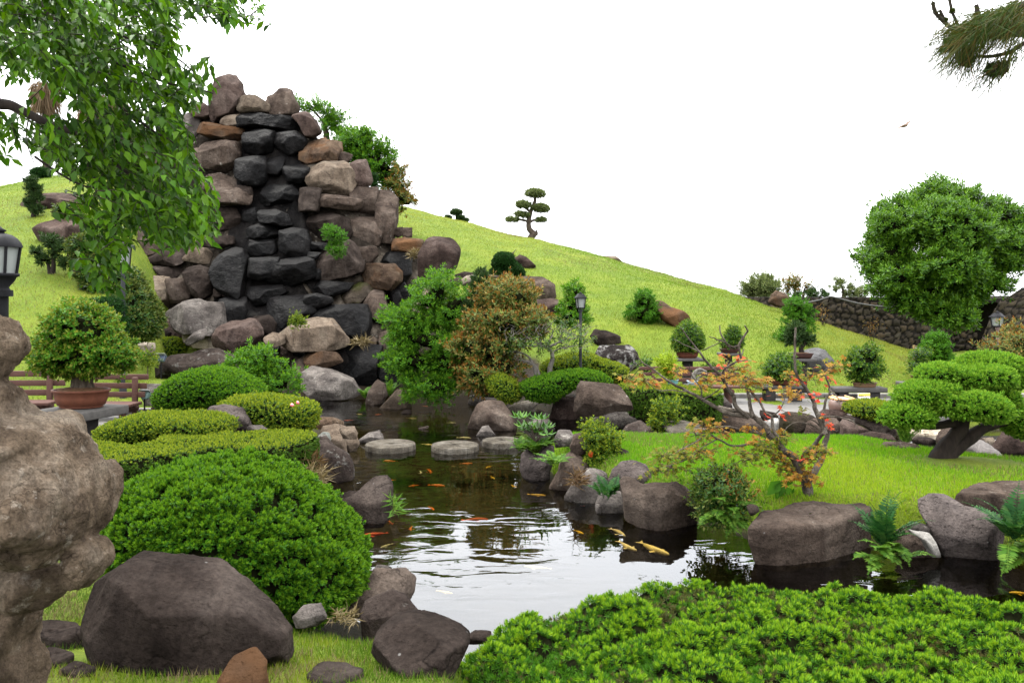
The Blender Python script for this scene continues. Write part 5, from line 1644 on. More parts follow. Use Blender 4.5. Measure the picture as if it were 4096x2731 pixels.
M['wall'] = wall_mat()
xu = lambda u, d: (u - CX) / F * d
stone_wall("stone_wall", "long dark field-stone wall at the foot of the slope behind the camphor tree", xu(2700, 27), xu(3905, 27), 27, -.1, EYE - 22 / F * 27, 3)
ed = px("c 700,1500 740,1170 790,870 870,660 960,450 1100,250 1240,170 1400,70 1500,0")
yw = 25.2
lf = np.stack([xu(ed[:, 0], yw), EYE - (ed[:, 1] - HZ) / F * yw], 1)
stone_wall("stone_wall", "tall stone wall with a curving left edge behind the right-hand lamp", lf[0, 0], xu(4700, yw), yw, lf[0, 1], lf[-1, 1], 8, left=lf, thick=.6)
g = Geo()
V, Fc = box((xu(3990, 29.4), 29.6, -.2), (3.4, .4, 2.45), 0, .02)
g.add(V, Fc)
V, Fc = box((xu(3990, 28), 28.4, 2.02), (3.4, 2.0, .18), 0, .02)
g.add(V, Fc)
tag(g.build("wall_passage", M['wall']), "roofed dark passage between the long wall and the curved wall", "passage")
# cable
P = np.stack([at(*p, 26.2) for p in px("S 1030,550 1240,510 1330,483 1410,459 1480,468 1560,490 1750,540 2000,580 2330,607")])
g = Geo()
add_tube(g, smooth_path(P, 5), .022, 6)
tag(g.build("cable", plain("cable_white", (.075, .075, .073), .6, .1, .1, 10, 0), smooth=True), "white cable draped along the face of the stone wall", "cable")
g = Geo()
p = px("S 1412,455 1384,530")
add_tube(g, [at(*p[0], 26.3), at(*p[1], 26.5)], .03, 6)
tag(g.build("cable_prop", M['barkd']), "short dark prop holding up the white cable", "prop")

# ------------------------------------------------------------------ lamps
M['iron'] = plain("lamp_iron", (.008, .008, .009), .6, .05, .3, 14, .15)
M['irong'] = plain("lamp_post_grey", (.022, .023, .026), .6, .08, .2, 14, .15)
M['ironb'] = plain("lamp_post_brown", (.09, .055, .045), .55, .4, .2, 14, .15)
M['opal'] = plain("lamp_glass", (.16, .17, .165), .3, .3, .06, 6, 0)


def lamp(label, u, d, vtop, vg0, vg1, hw, zb, pr, post, n=4, dome=False, rot=pi / 4, group=None):
    x = xu(u, d)
    zz = lambda v: EYE - (v - HZ) / F * d
    r = hw / F * d * (1.25 if n == 4 else 1.08)
    zt, z0, z1 = zz(vtop), zz(vg0), zz(vg1)
    h = z0 - z1
    t = thing("garden_lamp", (x, d, zb), label, "lamp", group)
    gp = Geo()
    zlow = z1 - (h * .55 if dome else h * .12)
    add_tube(gp, [(x, d, zb - .1), (x, d, zlow)], pr, 12)
    add_tube(gp, [(x, d, zlow - .05), (x, d, zlow)], pr * 1.5, 12)
    add_tube(gp, [(x, d, zb - .05), (x, d, zb + .22)], pr * 1.7, 12)
    gp.build("post", post, t, smooth=False)
    gr = Geo()
    if dome:
        pf = [(r * 1.12, z0 - .01), (r * 1.12, z0), (r * 1.04, z0 + h * .12), (r * .88, z0 + h * .27), (r * .6, z0 + h * .40), (r * .28, z0 + h * .46), (r * .2, z0 + h * .5)]
    else:
        pf = [(r * 1.28, z0 - .006), (r * 1.28, z0 + .004), (r * .95, z0 + (zt - z0) * .28), (r * .62, z0 + (zt - z0) * .62), (r * .40, z0 + (zt - z0) * .66), (0, z0 + (zt - z0) * .68)]
    V, Q = lathe(pf, (x, d, 0), n, rot=rot)
    gr.add(V, Q)
    ro = gr.build("roof", M['iron'], t)
    gf = Geo()
    ztop_ = pf[-1][1]
    V, Q = lathe([(r * .22, ztop_), (r * .34, ztop_ + (zt - ztop_) * .25), (r * .14, ztop_ + (zt - ztop_) * .6), (0, zt)], (x, d, 0), 10)
    gf.add(V, Q)
    gf.build("finial", M['iron'], ro, smooth=True)
    gg = Geo()
    rb = r * .80
    V, Q = lathe([(r * .94, z0 - .004), (rb * .94, z1 + .004)], (x, d, 0), n, rot=rot)
    gg.add(V, Q)
    gc = Geo()
    a = np.arange(n) * 2 * pi / n + rot
    for k in range(n):
        add_tube(gc, [(x + r * cos(a[k]), d + r * sin(a[k]), z0), (x + rb * cos(a[k]), d + rb * sin(a[k]), z1)], r * .075, 6)
    V, Q = lathe([(0, z1 + .008), (rb * 1.1, z1 + .008), (rb * 1.1, z1 - .012), (pr, z1 - .014)] if not dome else [(0, z1 + .01), (rb * 1.18, z1 + .01), (rb * 1.18, z1 - .012), (rb * 1.0, z1 - .02), (rb * .9, z1 - h * .22), (rb * .55, z1 - h * .45), (pr * 1.2, zlow)], (x, d, 0), n if not dome else 20, rot=rot)
    gc.add(V, Q)
    fr = gc.build("lantern_frame", M['iron'], t)
    gg.build("glass", M['opal'], fr)
    return t


lamp("grey lamp post with a square lantern in the middle of the garden", 2322, 15.9, 1166, 1192, 1231, 19, .25, .030, M['irong'], rot=pi / 4 + .2)
lamp("brown lamp post with a square lantern in front of the curved wall at right", 3990, 17.2, 1243, 1268, 1304, 20, .4, .03, M['ironb'], rot=pi / 4 + .55)
lamp("large black domed lamp at the far left edge behind the gnarled trunk", -2, 6.2, 902, 985, 1098, 68, .45, .062, M['iron'], n=6, dome=True, rot=.35)
lamp("tall grey lamp pole half hidden by the hanging leafy branch on the left", 492, 14.4, 955, 985, 1065, 26, .5, .038, M['irong'])

# ------------------------------------------------------------------ benches, stands, pots
M['wood'] = plain("bench_wood", (.055, .027, .021), .7, .12, .35, 9, .3, stretch=(1.2, 14, 14))
M['slab'] = plain("grey_stone_slab", (.05, .047, .044), .85, .1, .25, 16, .4)
M['slabd'] = plain("dark_stone_pillar", (.022, .020, .0195), .85, .1, .3, 16, .4)
M['clay'] = plain("red_clay_pot", (.075, .026, .015), .6, .15, .25, 10, .15)
M['clayd'] = plain("dark_clay_pot", (.032, .014, .011), .6, .15, .25, 10, .15)
M['clayt'] = plain("tan_glazed_pot", (.12, .07, .04), .5, .2, .2, 10, .1)
M['teal'] = plain("teal_glazed_pot", (.10, .24, .23), .3, .5, .2, 10, .05)
M['bluew'] = plain("blue_white_tray", (.20, .26, .30), .4, .3, .2, 10, .05)
M['soil'] = plain("soil", (.07, .038, .02), .95, .1, .5, 40, 1.)


def bench(label, x0, x1, y, zs, zt, zg, rot=0.):
    cx, L = (x0 + x1) / 2, x1 - x0
    t = thing("wooden_bench", (cx, y, zg), label, "bench")

    def tr(V):
        V = V - [cx, y, 0]
        return np.stack([V[:, 0] * cos(rot) - V[:, 1] * sin(rot) + cx, V[:, 0] * sin(rot) + V[:, 1] * cos(rot) + y, V[:, 2]], 1)
    h = (zt - zs) * .21
    for k in range(3):
        z = zs + (zt - zs) * (.14 + .33 * k)
        V, Fc = box((cx, y + .16 + .05 * k, z), (L, .035, h), 0, .006)
        Geo().add(tr(V), Fc).build("back_slat", M['wood'], t)
    for k in range(3):
        V, Fc = box((cx, y - .22 + .125 * k, zs - .04), (L, .105, .045), 0, .008)
        Geo().add(tr(V), Fc).build("seat_slat", M['wood'], t)
    for sx in (-.36, .36):
        px_ = cx + sx * L
        g = Geo()
        V, Q = tube([(px_, y - .20, zg - .05), (px_, y - .20, zs - .08)], .05, 12)
        g.add(tr(V), Q)
        g.build("leg", M['wood'], t)
        g = Geo()
        V, Fc = box((px_, y + .15, zg - .05), (.075, .06, zt - zg + .02), 0, .008)
        g.add(tr(V), Fc)
        g.build("leg", M['wood'], t)
        g = Geo()
        V, Q = tube([(px_, y - .31, zs - .10), (px_, y + .18, zs - .10)], .052, 14)
        g.add(tr(V), Q)
        c = np.arange(1, 13)
        g.add(tr(V)[:14], np.stack([c * 0, c + 1, c], 1))
        g.build("cross_log", M['wood'], t)
    return t


bench("brown slatted wooden bench left of the large potted bonsai", xu(-150, 11.7), xu(226, 11.7), 11.7, .80, 1.21, .48, .05)
bench("brown slatted wooden bench right of the large potted bonsai", xu(275, 12.0), xu(562, 12.0), 12.0, .74, 1.13, .48, -.06)
bench("brown wooden bench behind the rectangular hedge on the right patio", xu(2563, 16.0), xu(2968, 16.0), 16.0, .53, .87, .20, 0)


def stand(label, u, d, vt, vb, hw, phw, zb, name="bonsai_stand", rot=.0, dep=1.0, pil='slabd'):
    zt, z1 = EYE - (vt - HZ) / F * d, EYE - (vb - HZ) / F * d
    x, w_, p_ = xu(u, d), 2 * hw / F * d, 2 * phw / F * d
    t = thing(name, (x, d, zb), label, "stand", "stone stands for bonsai")
    V, Fc = box((x, d, z1), (w_, w_ * dep, zt - z1), rot, .012)
    Geo().add(V, Fc).build("top_slab", M['slab'], t)
    V, Fc = box((x, d, zb - .08), (p_, p_, z1 - zb + .08), rot, .01)
    Geo().add(V, Fc).build("pillar", M[pil], t)
    return t


def slab_bench(label, u0, u1, d, vt, vb, legs, zb):
    zt, z1 = EYE - (vt - HZ) / F * d, EYE - (vb - HZ) / F * d
    x0, x1 = xu(u0, d), xu(u1, d)
    t = thing("stone_bench", ((x0 + x1) / 2, d, zb), label, "bench", "stone slab benches")
    V, Fc = box(((x0 + x1) / 2, d, z1), (x1 - x0, .36, zt - z1), 0, .018)
    Geo().add(V, Fc).build("seat_slab", M['slab'], t)
    for a, b in legs:
        a, b = xu(a, d), xu(b, d)
        V, Fc = box(((a + b) / 2, d, zb - .05), (b - a, .27, z1 - zb + .05), 0, .012)
        Geo().add(V, Fc).build("leg", M['slabd'], t)
    return t


def pot(t, u, d, vt, vb, hw, mat, kind='oval', taper=.8, sy=.7):
    zt, zb = EYE - (vt - HZ) / F * d, EYE - (vb - HZ) / F * d
    x, r = xu(u, d), hw / F * d
    h = zt - zb
    g = Geo()
    if kind == 'oval':
        V, Q = lathe([(0, zb + .01), (r * taper * .8, zb), (r * taper * .95, zb + h * .06), (r * taper * .88, zb + h * .1), (r * taper, zb + h * .16), (r * .93, zb + h * .55), (r * .95, zb + h * .86), (r * 1.02, zb + h * .9), (r * 1.02, zt), (r * .93, zt), (r * .91, zt - h * .15), (0, zt - h * .15)], (x, d, 0), 40, 1, sy)
        g.add(V, Q)
        o = g.build("pot", M[mat], t, smooth=False)
    else:
        V, Fc = box((x, d, zb + h * .08), (2 * r * .97, 2 * r * sy, h * .78), 0, .006, taper)
        g.add(V, Fc)
        V, Fc = box((x, d, zt - h * .16), (2 * r * 1.03, 2 * r * sy * 1.05, h * .155), 0, .006)
        g.add(V, Fc)
        for sx in (-1, 1):
            V, Fc = box((x + sx * r * .62, d, zb), (r * .4, r * sy * 1.4, h * .1), 0, .003)
            g.add(V, Fc)
        o = g.build("pot", M[mat], t)
    n = ico(3)[0]
    s = n * np.array([r * .86, r * .86 * sy, h * .22])
    Geo().add(s + (fbm(n * 5, 3) - .5)[:, None] * .05 * r + [x, d, zt - h * .08], ico(3)[1]).build("soil", M['soil'], t, smooth=True)


BG = "potted bonsai on stands"
stand("low square stone stand under the large bonsai beside the wooden benches", 325, 10.6, 1630, 1664, 122, 44, .47, rot=-.30)
t = shrub("potted_bonsai", "large broad-crowned bonsai in an oval red clay pot by the left benches", "bonsai", ["I 480,470 520,300 620,190 680,90 770,50 900,80 1050,150 1180,260 1240,420 1000,520 700,500", "I 345,640 400,520 520,420 900,440 1280,400 1390,540 1420,670 1200,700 980,715 760,700 500,735 380,690"], 10.6, 'bonsai', D=.5, cover=1.25, core=.82, lump=.12, jit=.05, base="I 860,1120", trunk=[("I 870,960 860,880 850,780 860,640", .12, .07), ("I 800,950 790,860 800,760", .07, .05), ("I 940,950 930,850 960,740 1050,640", .07, .03), ("I 830,800 700,700 600,640", .04, .02)], sc=.95)
pot(t, 325, 10.6, 1556, 1629, 111, 'clay', 'oval', .82, .7)
stand("dark stone pillar stand on the slope, leftmost on the right side", 2750, 17.2, 1431, 1441, 54, 18, .3)
t = shrub("potted_bonsai", "egg-shaped dark green bonsai in a rounded brown pot on the slope", "bonsai", "F 958,745 1000,640 1050,578 1085,565 1125,580 1172,650 1205,735 1150,775 1050,785 985,772", 17.2, 'glossy', cover=1.4, core=.85, jit=.03, sc=.8, base="F 1075,845", group=BG, trunk=[("F 1075,815 1070,780 1080,720", .05, .03), ("F 1050,810 1040,770", .03, .02)])
pot(t, 2749, 17.2, 1408, 1431, 46, 'clay', 'oval', .86, .7)
stand("slim dark stone pillar stand behind the top of the maple", 2914, 18.0, 1411, 1421, 38, 12, .4)
t = shrub("potted_bonsai", "small pointed bonsai in a dark rectangular pot behind the maple's tips", "bonsai", ["F 1375,690 1400,630 1440,583 1475,640 1500,700 1440,720", "F 1328,745 1375,680 1500,680 1535,725 1480,765 1380,765"], 18.0, 'glossy', cover=1.3, core=.8, jit=.03, sc=.8, base="F 1405,805", group=BG, trunk=[("F 1410,780 1415,720", .04, .03)])
pot(t, 2917, 18.0, 1393, 1411, 34, 'clayd', 'box', .85, .7)
stand("stone pillar stand under the potted pine in front of the shiny rock", 3217, 16.9, 1433, 1445, 40, 9, .28, dep=.8)
t = shrub("potted_bonsai", "windswept layered pine bonsai in a dark rectangular pot on a pillar", "bonsai", ["H 330,255 345,215 390,195 450,215 480,260 400,280", "H 265,335 300,270 400,255 500,285 520,320 400,345", "H 275,360 350,320 450,330 440,370 340,372", "H 430,320 520,310 585,365 560,378 480,355"], 16.9, 'pined', D=.25, cover=1.7, jit=.03, base="H 455,500", group=BG, trunk=[("H 445,455 440,410 470,370 450,330 410,270", .055, .03)], bark='barkd')
pot(t, 3203, 16.9, 1411, 1432, 41, 'clayd', 'box', .86, .65)
slab_bench("grey stone slab bench under the brown-potted leafy bonsai", 3015, 3202, 16.1, 1539, 1552, [(3056, 3095), (3161, 3200)], .20)
t = shrub("potted_bonsai", "wide leafy bonsai in a long red-brown pot on the stone slab bench", "bonsai", "H 108,645 150,560 220,500 290,455 350,500 400,560 432,605 360,655 200,668", 16.1, 'glossy', D=.35, cover=1.3, core=.8, jit=.05, base="H 250,730", group=BG, sc=.9, trunk=[("H 250,690 245,640 260,580", .05, .03)])
pot(t, 3115, 16.1, 1508, 1538, 46, 'clay', 'box', .84, .6)
slab_bench("grey stone slab bench under the tan-potted bonsai", 3325, 3536, 16.2, 1547, 1566, [(3347, 3385), (3471, 3510)], .20)
t = shrub("potted_bonsai", "upright irregular leafy bonsai in a shallow tan oval pot", "bonsai", ["H 950,440 980,388 1060,425 1085,500 1000,520", "H 828,560 860,470 940,440 1060,480 1115,560 1100,620 1000,665 900,660 840,620"], 16.2, 'glossy', D=.35, cover=1.3, core=.8, lump=.12, jit=.05, base="H 985,757", group=BG, trunk=[("H 985,710 985,660 970,600", .10, .05), ("H 1030,708 1010,670", .04, .03), ("H 950,708 970,670", .04, .03)], sc=.9)
pot(t, 3459, 16.2, 1529, 1552, 49, 'clayt', 'oval', .85, .6)
slab_bench("grey stone slab bench partly hidden behind the juniper", 3597, 3760, 16.6, 1527, 1543, [(3610, 3625), (3720, 3740)], .2)
t = shrub("potted_plant", "loose small-leaved bonsai in a bright red pot behind the juniper", "bonsai", ["U 340,690 450,600 580,450 640,490 650,640 560,720 420,740", "U 240,890 340,780 500,760 700,720 640,870 540,890 450,1010 350,1020"], 16.6, 'glossy', D=.25, cover=.9, core=.5, lump=.1, jit=.05, base="U 460,1200", group=BG, sc=.8, trunk=[("U 440,1060 480,960 500,860 540,700", .03, .015)])
pot(t, 3666, 16.6, 1503, 1528, 21, 'clay', 'oval', .75, 1.0)
stand("stone stand hidden behind the juniper under the layered bonsai", 3738, 18.6, 1463, 1475, 40, 14, .3)
t = shrub("potted_bonsai", "dark green layered bonsai in a dark red pot before the camphor trunk", "bonsai", ["U 640,310 760,240 860,205 1055,212 1085,330 900,370 700,360", "U 515,390 700,330 1080,340 1130,470 1000,560 760,520 600,480", "U 540,560 700,500 1000,540 1240,630 1225,720 1100,700 900,690 700,680"], 18.6, 'fresh', D=.4, cover=1.3, core=.8, jit=.05, base="U 830,850", group=BG, sc=.85, trunk=[("U 830,780 830,700 820,600", .05, .03)])
pot(t, 3738, 18.6, 1443, 1463, 36, 'clayd', 'box', .85, .6)
stand("stone stand hidden by the hedge under the lime bonsai", 2692, 14.9, 1541, 1550, 34, 14, .24)
t = shrub("potted_bonsai", "bright lime-green feathery bonsai in a teal glazed pot", "bonsai", ["F 815,890 850,855 900,838 960,850 1000,910 985,950 900,930 840,930", "F 860,930 960,920 985,960 940,1005 880,985"], 14.9, 'lime', D=.25, cover=1.2, core=.5, jit=.05, base="F 964,1060", group=BG, trunk=[("F 945,1020 975,975 970,940 920,910", .02, .012)])
pot(t, 2692, 14.9, 1518, 1541, 22, 'teal', 'oval', .85, 1.0)
# driftwood bonsai in a blue-white tray
stand("stone stand behind the hedge under the driftwood bonsai", 2770, 14.7, 1536, 1546, 30, 12, .24)
d_ = 14.7
t = thing("potted_driftwood", at(2770, 1536, d_), "gnarled pale driftwood bonsai in a blue-white tray behind the hedge", "bonsai", BG)
g = Geo()
for pth, r0, r1 in (("Y 1070,560 1055,490 1080,420 1120,370 1170,345 1230,360 1290,390", .045, .022), ("Y 1120,550 1130,500 1180,480 1220,470", .025, .01), ("Y 1090,470 1140,420 1200,400 1280,420 1300,440", .03, .012), ("Y 1150,400 1180,360 1260,380", .03, .012)):
    P = smooth_path(np.stack([at(*p, d_) for p in px(pth)]), 5)
    add_tube(g, P + (np.stack([fbm(P * 20, 2, 1), fbm(P * 20, 2, 2), fbm(P * 20, 2, 3)], 1) - .5) * .03, np.linspace(r0, r1, len(P)), 8)
g.build("trunk", M['barkg'], t, smooth=True)
pot(t, 2770, d_, 1522, 1536, 22, 'bluew', 'box', .8, .6)

# barrel, sign, board, spotlights, bowl
d_ = 14.15
t = thing("clay_barrel", at(3358, 1645, d_), "round brown clay barrel with a bamboo cover beside the small hedge", "barrel")
x_ = xu(3358, d_)
zz = lambda v: EYE - (v - HZ) / F * d_
r_ = 42 / F * d_
V, Q = lathe([(0, zz(1650)), (r_ * .86, zz(1650)), (r_ * .97, zz(1632)), (r_, zz(1622)), (r_ * .97, zz(1610)), (r_ * .82, zz(1600)), (r_ * .74, zz(1597)), (r_ * .7, zz(1598)), (r_ * .68, zz(1604)), (0, zz(1606))], (x_, d_, 0), 36)
Geo().add(V, Q).build("barrel_body", plain("brown_clay", (.095, .055, .042), .5, .4, .2, 8, .1), t, smooth=True)
g = Geo()
rs = np.random.RandomState(3)
for k in range(9):
    y = d_ - .16 + k * .04
    add_tube(g, [(x_ - .13 + rs.uniform(-.02, .02), y, zz(1595) + .012), (x_ + .24 + rs.uniform(-.02, .02), y, zz(1598) + .012)], .017, 7)
for k in (-.05, .18):
    add_tube(g, [(x_ + k, d_ - .2, zz(1596) + .036), (x_ + k, d_ + .2, zz(1596) + .036)], .012, 7)
g.build("bamboo_cover", plain("bamboo", (.42, .24, .10), .45, .4, .3, 8, .1, stretch=(1, 12, 12)), t, smooth=True)
d_ = 14.6
x_ = xu(3456, d_)
t = thing("notice_sign", (x_, d_, .26), "small yellow-headed notice sign standing behind the small hedge", "sign")
zz = lambda v: EYE - (v - HZ) / F * d_
w_ = 49 / F * d_
zt_, zb_ = zz(1572), zz(1606)
V, Fc = box((x_, d_, zb_), (w_, .014, zt_ - zb_), .06, .002)
Geo().add(V, Fc).build("panel", plain("sign_white", (.62, .58, .52), .5, .3, .05, 6, 0), t)
V, Fc = box((x_ + .0, d_ - .009, zt_ - (zt_ - zb_) * .36), (w_ * .97, .004, (zt_ - zb_) * .35), .06, 0)
Geo().add(V, Fc).build("yellow_band", plain("sign_yellow", (.70, .50, .06), .5, .3, .05, 6, 0), t)
V, Fc = box((x_ + w_ * .2, d_ - .009 + w_ * .2 * .06, zb_ + .004), (w_ * .54, .004, (zt_ - zb_) * .58), .06, 0)
Geo().add(V, Fc).build("lilac_field", plain("sign_lilac", (.50, .46, .68), .5, .3, .05, 6, 0), t)
for k in (-.38, -.22):
    V, Fc = box((x_ + w_ * k, d_ - .0145 + w_ * k * .06, zt_ - (zt_ - zb_) * .34), (w_ * .065, .003, (zt_ - zb_) * .13), .06, 0)
    Geo().add(V, Fc).build("pictogram", M['iron'], t)
cu = bpy.data.curves.new("lettering", 'FONT')
cu.body = "Self Service"
cu.size = w_ * .098
cu.align_x = 'CENTER'
cu.extrude = .0008
tmp = bpy.data.objects.new("lettering_curve", cu)
COL.objects.link(tmp)
bpy.context.view_layer.update()
tme = bpy.data.meshes.new_from_object(tmp.evaluated_get(bpy.context.evaluated_depsgraph_get()))
bpy.data.objects.remove(tmp)
bpy.data.curves.remove(cu)
tme.materials.clear()
to = bpy.data.objects.new("lettering", tme)
tme.materials.append(plain("sign_ink", (.12, .10, .35), .6, .3, .05, 6, 0))
COL.objects.link(to)
to.parent = t
to.location = (w_ * .2, -.0135 + w_ * .2 * .06, zb_ + (zt_ - zb_) * .36 - .26)
to.rotation_euler = (pi / 2, 0, .06)
V, Fc = box((x_, d_ + .012, .2), (.03, .012, zb_ - .15), .06, .002)
Geo().add(V, Fc).build("post", M['barkg'], t)
d_ = 21.2
t = thing("information_board", at(3690, 1450, d_), "wooden framed information board in front of the wall by the camphor tree", "sign")
zz = lambda v: EYE - (v - HZ) / F * d_
g = Geo()
for u in (3656, 3716):
    V, Fc = box((xu(u, d_), d_, .35), (.045, .045, zz(1380) - .35), 0, .005)
    g.add(V, Fc)
for v in (1388, 1428):
    V, Fc = box((xu(3686, d_), d_, zz(v)), (.36, .03, .03), 0, .004)
    g.add(V, Fc)
g.build("frame", plain("board_wood", (.14, .07, .035), .6, .3, .3, 10, .2), t)
V, Fc = box((xu(3686, d_), d_ + .0, zz(1427)), (.34, .012, .25), 0, .002)
Geo().add(V, Fc).build("panel", plain("board_white", (.55, .56, .58), .5, .3, .06, 5, 0), t)
V, Fc = box((xu(3686, d_), d_ - .009, zz(1405)), (.33, .004, .10), 0, 0)
Geo().add(V, Fc).build("picture", plain("board_picture", (.22, .18, .17), .5, .3, .8, 9, 0), t)
M['floodb'] = plain("floodlight_blue", (.035, .05, .085), .4, .5, .2, 10, .05)
M['floodg'] = plain("floodlight_green", (.09, .15, .14), .5, .4, .5, 14, .2)


def flood(label, ol, d, mat, zg):
    q = px(ol)
    u, v = q.mean(0)
    w_ = np.ptp(q[:, 0]) / F * d
    h_ = np.ptp(q[:, 1]) / F * d
    c = at(u, v, d)
    t = thing("spotlight", (c[0], d, zg), label, "spotlight")
    V, Fc = box((0, 0, 0), (w_ * .8, w_ * .5, h_ * .75), 0, .01, .7, tilt=-.5)
    b_ = Geo().add(V + [c[0], d, c[2] - h_ * .2], Fc).build("housing", M[mat], t)
    V, Fc = box((0, 0, h_ * .76), (w_ * .9, w_ * .55, .012), 0, .003, tilt=-.5)
    Geo().add(V + [c[0], d, c[2] - h_ * .2], Fc).build("lens", M['opal'], b_)
    g = Geo()
    add_tube(g, [(c[0], d, zg - .04), (c[0], d, c[2] - h_ * .1)], .012, 8)
    g.build("stake", M['iron'], t)


flood("dark blue spotlight perched beside the broad low boulder", "W 390,850 515,960", 15.9, 'floodb', .7)
flood("greenish box spotlight on a stake right of the wooden bench", "W 175,1310 315,1440", 12.2, 'floodg', .48)
V, Q = lathe([(0, .55), (.10, .55), (.128, .74), (.135, .757), (.122, .757), (.10, .60), (0, .59)], (xu(677, 10.9), 10.9, 0), 28)
tag(Geo().add(V, Q).build("basin", M['clay'], smooth=True), "red rim of a round basin showing over the low clipped green hedge", "basin")
# weathered driftwood log
P = np.stack([at(u, v, dd_) for (u, v), dd_ in zip(px("X 1600,505 1680,490 1800,520 1900,600 2030,680 2120,740 2180,775"), (10.9, 10.8, 10.6, 10.2, 9.9, 9.6, 9.5))])
P = smooth_path(P, 8)
V, Q = tube(P, np.interp(np.arange(len(P)), [0, 8, 24, len(P) - 1], [.05, .12, .12, .03]), 20)
V += (np.stack([fbm(V * [4, 4, 14], 4, k) for k in (1, 2, 3)], 1) - .5) * .10
tag(Geo().add(V, Q).build("driftwood_log", plain("silver_wood", (.075, .068, .064), .9, .05, .5, 12, .9, stretch=(1, 1, 6)), smooth=True), "silver-grey weathered driftwood log lying on the lawn by the right pond", "log")

# ------------------------------------------------------------------ birds
M['bird'] = plain("bird_brown", (.10, .065, .045), .8, .2, .4, 10, 0)
for lb, (u, v), ln, d_ in (("brown bird gliding alone in the sky at right", (3620, 503), 95, 40.), ("tiny distant bird, upper of the two specks in the sky", (2735, 609), 20, 90.), ("tiny distant bird, lower of the two specks in the sky", (2741, 777), 20, 90.)):
    c = at(u, v, d_)
    s = ln / F * d_
    t = thing("bird", c, lb, "bird")
    V, Fc = ico(3)
    B = V * np.array([.17, .09, .075]) * s
    B[:, 0] *= 1 - .3 * np.sign(B[:, 0]) * np.abs(V[:, 0])
    tl = np.array([[-.14, 0, 0], [-.34, .06, .0], [-.34, -.06, 0.], [-.30, 0, .012]]) * s
    rotz, rotx = .5, .2

    def tr(W_):
        x, y, z = W_[:, 0], W_[:, 1], W_[:, 2] + .25 * W_[:, 0]
        return np.stack([x, y, z], 1) + c
    Geo().add(tr(B), Fc).build("body", M['bird'], t, smooth=True)
    Geo().add(tr(tl), [[0, 1, 3], [0, 3, 2]]).build("tail", M['bird'], t)
    for sg in (-1, 1):
        Wv = np.array([[.10, .03 * sg, .03], [-.06, .03 * sg, .03], [.12, .26 * sg, .10], [-.05, .26 * sg, .09], [-.02, .52 * sg, .03], [-.09, .50 * sg, .02]]) * s
        Wv = np.stack([Wv[:, 0] + Wv[:, 1] * .85, Wv[:, 1] * .5, Wv[:, 2] + Wv[:, 1] * .25], 1)
        W2 = np.concatenate([Wv, Wv - [0, 0, .02 * s]])
        Geo().add(tr(W2), [[0, 2, 3, 1], [2, 4, 5, 3], [6, 7, 9, 8], [8, 9, 11, 10], [0, 6, 8, 2], [2, 8, 10, 4], [1, 3, 9, 7], [3, 5, 11, 9]]).build("wing", M['bird'], t)

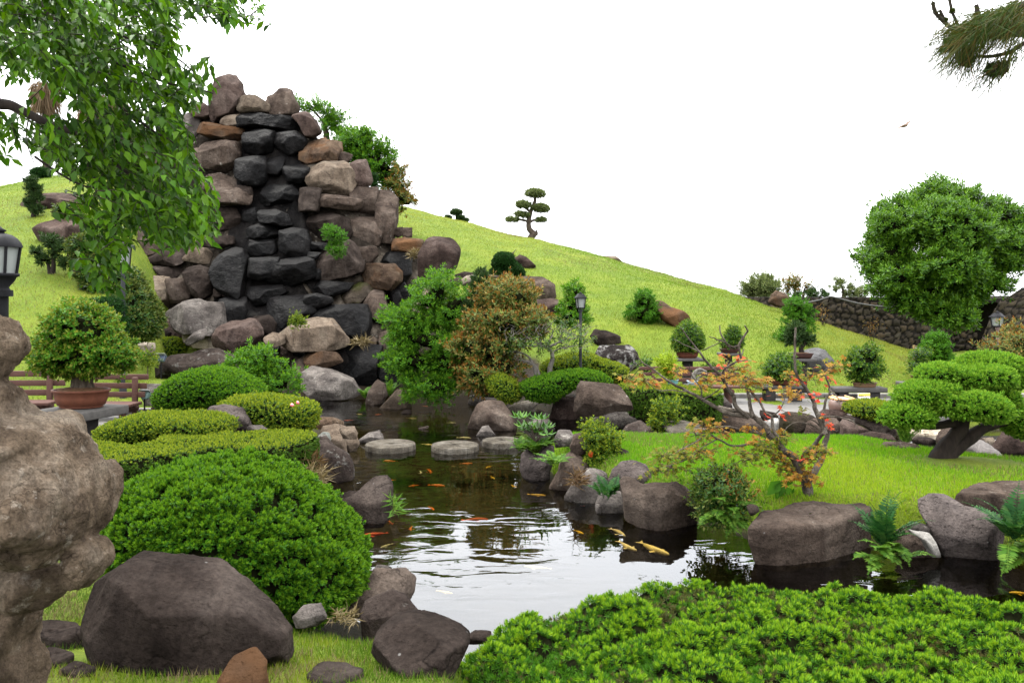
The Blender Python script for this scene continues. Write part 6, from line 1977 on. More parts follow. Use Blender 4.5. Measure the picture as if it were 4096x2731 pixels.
# ------------------------------------------------------------------ koi
KC = dict(o=(.62, .13, .012), r=(.55, .06, .015), w=(.62, .60, .52), g=(.74, .60, .34), y=(.70, .42, .03), p=(.72, .60, .45))
for k_, c in KC.items():
    M['koi' + k_] = plain("koi_" + k_, c, .35, .5, .3, 6, 0)
KOI = [("red-orange koi close to the hump-backed boulder", 'r', "L 380,1000 550,970"), ("pale cream koi just below the red-orange one", 'w', "L 505,1065 580,1045"), ("golden koi by the right island rocks", 'y', "L 1545,745 1425,735"), ("slim white koi with orange head, upper of the pale group at right", 'p', "G 465,1200 300,1130"), ("pale salmon koi in the pale group at right", 'p', "G 560,1330 375,1240"), ("large yellow-white koi, biggest of the pale group", 'g', "G 838,1370 580,1245"),
       ("orange koi turned downstream below the ripples", 'o', "L 845,835 800,812"), ("orange koi lying in the middle ripples", 'o', "L 910,688 805,675"), ("orange koi left of the one in the middle ripples", 'o', "L 685,688 745,678"), ("long dark-orange koi at the edge of the bright reflection", 'r', "L 1185,895 1010,893"), ("orange koi beside the right millstone", 'o', "L 1085,545 1000,545"), ("orange koi in front of the left millstone", 'o', "L 520,530 612,530"), ("small orange koi swimming toward the viewer under the middle millstone", 'o', "L 815,605 805,580"), ("small pale koi left of it under the middle millstone", 'w', "L 757,608 750,590"), ("golden koi curling right of the middle millstone", 'y', "L 1170,572 1200,560"), ("small golden koi below the curling one", 'y', "L 1215,640 1200,626"),
       ("orange and white koi behind the middle millstone", 'g', "L 840,430 760,424"), ("white koi with gold marks behind the right millstone", 'w', "L 1075,388 980,384"), ("yellow koi in the far pond by the dark reflections", 'y', "L 825,235 725,232"), ("golden koi below the yellow one in the far pond", 'g', "L 735,266 665,263"), ("red koi before the pointed rock at far left", 'r', "L 275,278 340,275"), ("red koi in the far pond left of the round-backed boulder", 'r', "L 970,241 920,239"), ("thin orange koi near the far bank", 'o', "L 800,190 770,188"), ("second thin orange koi nearest the far bank", 'o', "L 870,168 840,167"), ("small gold koi left of the pale wedge rock", 'g', "L 385,240 360,238"), ("orange koi left of the tufted rock", 'o', "L 475,241 515,239"), ("pale koi deep beside the round-backed boulder", 'w', "L 980,293 920,291"), ("white koi with its back out of the bright reflection", 'w', "L 1400,1185 1580,1195"), ("faint gold koi under the bright near water", 'g', "L 950,1350 865,1335"),
       ("yellow koi at the right edge beside the yew bed", 'y', "M 1915,945 2080,948"), ("orange koi left of the ripples by the near boulder", 'o', "L 540,652 590,648"), ("small orange koi at the tip of the hump-backed boulder", 'o', "L 582,920 556,904"), ("orange koi facing away in the left ripples", 'o', "L 698,962 700,935"), ("gold koi right of the bright ripples", 'y', "L 1355,692 1325,678"), ("red koi under the island's rocks", 'r', "L 1830,808 1770,806"), ("small gold koi in the bright water by the rocks", 'y', "L 1765,975 1730,965"), ("orange koi in the narrow pool by the mossy bank stone", 'o', "Z 2130,645 2020,640"), ("white koi flashing in the narrow stream pool", 'w', "Z 1760,600 1630,592"), ("orange koi by the driftwood log in the right pond", 'o', "X 2352,750 2290,745")]
V0, F0 = ico(3)
for lb, cl, ol in KOI:
    z = -.035
    q = rz(ol, z)
    hd, tlp = q
    ax = hd - tlp
    L_ = np.linalg.norm(ax)
    L_ = float(np.clip(L_, .16, .52))
    ax = ax / np.linalg.norm(ax)
    c = q.mean(0)
    t_ = V0[:, 0]
    wgt = np.sqrt(np.clip(1 - np.abs(t_ * .98) ** 2.2, 0, 1)) / np.maximum(np.hypot(V0[:, 1], V0[:, 2]), 1e-6)
    rad = L_ * .060 * (1 - .45 * np.clip(-t_, 0, 1) ** 1.2)
    B = np.stack([t_ * L_ * .42 + L_ * .06, V0[:, 1] * wgt * rad, V0[:, 2] * wgt * rad * 1.15], 1)
    B[:, 1] += .06 * L_ * np.sin((B[:, 0] / L_) * 4 + len(lb))
    g = Geo().add(B, F0)
    y0 = .06 * L_ * sin(-.34 * 4 + len(lb))
    g.add(np.array([[-.32, 0, 0], [-.52, .10, .006], [-.46, 0, .0], [-.52, -.08, -.006]]) * L_ + [0, y0, 0], [[0, 1, 2, 3]])
    for sg in (-1, 1):
        g.add(np.array([[.20, .07 * sg, -.01], [.12, .19 * sg, -.02], [.06, .17 * sg, -.02], [.13, .07 * sg, -.01]]) * L_, [[0, 1, 2, 3]])
    a = math.atan2(ax[1], ax[0])
    for i_, (VV) in enumerate(g.V):
        x, y = VV[:, 0] * cos(a) - VV[:, 1] * sin(a), VV[:, 0] * sin(a) + VV[:, 1] * cos(a)
        g.V[i_] = np.stack([x + c[0], y + c[1], VV[:, 2] + z - .02], 1)
    tag(g.build("koi", M['koi' + cl], smooth=True), lb, "koi", "koi in the pond")
# ------------------------------------------------------------------ ferns and small plants
def frond(g, base, az, L, el, rs, W=.10, droop=.9, mi=0, npin=16):
    n = 10
    tt = np.linspace(0, 1, n)
    e = el - droop * tt ** 1.5
    st = np.stack([np.cos(e) * cos(az), np.cos(e) * sin(az), np.sin(e)], 1) * (L / n)
    P = base + np.concatenate([[[0, 0, 0]], np.cumsum(st, 0)[:-1]])
    add_tube(g, P, np.linspace(.0035, .001, n) * (1 + L), 4, mi)
    t2 = np.repeat(np.linspace(.12, .98, npin), 2)
    C = np.stack([np.interp(t2, tt, P[:, k]) for k in range(3)], 1)
    D0 = nrm(np.stack([np.interp(t2, tt, st[:, k]) for k in range(3)], 1))
    side = nrm(np.cross(D0, [0, 0, 1.0]))
    sg = np.tile([1, -1], npin)[:, None]
    D = nrm(side * sg + D0 * .45 + rs.normal(0, .08, D0.shape))
    ln = W * np.sin(np.clip(t2 * 1.05 + .12, 0, 1) * pi) ** .7 + .012
    leaves(g, C, D, nrm(D0 - D * (D0 * D).sum(1, keepdims=True)), ln, ln * .28 + .006, mi, 'rhomb', .08)


def fern(label, base, d, n, L, mat, W=.09, el=1.15, cat="fern", name="fern", spread=pi * 2, az0=0., extra=None, group=None, zb=None):
    q = px(base)[0]
    b_ = at(q[0], q[1], d)
    t = thing(name, b_, label, cat, group)
    rs = np.random.RandomState(int(q[0] * 7 + q[1]) % 9999)
    g = Geo()
    for k in range(n):
        az = az0 + spread * (k + rs.uniform(-.3, .3)) / n
        frond(g, b_ + rs.normal(0, .02, 3), az, L * rs.uniform(.65, 1.1), el * rs.uniform(.6, 1.15), rs, W, rs.uniform(.6, 1.3))
    g.build("fronds", LM[mat], t)
    return t


fern("light green fern left of the pointed far pond rock", "L 412,140", 17.6, 7, .42, 'fern')
fern("light green fern behind the pointed far pond rock", "L 560,128", 17.7, 8, .5, 'fern', el=1.4)
fern("upright light green fern at the foot of the cement cascade", "X 740,410", 12.4, 12, .62, 'fern', el=1.45)
fern("fern hanging from the island tip beside the right millstone", "L 1385,470", 10.75, 8, .34, 'fern', W=.06)
fern("low ferns and rusty leaves below the broad-leaved plant", "L 1490,465", 10.4, 16, .36, 'fern', W=.06, el=.9)
fern("fern drooping over the heart-shaped pitted rock", "L 1590,560", 9.6, 10, .34, 'fern', W=.06, el=.8)
fern("blue-green fern between the low tan rock and white-spotted boulder", "G 300,870", 8.6, 6, .40, 'fernd', W=.08)
t = fern("tall glossy dark fern clump right of the big flat-topped boulder", "M 1075,640", 7.05, 14, .54, 'fernd', W=.085, el=1.35)
g = Geo()
rs = np.random.RandomState(12)
b_ = at(*px("M 1060,690")[0], 6.95)
for k in range(16):
    frond(g, b_ + rs.normal(0, .06, 3) * [1, .6, .7], rs.uniform(-pi, 0), rs.uniform(.18, .34), rs.uniform(-.2, .9), rs, .065, 1.2)
g.build("low_fronds", LM['fern'], t)
t = fern("big dark fern overhanging the water at the right edge", "M 1960,600", 6.9, 13, .54, 'fernd', W=.10, el=1.25)
g = Geo()
for k in range(12):
    frond(g, at(*px("M 1950,640")[0], 6.85) + rs.normal(0, .05, 3), rs.uniform(-pi, 0.3), rs.uniform(.25, .5), rs.uniform(-.4, .9), rs, .08, 1.3)
g.build("low_fronds", LM['fern'], t)
# bush with rusty fern skirt at the waterline
t = shrub("nandina_bush", "bushy plant of small green and rusty leaves at the waterline right of the white-spotted boulder", "shrub", ["G 1020,800 1100,690 1300,640 1460,690 1520,800 1400,880 1150,890", "G 1080,860 1300,820 1560,880 1560,960 1450,1040 1250,1060 1120,980"], 7.7, 'vine', D=.3, cover=.75, core=.55, lump=.1, jit=.05, sc=.62, base="G 1320,1150")
g = Geo()
for k in range(26):
    c = px("G %f,%f" % (rs.uniform(1150, 1480), rs.uniform(900, 1090)))[0]
    frond(g, at(c[0], c[1], 7.5), rs.uniform(-pi, 0), rs.uniform(.2, .34), rs.uniform(-.5, .7), rs, .06, 1.)
g.build("fern_skirt", LM['fern'], t)
g = Geo()
P = at(*px("G 1440,790")[0], 7.6) + rs.normal(0, .09, (160, 3))
D = nrm(rs.normal(size=(160, 3)) + [0, -.3, .6])
leaves(g, P, D, perp(D, rs), .05, .018)
g.build("rusty_leaves", LM['red'], t)
# broad-leaved plant on the island tip
q = px("L 1480,420")[0]
d_ = 10.5
b_ = at(q[0], q[1], d_)
t = thing("broadleaf_plant", b_, "glossy broad-leaved plant on the island tip above the ferns", "plant")
gs, gl = Geo(), Geo()
for k in range(16):
    e = b_ + np.array([rs.normal(0, .16), rs.normal(0, .1), rs.uniform(.12, .36)])
    add_tube(gs, [b_, (b_ + e) / 2 + rs.normal(0, .02, 3), e], .006, 5)
    az = np.arange(7) * 2 * pi / 7 + rs.rand()
    D = nrm(np.stack([np.cos(az), np.sin(az), rs.uniform(-.1, .6, 7)], 1))
    S = nrm(np.cross(np.array([0, 0, 1.]), D))
    leaves(gl, np.repeat(e[None], 7, 0), D, S, .13, .045, 0, 'fold', .2)
gs.build("stem", M['bark'], t)
gl.build("foliage", LM['round'], t)
# seedling with big leaves by the maple
q = px("G 1855,930")[0]
d_ = 7.9
b_ = at(q[0], q[1], d_)
t = thing("seedling", b_, "seedling with a few large drooping green leaves left of the maple trunk", "plant")
gs, gl = Geo(), Geo()
top = at(*px("G 1850,720")[0], d_)
add_tube(gs, smooth_path([b_ - [0, 0, .05], (b_ + top) / 2 + [.01, 0, 0], top], 4), .006, 6)
for (u, v), (dx, dz), L_ in zip(px("G 1840,720 1855,720 1850,760 1860,760 1870,740 1960,850 1980,860 1935,840"), ((-1, -.9), (-.45, -1), (-.2, -1), (.5, -1), (.35, .1), (.4, -1), (-.5, -1), (.2, .6)), (.20, .19, .18, .17, .10, .11, .11, .07)):
    p = at(u, v, d_)
    D = nrm(np.array([[dx, -.35, dz]]))
    S = nrm(np.cross(D, np.array([[.2 * dx, -1, .3]])))
    leaves(gl, p[None], D, S, L_, L_ * .62, 0, 'fold', .15)
add_tube(gs, [at(*px("G 1855,880")[0], d_), at(*px("G 1960,840")[0], d_)], .004, 5)
gs.build("stem", M['bark'], t)
gl.build("foliage", LM['fresh'], t)
t = shrub("flowering_azalea", "small orange-tipped azalea with one red flower at the island's left end", "shrub", ["G 60,450 130,220 190,195 230,260 260,300 200,420", "G 230,290 380,290 400,360 330,400 240,380", "G 70,460 200,380 380,380 350,460 280,590 120,520"], 9.9, 'yellf', D=.3, cover=.8, core=.6, lump=.1, jit=.04, sc=.9)
c = at(*px("G 140,483")[0], 9.6)
V, Fc = ico(2)
Geo().add(V * [.03, .03, .045] + c + (rs.rand(len(V), 3) - .5) * .015, Fc).build("flower", LM['mapr'], t)
t = bpy.data.objects["azalea_hedge"]
g = Geo()
for p in ("K 1515,382", "K 1552,366"):
    c = at(*px(p)[0], 10.75)
    V, Fc = ico(2)
    g.add(V * .022 + c + (rs.rand(len(V), 3) - .5) * .015, Fc)
g.build("flowers", plain("pink_petal", (.75, .16, .20), .5, .3, .2, 20, 0), t)
t = shrub("maple_sapling", "slender green maple sapling with orange tips in front of the rectangular hedge", "tree", ["F 790,1210 840,1160 930,1145 1010,1185 990,1250 860,1260", "F 820,1260 960,1250 950,1320 920,1410 850,1400 830,1310"], 12.1, 'yellf', D=.25, cover=.75, core=.0, lump=.14, jit=.05, sc=1.1, base="F 880,1450", trunk=[("F 870,1455 890,1380 900,1280 900,1180", .02, .006)])
shrub("yellow_sapling", "small yellow-green sapling on a thin stem left of the broad low boulder", "tree", "W 190,910 280,785 370,830 392,920 330,985 220,975", 15.0, 'yellf', D=.2, cover=.6, core=.0, jit=.05, sc=1.0, base="W 280,1140", trunk=[("W 280,1145 285,1050 285,900", .012, .005)])
for lb, ol, d_, st_ in (("small yew-like shrub growing from the waterfall boulders at right", ["D 650,20 720,0 870,100 840,160 700,140", "D 690,170 840,180 855,250 760,290 710,240"], 20.6, 'fresh'), ("little yellow-green plant sprouting on the flat tan waterfall boulder", ["D 385,900 400,790 430,800 425,910", "D 425,890 470,835 505,860 470,910"], 17.6, 'yellf'), ("dark rounded shrub between the white-lichened boulder and the bench", "F 710,860 760,850 800,900 780,940 710,950", 16.6, 'glossy'), ("clump of green leaves behind the right patio bench", "F 1190,910 1260,890 1330,930 1310,985 1210,990", 16.8, 'glossy')):
    shrub("small_shrub", lb, "shrub", ol, d_, st_, D=.2, cover=.8, core=.5, jit=.05, sc=.8)
# dry grass and grassy tufts
for lb, ol, d_, mt, L_ in (("tuft of dry straw-coloured grass spilling between bank rocks on the left", "K 1560,800 1740,860 1720,960 1620,900", 8.6, 'straw', .2), ("reddish dry fern patch beside the craggy purple-brown rock", "K 1620,720 1700,780 1740,860 1640,800", 8.9, 'brn', .16), ("grassy weeds hanging off the hump-backed boulder into the water", "L 575,760 620,800 600,880 570,860", 8.0, 'fern', .14), ("patch of dry brown leaf litter by the smooth grey stone", "N 610,900 720,870 860,880 840,960 700,980", 4.6, 'straw', .07), ("brown dry weeds on the cone-shaped boulder at the island", "L 1720,620 1790,620 1770,700 1700,680", 9.0, 'brn', .14), ("tuft of dry yellow grass on the ledge of the waterfall", "D 940,1040 1040,1020 1040,1075 950,1075", 18.3, 'straw', .22), ("dry rusty weeds hanging beside the huge red-brown boulder", "D 1430,260 1500,220 1500,280 1440,300", 20.0, 'straw', .2)):
    q = px(ol)
    n = 160 if mt != 'fern' else 70
    lo, hi = q.min(0), q.max(0)
    p = lo + rs.rand(n * 3, 2) * (hi - lo)
    p = p[inside(q, p)][:n]
    P = np.stack([at(u, v, d_ + rs.uniform(-.15, .15)) for u, v in p])
    D = nrm(rs.normal(size=(len(P), 3)) * [1, 1, .6] + [.3, -.3, .35])
    g = Geo()
    leaves(g, P, D, perp(D, rs), L_ * rs.uniform(.6, 1.3, len(P)), .011 * (d_ / 8), 0, 'rhomb', .1)
    tag(g.build("dry_grass" if mt != 'fern' else "weeds", LM[mt]), lb, "weeds")

# ------------------------------------------------------------------ the maple
d_ = 7.9
t = thing("maple_tree", at(3230, 2010, d_), "sprawling small maple with grey limbs and sparse orange-red leaves behind the flat-topped boulder", "tree")
M['mbark'] = rock_mat("maple_bark", (.05, .042, .034), (.14, .12, .098), (.28, .255, .215), la=.60, lich=(.32, .31, .28), sc=5, pits=0, bump=.8)
MB = [("G 2088,905 2085,830 2075,760 2060,700", .058, .047), ("G 2062,730 2025,640 1985,560 1940,490 1880,460 1830,400 1790,340 1740,300", .044, .030), ("G 1745,305 1720,250 1650,185 1560,130 1400,90 1280,65", .030, .022), ("F 1545,1300 1400,1280 1280,1220 1190,1165 1080,1110 980,1055 900,1010 800,930 720,880 655,800", .024, .004),
      ("F 1600,1310 1570,1230 1555,1140 1535,1060 1545,1000", .022, .012), ("F 1560,1310 1470,1240 1430,1140 1380,1060 1335,985 1250,900 1170,800 1090,700 1020,600", .024, .005), ("F 1340,990 1380,920 1480,870 1575,872", .012, .004), ("F 1380,920 1440,890 1500,830 1520,770", .010, .005), ("F 1495,850 1482,750 1540,650 1550,630 1530,590", .013, .007), ("F 1482,755 1400,760 1345,660 1330,590", .011, .006), ("F 1450,770 1330,710 1290,690 1248,680", .008, .005), ("F 1170,800 1100,760 1010,720 970,700", .006, .003), ("F 1200,780 1300,740 1350,700", .006, .003),
      ("G 2075,745 2130,660 2180,580 2230,480 2240,380 2260,320 2280,220", .040, .022), ("H 640,1140 600,1020 560,930 545,870 480,750 425,690 392,610 385,450 392,230", .026, .010), ("H 615,1100 635,1000 640,880 688,780 655,670 650,640", .016, .006), ("H 690,780 750,830 770,900", .008, .004), ("H 640,1010 720,1000 850,1020 900,1060 930,1110", .012, .004), ("H 640,1120 580,1060 500,1010 440,980", .010, .004), ("H 600,1110 500,1060 380,1050 320,1090 290,1130", .008, .003), ("G 2030,590 2060,490 2130,420 2200,330 2230,290", .026, .016), ("G 1840,410 1720,330 1640,290 1500,270 1380,240 1250,245 1180,290", .022, .008), ("G 1790,440 1650,410 1540,395 1400,410 1280,345 1180,290 1100,300", .016, .006), ("G 1270,345 1180,400 1080,450", .008, .004), ("G 1180,300 1080,370 950,440 900,470", .009, .003), ("G 1080,480 980,540 880,580 760,610", .008, .003), ("G 1400,410 1450,440 1560,480 1640,500", .006, .003),
      ("F 720,880 640,940 600,1000", .005, .003), ("F 1080,1110 960,1100 860,1100 800,1070 740,1010", .007, .003), ("F 1190,1165 1180,1080 1110,980 1090,900", .008, .003), ("F 1200,1165 1300,1110 1370,1060", .007, .004), ("F 1560,1090 1640,1180 1680,1260 1740,1300", .014, .010), ("F 1740,1300 1800,1250 1840,1180 1860,1080", .008, .003), ("F 1740,1300 1750,1400 1800,1480", .014, .016)]
g = Geo()
rs = np.random.RandomState(77)
ends = []
for k, (pth, r0, r1) in enumerate(MB):
    dep = d_ + (0 if k < 2 else rs.uniform(-.35, .35))
    q = px(pth)
    P = np.stack([at(u, v, d_ + (dep - d_) * i / (len(q) - 1)) for i, (u, v) in enumerate(q)])
    P = smooth_path(P, 5)
    P = P + (np.stack([fbm(P * 11, 2, 1), fbm(P * 11, 2, 2), fbm(P * 11, 2, 3)], 1) - .5) * .02
    add_tube(g, P, np.linspace(r0, r1, len(P)), 8 if r0 > .02 else 6)
g.build("trunk", M['mbark'], t, smooth=True)
g, gt = Geo(), Geo()
CL = [("F 640,1000", 60, 26, 'og'), ("F 720,1020", 60, 24, 'og'), ("F 800,1040", 50, 14, 'or'), ("F 1010,950", 40, 12, 'o'), ("F 1240,1020", 60, 22, 'og'), ("F 1210,1070", 45, 14, 'o'), ("F 1480,930", 70, 34, 'og'), ("F 1520,990", 60, 26, 'og'), ("F 1480,860", 50, 12, 'r'), ("F 1550,850", 30, 8, 'r'), ("F 1400,1000", 60, 18, 'o'), ("F 1550,1020", 70, 20, 'og'), ("F 1640,1060", 55, 16, 'og'), ("F 1370,830", 30, 6, 'or'), ("F 1360,920", 25, 5, 'r'),
      ("H 300,780", 60, 18, 'o'), ("H 370,820", 45, 12, 'o'), ("H 100,850", 40, 8, 'r'), ("H 200,990", 50, 10, 'r'), ("H 270,940", 40, 6, 'r'), ("H 350,660", 60, 18, 'og'), ("H 430,680", 60, 14, 'or'), ("H 520,650", 70, 18, 'og'), ("H 640,650", 55, 12, 'or'), ("H 720,560", 70, 22, 'og'), ("H 700,690", 50, 8, 'r'), ("H 540,810", 40, 10, 'r'), ("H 590,850", 25, 6, 'r'), ("H 670,1080", 35, 12, 'r'), ("H 640,1000", 30, 4, 'or'), ("H 20,700", 40, 10, 'o'), ("H 150,690", 50, 8, 'o'), ("H 480,920", 40, 5, 'g'),
      ("G 1150,230", 70, 26, 'og'), ("G 1230,210", 50, 18, 'o'), ("G 1080,310", 80, 26, 'og'), ("G 1350,300", 70, 20, 'o'), ("G 960,440", 80, 22, 'og'), ("G 800,500", 90, 34, 'g'), ("G 860,590", 90, 40, 'g'), ("G 750,620", 70, 28, 'g'), ("G 1120,450", 80, 26, 'og'), ("G 1000,500", 70, 26, 'g'), ("G 1220,450", 60, 14, 'og'), ("G 1560,520", 80, 34, 'g'), ("G 1480,470", 60, 16, 'og'), ("G 1640,370", 60, 26, 'og'), ("G 1780,370", 70, 34, 'g'), ("G 1700,450", 60, 22, 'g'), ("G 1820,480", 70, 40, 'og'), ("G 1880,560", 70, 40, 'og'), ("G 1930,640", 60, 36, 'og'), ("G 1560,260", 40, 10, 'o'), ("G 2120,500", 80, 44, 'og'), ("G 2080,530", 40, 14, 'r'), ("G 2180,460", 70, 30, 'og'), ("G 2050,650", 60, 24, 'o'), ("G 2100,720", 60, 20, 'o'), ("G 1860,310", 50, 22, 'og'), ("G 1960,700", 40, 14, 'o')]
cid = dict(o=[0], g=[1], r=[2], og=[0, 0, 0, 1, 1, 1, 1], **{'or': [0, 0, 2]})
gl = Geo()
for cpt, sp_, n, cl in CL:
    q = px(cpt)[0]
    k = REG[cpt[0]][2]
    s = sp_ * k / F * d_
    c = at(q[0], q[1], d_ + rs.uniform(-.3, .25))
    n = int(n * (1.4 if cl != 'r' else .6))
    P = c + rs.normal(0, 1, (n, 3)) * [s * 1.0, s * .8, s * .5]
    D = nrm(np.stack([rs.normal(0, 1, n), rs.normal(-.2, .7, n), -np.abs(rs.normal(.35, .35, n))], 1))
    S = nrm(np.cross(D, np.stack([rs.normal(0, .35, n), rs.normal(-.5, .3, n), np.ones(n)], 1)))
    mi = np.array(cid[cl])[rs.randint(0, len(cid[cl]), n)]
    for m_ in range(3):
        w_ = mi == m_
        if w_.any():
            leaves(gl, P[w_], D[w_], S[w_], rs.uniform(.038, .062, w_.sum()), .038, m_, 'palm', .06)
    for i in range(0, n, 3):
        add_tube(gt, [c, (c + P[i]) / 2 + rs.normal(0, .008, 3), P[i]], [.0035, .003, .0015], 4)
gl.build("foliage", [LM['mapo'], LM['mapg'], LM['mapr']], t)
gt.build("twigs", M['bark'], t)

# ------------------------------------------------------------------ near left: gnarled trunk
tr_ = Geo()
d_ = 2.62
for k, (ol, D) in enumerate((("V -60,715 20,718 50,750 68,790 62,830 30,872 0,890 -60,890", .12), ("V -60,860 30,880 60,940 20,1000 -60,1000", .14), ("V -60,900 20,915 60,940 110,962 170,1002 230,1062 262,1112 275,1162 270,1222 238,1262 180,1292 80,1302 -60,1295", .30), ("V 200,1250 245,1222 275,1240 287,1292 268,1342 225,1362 175,1340", .10), ("V -60,1240 120,1280 200,1310 205,1352 150,1394 60,1420 -60,1420", .10), ("V -60,1380 90,1380 75,1440 62,1470 85,1525 98,1570 110,1680 -60,1680", .17), ("V 40,950 110,962 165,1000 150,1060 80,1060 30,1010", .30), ("V 90,1080 200,1060 262,1120 250,1200 160,1230 90,1180", .33))):
    qt = px(ol)
    qt = np.array(centroid(qt)) + (qt - np.array(centroid(qt))) * .91
    qt[:, 0] = -60 + (qt[:, 0] + 60) * .86
    V, Fc = inflate(qt, d_ + (.14 if k in (4, 5) else 0) + rs.uniform(-.02, .02), D, m=2.3, sub=5, noise=.12, freq=1.6, facets=0, seed=60 + k)
    tr_.add(V, Fc)
M['gnarl'] = rock_mat("gnarled_bark", (.03, .022, .015), (.21, .16, .115), (.46, .39, .31), la=.59, lich=(.55, .49, .41), sc=2.2, pits=.8, bump=1.6)
o = tr_.build("gnarled_trunk", M['gnarl'], smooth=True)
tag(o, "thick gnarled burled tree trunk filling the near left edge", "tree trunk")
md = o.modifiers.new("remesh", 'REMESH')
md.mode = 'VOXEL'
md.voxel_size = .009
md.use_smooth_shade = True
md = o.modifiers.new("smooth", 'SMOOTH')
md.iterations = 6
tx = bpy.data.textures.new("bark_relief", 'CLOUDS')
tx.noise_scale = .10
tx.noise_depth = 4
md = o.modifiers.new("relief", 'DISPLACE')
md.texture = tx
md.strength = .06
md.mid_level = .5
md.texture_coords = 'LOCAL'

# ------------------------------------------------------------------ leafy branch overhead
t = thing("leafy_branch", at(-150, 420, 3.7), "leafy green branches hanging into the upper left of the view", "tree branch")
g, gt = Geo(), Geo()
BR = [("V -1500,520 -900,330 -400,240 -60,222", .085, .030, 3.7), ("V -900,330 -500,60 -200,-120 60,-30", .05, .016, 3.6), ("V -60,222 0,239 27,243 67,263 115,285 175,306 210,330 242,355 269,381", .030, .006, 3.7), ("V 20,-60 60,-30 113,30 150,80 185,124 210,161 236,201 282,250 317,285 346,328 373,346", .016, .004, 3.6), ("V 80,360 123,390 186,425 233,432 300,440", .006, .003, 3.5), ("V 190,350 209,390 235,432 270,464 267,513 255,582 250,640", .010, .003, 3.5), ("V 380,-60 450,-10 500,20 560,40 590,25", .008, .003, 3.9), ("V 113,30 200,60 300,90 400,130 470,190", .010, .003, 3.9), ("V 185,124 280,150 380,190 440,200 490,215", .008, .003, 3.5), ("V 282,250 350,300 400,330 440,380", .006, .003, 3.4), ("V 269,381 330,420 400,450 480,500", .007, .003, 3.4), ("V 20,-40 100,60 200,110", .02, .008, 4.0), ("V -40,20 60,60 140,110 220,130", .012, .004, 4.1), ("V 67,263 60,320 80,380", .004, .002, 3.6)]
for pth, r0, r1, dd_ in BR:
    P = smooth_path(np.stack([at(u, v, dd_) for u, v in px(pth)]), 4)
    add_tube(gt, P, np.linspace(r0, r1, len(P)), 7)
gt.build("branch", M['barkd'], t, smooth=True)
PA = px("V -30,-30 420,-30 412,60 405,130 440,180 500,215 470,250 410,280 330,272 250,262 180,250 120,205 60,180 -30,205")
PB = px("V 110,320 190,300 300,280 400,268 432,310 442,360 476,405 446,430 512,500 492,556 400,572 330,556 296,592 276,655 242,672 222,640 246,580 215,520 252,480 210,440 160,405 100,360")
PC = px("V 400,-40 615,-40 606,10 570,58 520,55 470,32 410,28")
PD = px("V -30,275 30,285 46,330 22,380 -30,380")
rs = np.random.RandomState(21)
g, gtw = Geo(), Geo()
for q, nt_ in ((PA, 440), (PB, 370), (PC, 55), (PD, 18)):
    lo, hi = q.min(0), q.max(0)
    pts = lo + rs.rand(nt_ * 6, 2) * (hi - lo)
    pts = pts[inside(q, pts)][:nt_]
    for u, v in pts:
        dd_ = rs.uniform(3.1, 4.3)
        tip = at(u, v, dd_)
        ln = rs.uniform(.12, .24)
        dirn = nrm(np.array([rs.normal(.55, .4), rs.normal(-.1, .4), rs.normal(-.55, .35)]))
        b_ = tip - dirn * ln
        mid = (tip + b_) / 2 + np.array([0, 0, .02])
        add_tube(gtw, [b_, mid, tip], [.0022, .0018, .001], 4)
        nl = 11
        tt = np.linspace(.05, 1, nl)
        P = b_ + (tip - b_) * tt[:, None] + np.array([0, 0, .02]) * (np.sin(tt * pi))[:, None]
        sd_ = nrm(np.cross(dirn, [0, 0, 1.0]))
        sg = np.where(np.arange(nl) % 2 == 0, 1, -1)[:, None]
        D = nrm(dirn * .55 + sd_ * sg * .6 + np.array([0, 0, -.42]) + rs.normal(0, .30, (nl, 3)))
        S = nrm(np.cross(D, np.array([0, -.3, 1.]) + rs.normal(0, .35, (nl, 3))))
        tipm = rs.rand() < .33
        leaves(g, P, D, S, rs.uniform(.042, .070, nl), rs.uniform(.019, .030, nl), 1 if tipm else 0, 'fold', .14)
g.build("leaves", [LM['tree'], LM['treetip']], t)
gtw.build("twigs", M['barkd'], t)

# ------------------------------------------------------------------ pine sprig at upper right
d_ = 3.2
t = thing("pine_branch", at(4150, 100, d_), "pine branch with long needles and dark cones hanging into the upper right corner", "tree branch")
g = Geo()
for pth, r0, r1 in (("T 9500,-1500 7000,-700 4500,-100 3300,200 2500,330", .07, .018), ("T 4500,-100 3500,100 2900,-60 2500,0", .035, .02), ("T 3300,200 2900,330 2500,420", .018, .010), ("T 2500,330 2342,385 2150,410 1980,420 1700,400 1560,380", .018, .008), ("T 2500,420 2330,520 2200,600 2050,650 1900,670 1780,655", .010, .006), ("T 2200,600 2160,720 2060,770 2000,800", .006, .005), ("T 2500,0 2200,120 2000,220 1800,300 1600,400", .02, .008), ("T 1560,380 1480,330 1380,240 1300,150 1268,30", .009, .007), ("T 1480,330 1420,260 1350,120", .007, .006), ("T 1560,290 1500,150 1465,0 1450,-60", .006, .006), ("T 1600,420 1540,560 1470,560 1430,470", .007, .006), ("T 1800,250 1790,120 1780,60", .012, .008)):
    P = smooth_path(np.stack([at(u, v, d_) for u, v in px(pth)]), 4)
    add_tube(g, P, np.linspace(r0, r1, len(P)), 7)
g.build("branch", M['barkd'], t, smooth=True)
g = Geo()
LM['pneed'] = leaf_mat("long_pine_needles", (.018, .045, .002), (.042, .075, .004), (.10, .06, .010), .12)
n = 2000
A = px("T 1560,380 1700,200 1900,120 2100,60 2300,-20 2420,60 2420,360 2250,330 2050,300 1850,420 1650,520")
lo, hi = A.min(0), A.max(0)
p = lo + rs.rand(n * 3, 2) * (hi - lo)
p = p[inside(A, p)][:n]
P = np.stack([at(u, v, d_ + rs.uniform(-.22, .22)) for u, v in p])
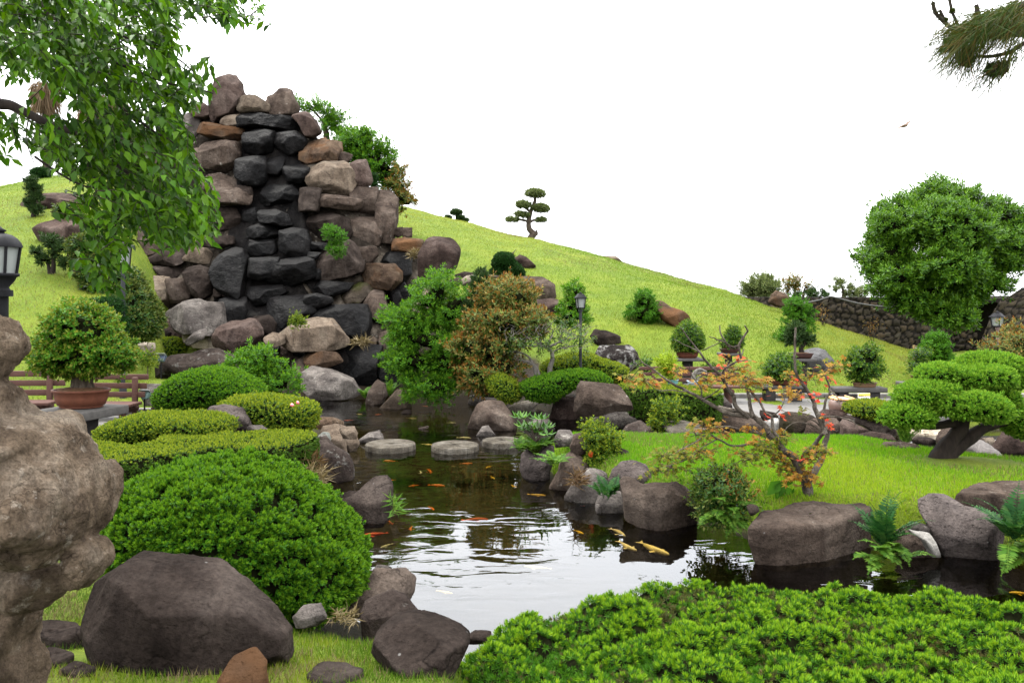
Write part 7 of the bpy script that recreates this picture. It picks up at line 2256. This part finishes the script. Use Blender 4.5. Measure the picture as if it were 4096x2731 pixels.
D = nrm(np.array([-.55, 0, -.6]) + rs.normal(0, .34, (len(P), 3)))
leaves(g, P, D, perp(D, rs), rs.uniform(.12, .24, len(P)), .0032, 0, 'needle')
for pth in ("T 1380,240 1300,150 1268,30", "T 1420,260 1350,120", "T 1500,150 1465,0", "T 1540,560 1470,560 1430,470", "T 1790,200 1780,60", "T 1560,420 1520,520"):
    P = smooth_path(np.stack([at(u, v, d_) for u, v in px(pth)]), 10)
    i = rs.randint(0, len(P) - 1, 240)
    ax = nrm(P[i + 1] - P[i])
    D = nrm(ax * .8 + rs.normal(0, .5, (240, 3)))
    leaves(g, P[i] + rs.normal(0, .002, (240, 3)), D, perp(D, rs), .02, .004, 0, 'needle')
for (u, v), nn in zip(px("T 1450,330 1560,560 1700,640 1960,760 2100,700 1850,520 2250,560 1600,300"), (60, 70, 80, 60, 50, 80, 70, 60)):
    P = np.stack([at(u + a, v + b, d_ + c) for a, b, c in zip(rs.normal(0, 22, nn), rs.normal(0, 22, nn), rs.normal(0, .06, nn))])
    D = nrm(np.array([-.5, 0, -.75]) + rs.normal(0, .32, (nn, 3)))
    leaves(g, P, D, perp(D, rs), rs.uniform(.14, .30, nn), .0034, 0, 'needle')
g.build("needles", LM['pneed'], t)
M['cone'] = plain("pine_cone", (.022, .014, .010), .8, .2, .5, 60, .5)
for (u, v), r in zip(px("T 1670,680 1960,820 2080,800 1610,430"), (.036, .028, .028, .026)):
    c = at(u, v, d_)
    gg = Geo()
    k = np.arange(90)
    zz_ = 1 - 2 * (k + .5) / 90
    a = k * 2.39996
    N = np.stack([np.sqrt(1 - zz_ ** 2) * np.cos(a), np.sqrt(1 - zz_ ** 2) * np.sin(a), zz_], 1)
    S = nrm(np.cross(N, [0, 0, 1.0]))
    leaves(gg, c + N * r * .4 * [1, 1, 1.25], nrm(N + [0, 0, -.4]), S, r * .75, r * .55, 0, 'rhomb', .15)
    V, Fc = ico(2)
    gg.add(V * r * .75 * [1, 1, 1.2] + c, Fc)
    gg.build("pine_cone", M['cone'], t)

# ------------------------------------------------------------------ grass
def blades(name, P, h, wd, mats, rs, lean=.35, dry=.05, pf=.8):
    n = len(P)
    D = nrm(np.stack([rs.normal(0, lean, n), rs.normal(0, lean, n), np.ones(n)], 1))
    S = nrm(np.stack([rs.normal(1, .3, n), rs.normal(0, .6, n), np.zeros(n)], 1))
    g = Geo()
    pt = fbm(P * np.array([1, .55, 0]) * pf, 4, 31) + rs.normal(0, .07, n)
    mi = np.where(rs.rand(n) < dry * (1 + 5 * (fbm(P * np.array([1, .6, 0]) * pf * 1.7, 3, 8) > .60)), 1, np.where(pt < .46, 2, np.where(pt > .60, 3, 0)))
    for m_ in range(4):
        k = mi == m_
        leaves(g, P[k], D[k], S[k], (h * rs.uniform(.55, 1.35, n))[k], wd, m_, 'needle')
    return tag(g.build(name, mats, loc=(0, 0, 0)), kind="stuff")


rs = np.random.RandomState(4)
GM = [LM['grass'], LM['straw'], leaf_mat("lush_grass_blade", (.08, .24, .008), (.13, .33, .010), (.19, .40, .014), .4), leaf_mat("pale_grass_blade", (.20, .34, .014), (.28, .42, .018), (.36, .48, .03), .4)]
SM = [LM['slope'], LM['straw'], leaf_mat("lush_slope_blade", (.10, .20, .014), (.15, .255, .020), (.21, .31, .03), .35), leaf_mat("yellow_slope_blade", (.22, .27, .03), (.30, .34, .045), (.36, .38, .08), .35)]  # greener and yellower blades grow in random patches
NM = [LM['neargrass'], LM['straw'], leaf_mat("dark_grass_blade", (.04, .10, .006), (.07, .145, .008), (.10, .19, .012), .35), leaf_mat("yellow_grass_blade", (.14, .22, .012), (.20, .27, .018), (.27, .31, .03), .35)]  # green blades toned down: tree shade over this lawn put into colour
# island lawn
q = ISLE
lo, hi = q.min(0), np.minimum(q.max(0), [9.5, 13])
p = lo + rs.rand(230000, 2) * (hi - lo)
p = p[inside(q, p)]
p = p[(edist(q, p) > .38)]
bare = fbm(np.stack([p[:, 0] * .9, p[:, 1] * 1.4, p[:, 0] * 0], 1), 3, 2)
sh = np.hypot((p[:, 0] - 5.3) / 1.2, (p[:, 1] - 9.1) / .7) < rs.uniform(.4, 1, len(p))
p = p[~sh]
z = ground(p[:, 0], p[:, 1])
blades("lawn_grass", np.stack([p[:, 0], p[:, 1], z - .01], 1), .052, .010, GM, rs)
# near lawn
p = np.stack([rs.uniform(-4.2, .25, 120000), rs.uniform(2.6, 7, 120000)], 1)
z = ground(p[:, 0], p[:, 1])
f = fbm(np.stack([p[:, 0] * 2.2, p[:, 1] * 2.2, p[:, 0] * 0], 1), 3, 6)
ok = (z > .2) & (f > .36) & (in_bed(p[:, 0], p[:, 1]) < rs.rand(len(z)))
p, z = p[ok], z[ok]
blades("near_grass", np.stack([p[:, 0], p[:, 1], z - .01], 1), .046, .0050, NM, rs, .5, .12, 2.2)
# slopes
n = 210000
u = np.concatenate([rs.uniform(-150, 1000, n // 3), rs.uniform(1500, 3800, n - n // 3)])
d0, d1 = np.interp(u, HU, HD0) - 1.2, np.interp(u, SU, SD) + 1
dd_ = d0 + (d1 - d0) * rs.rand(n) ** .8
x = (u - CX) / F * dd_
z = ground(x, dd_)
k = (z > .22) & (in_bed(x, dd_) < .5)
blades("slope_grass", np.stack([x, dd_, z - .012], 1)[k], .065, .013, SM, rs, .5, .06, .28)
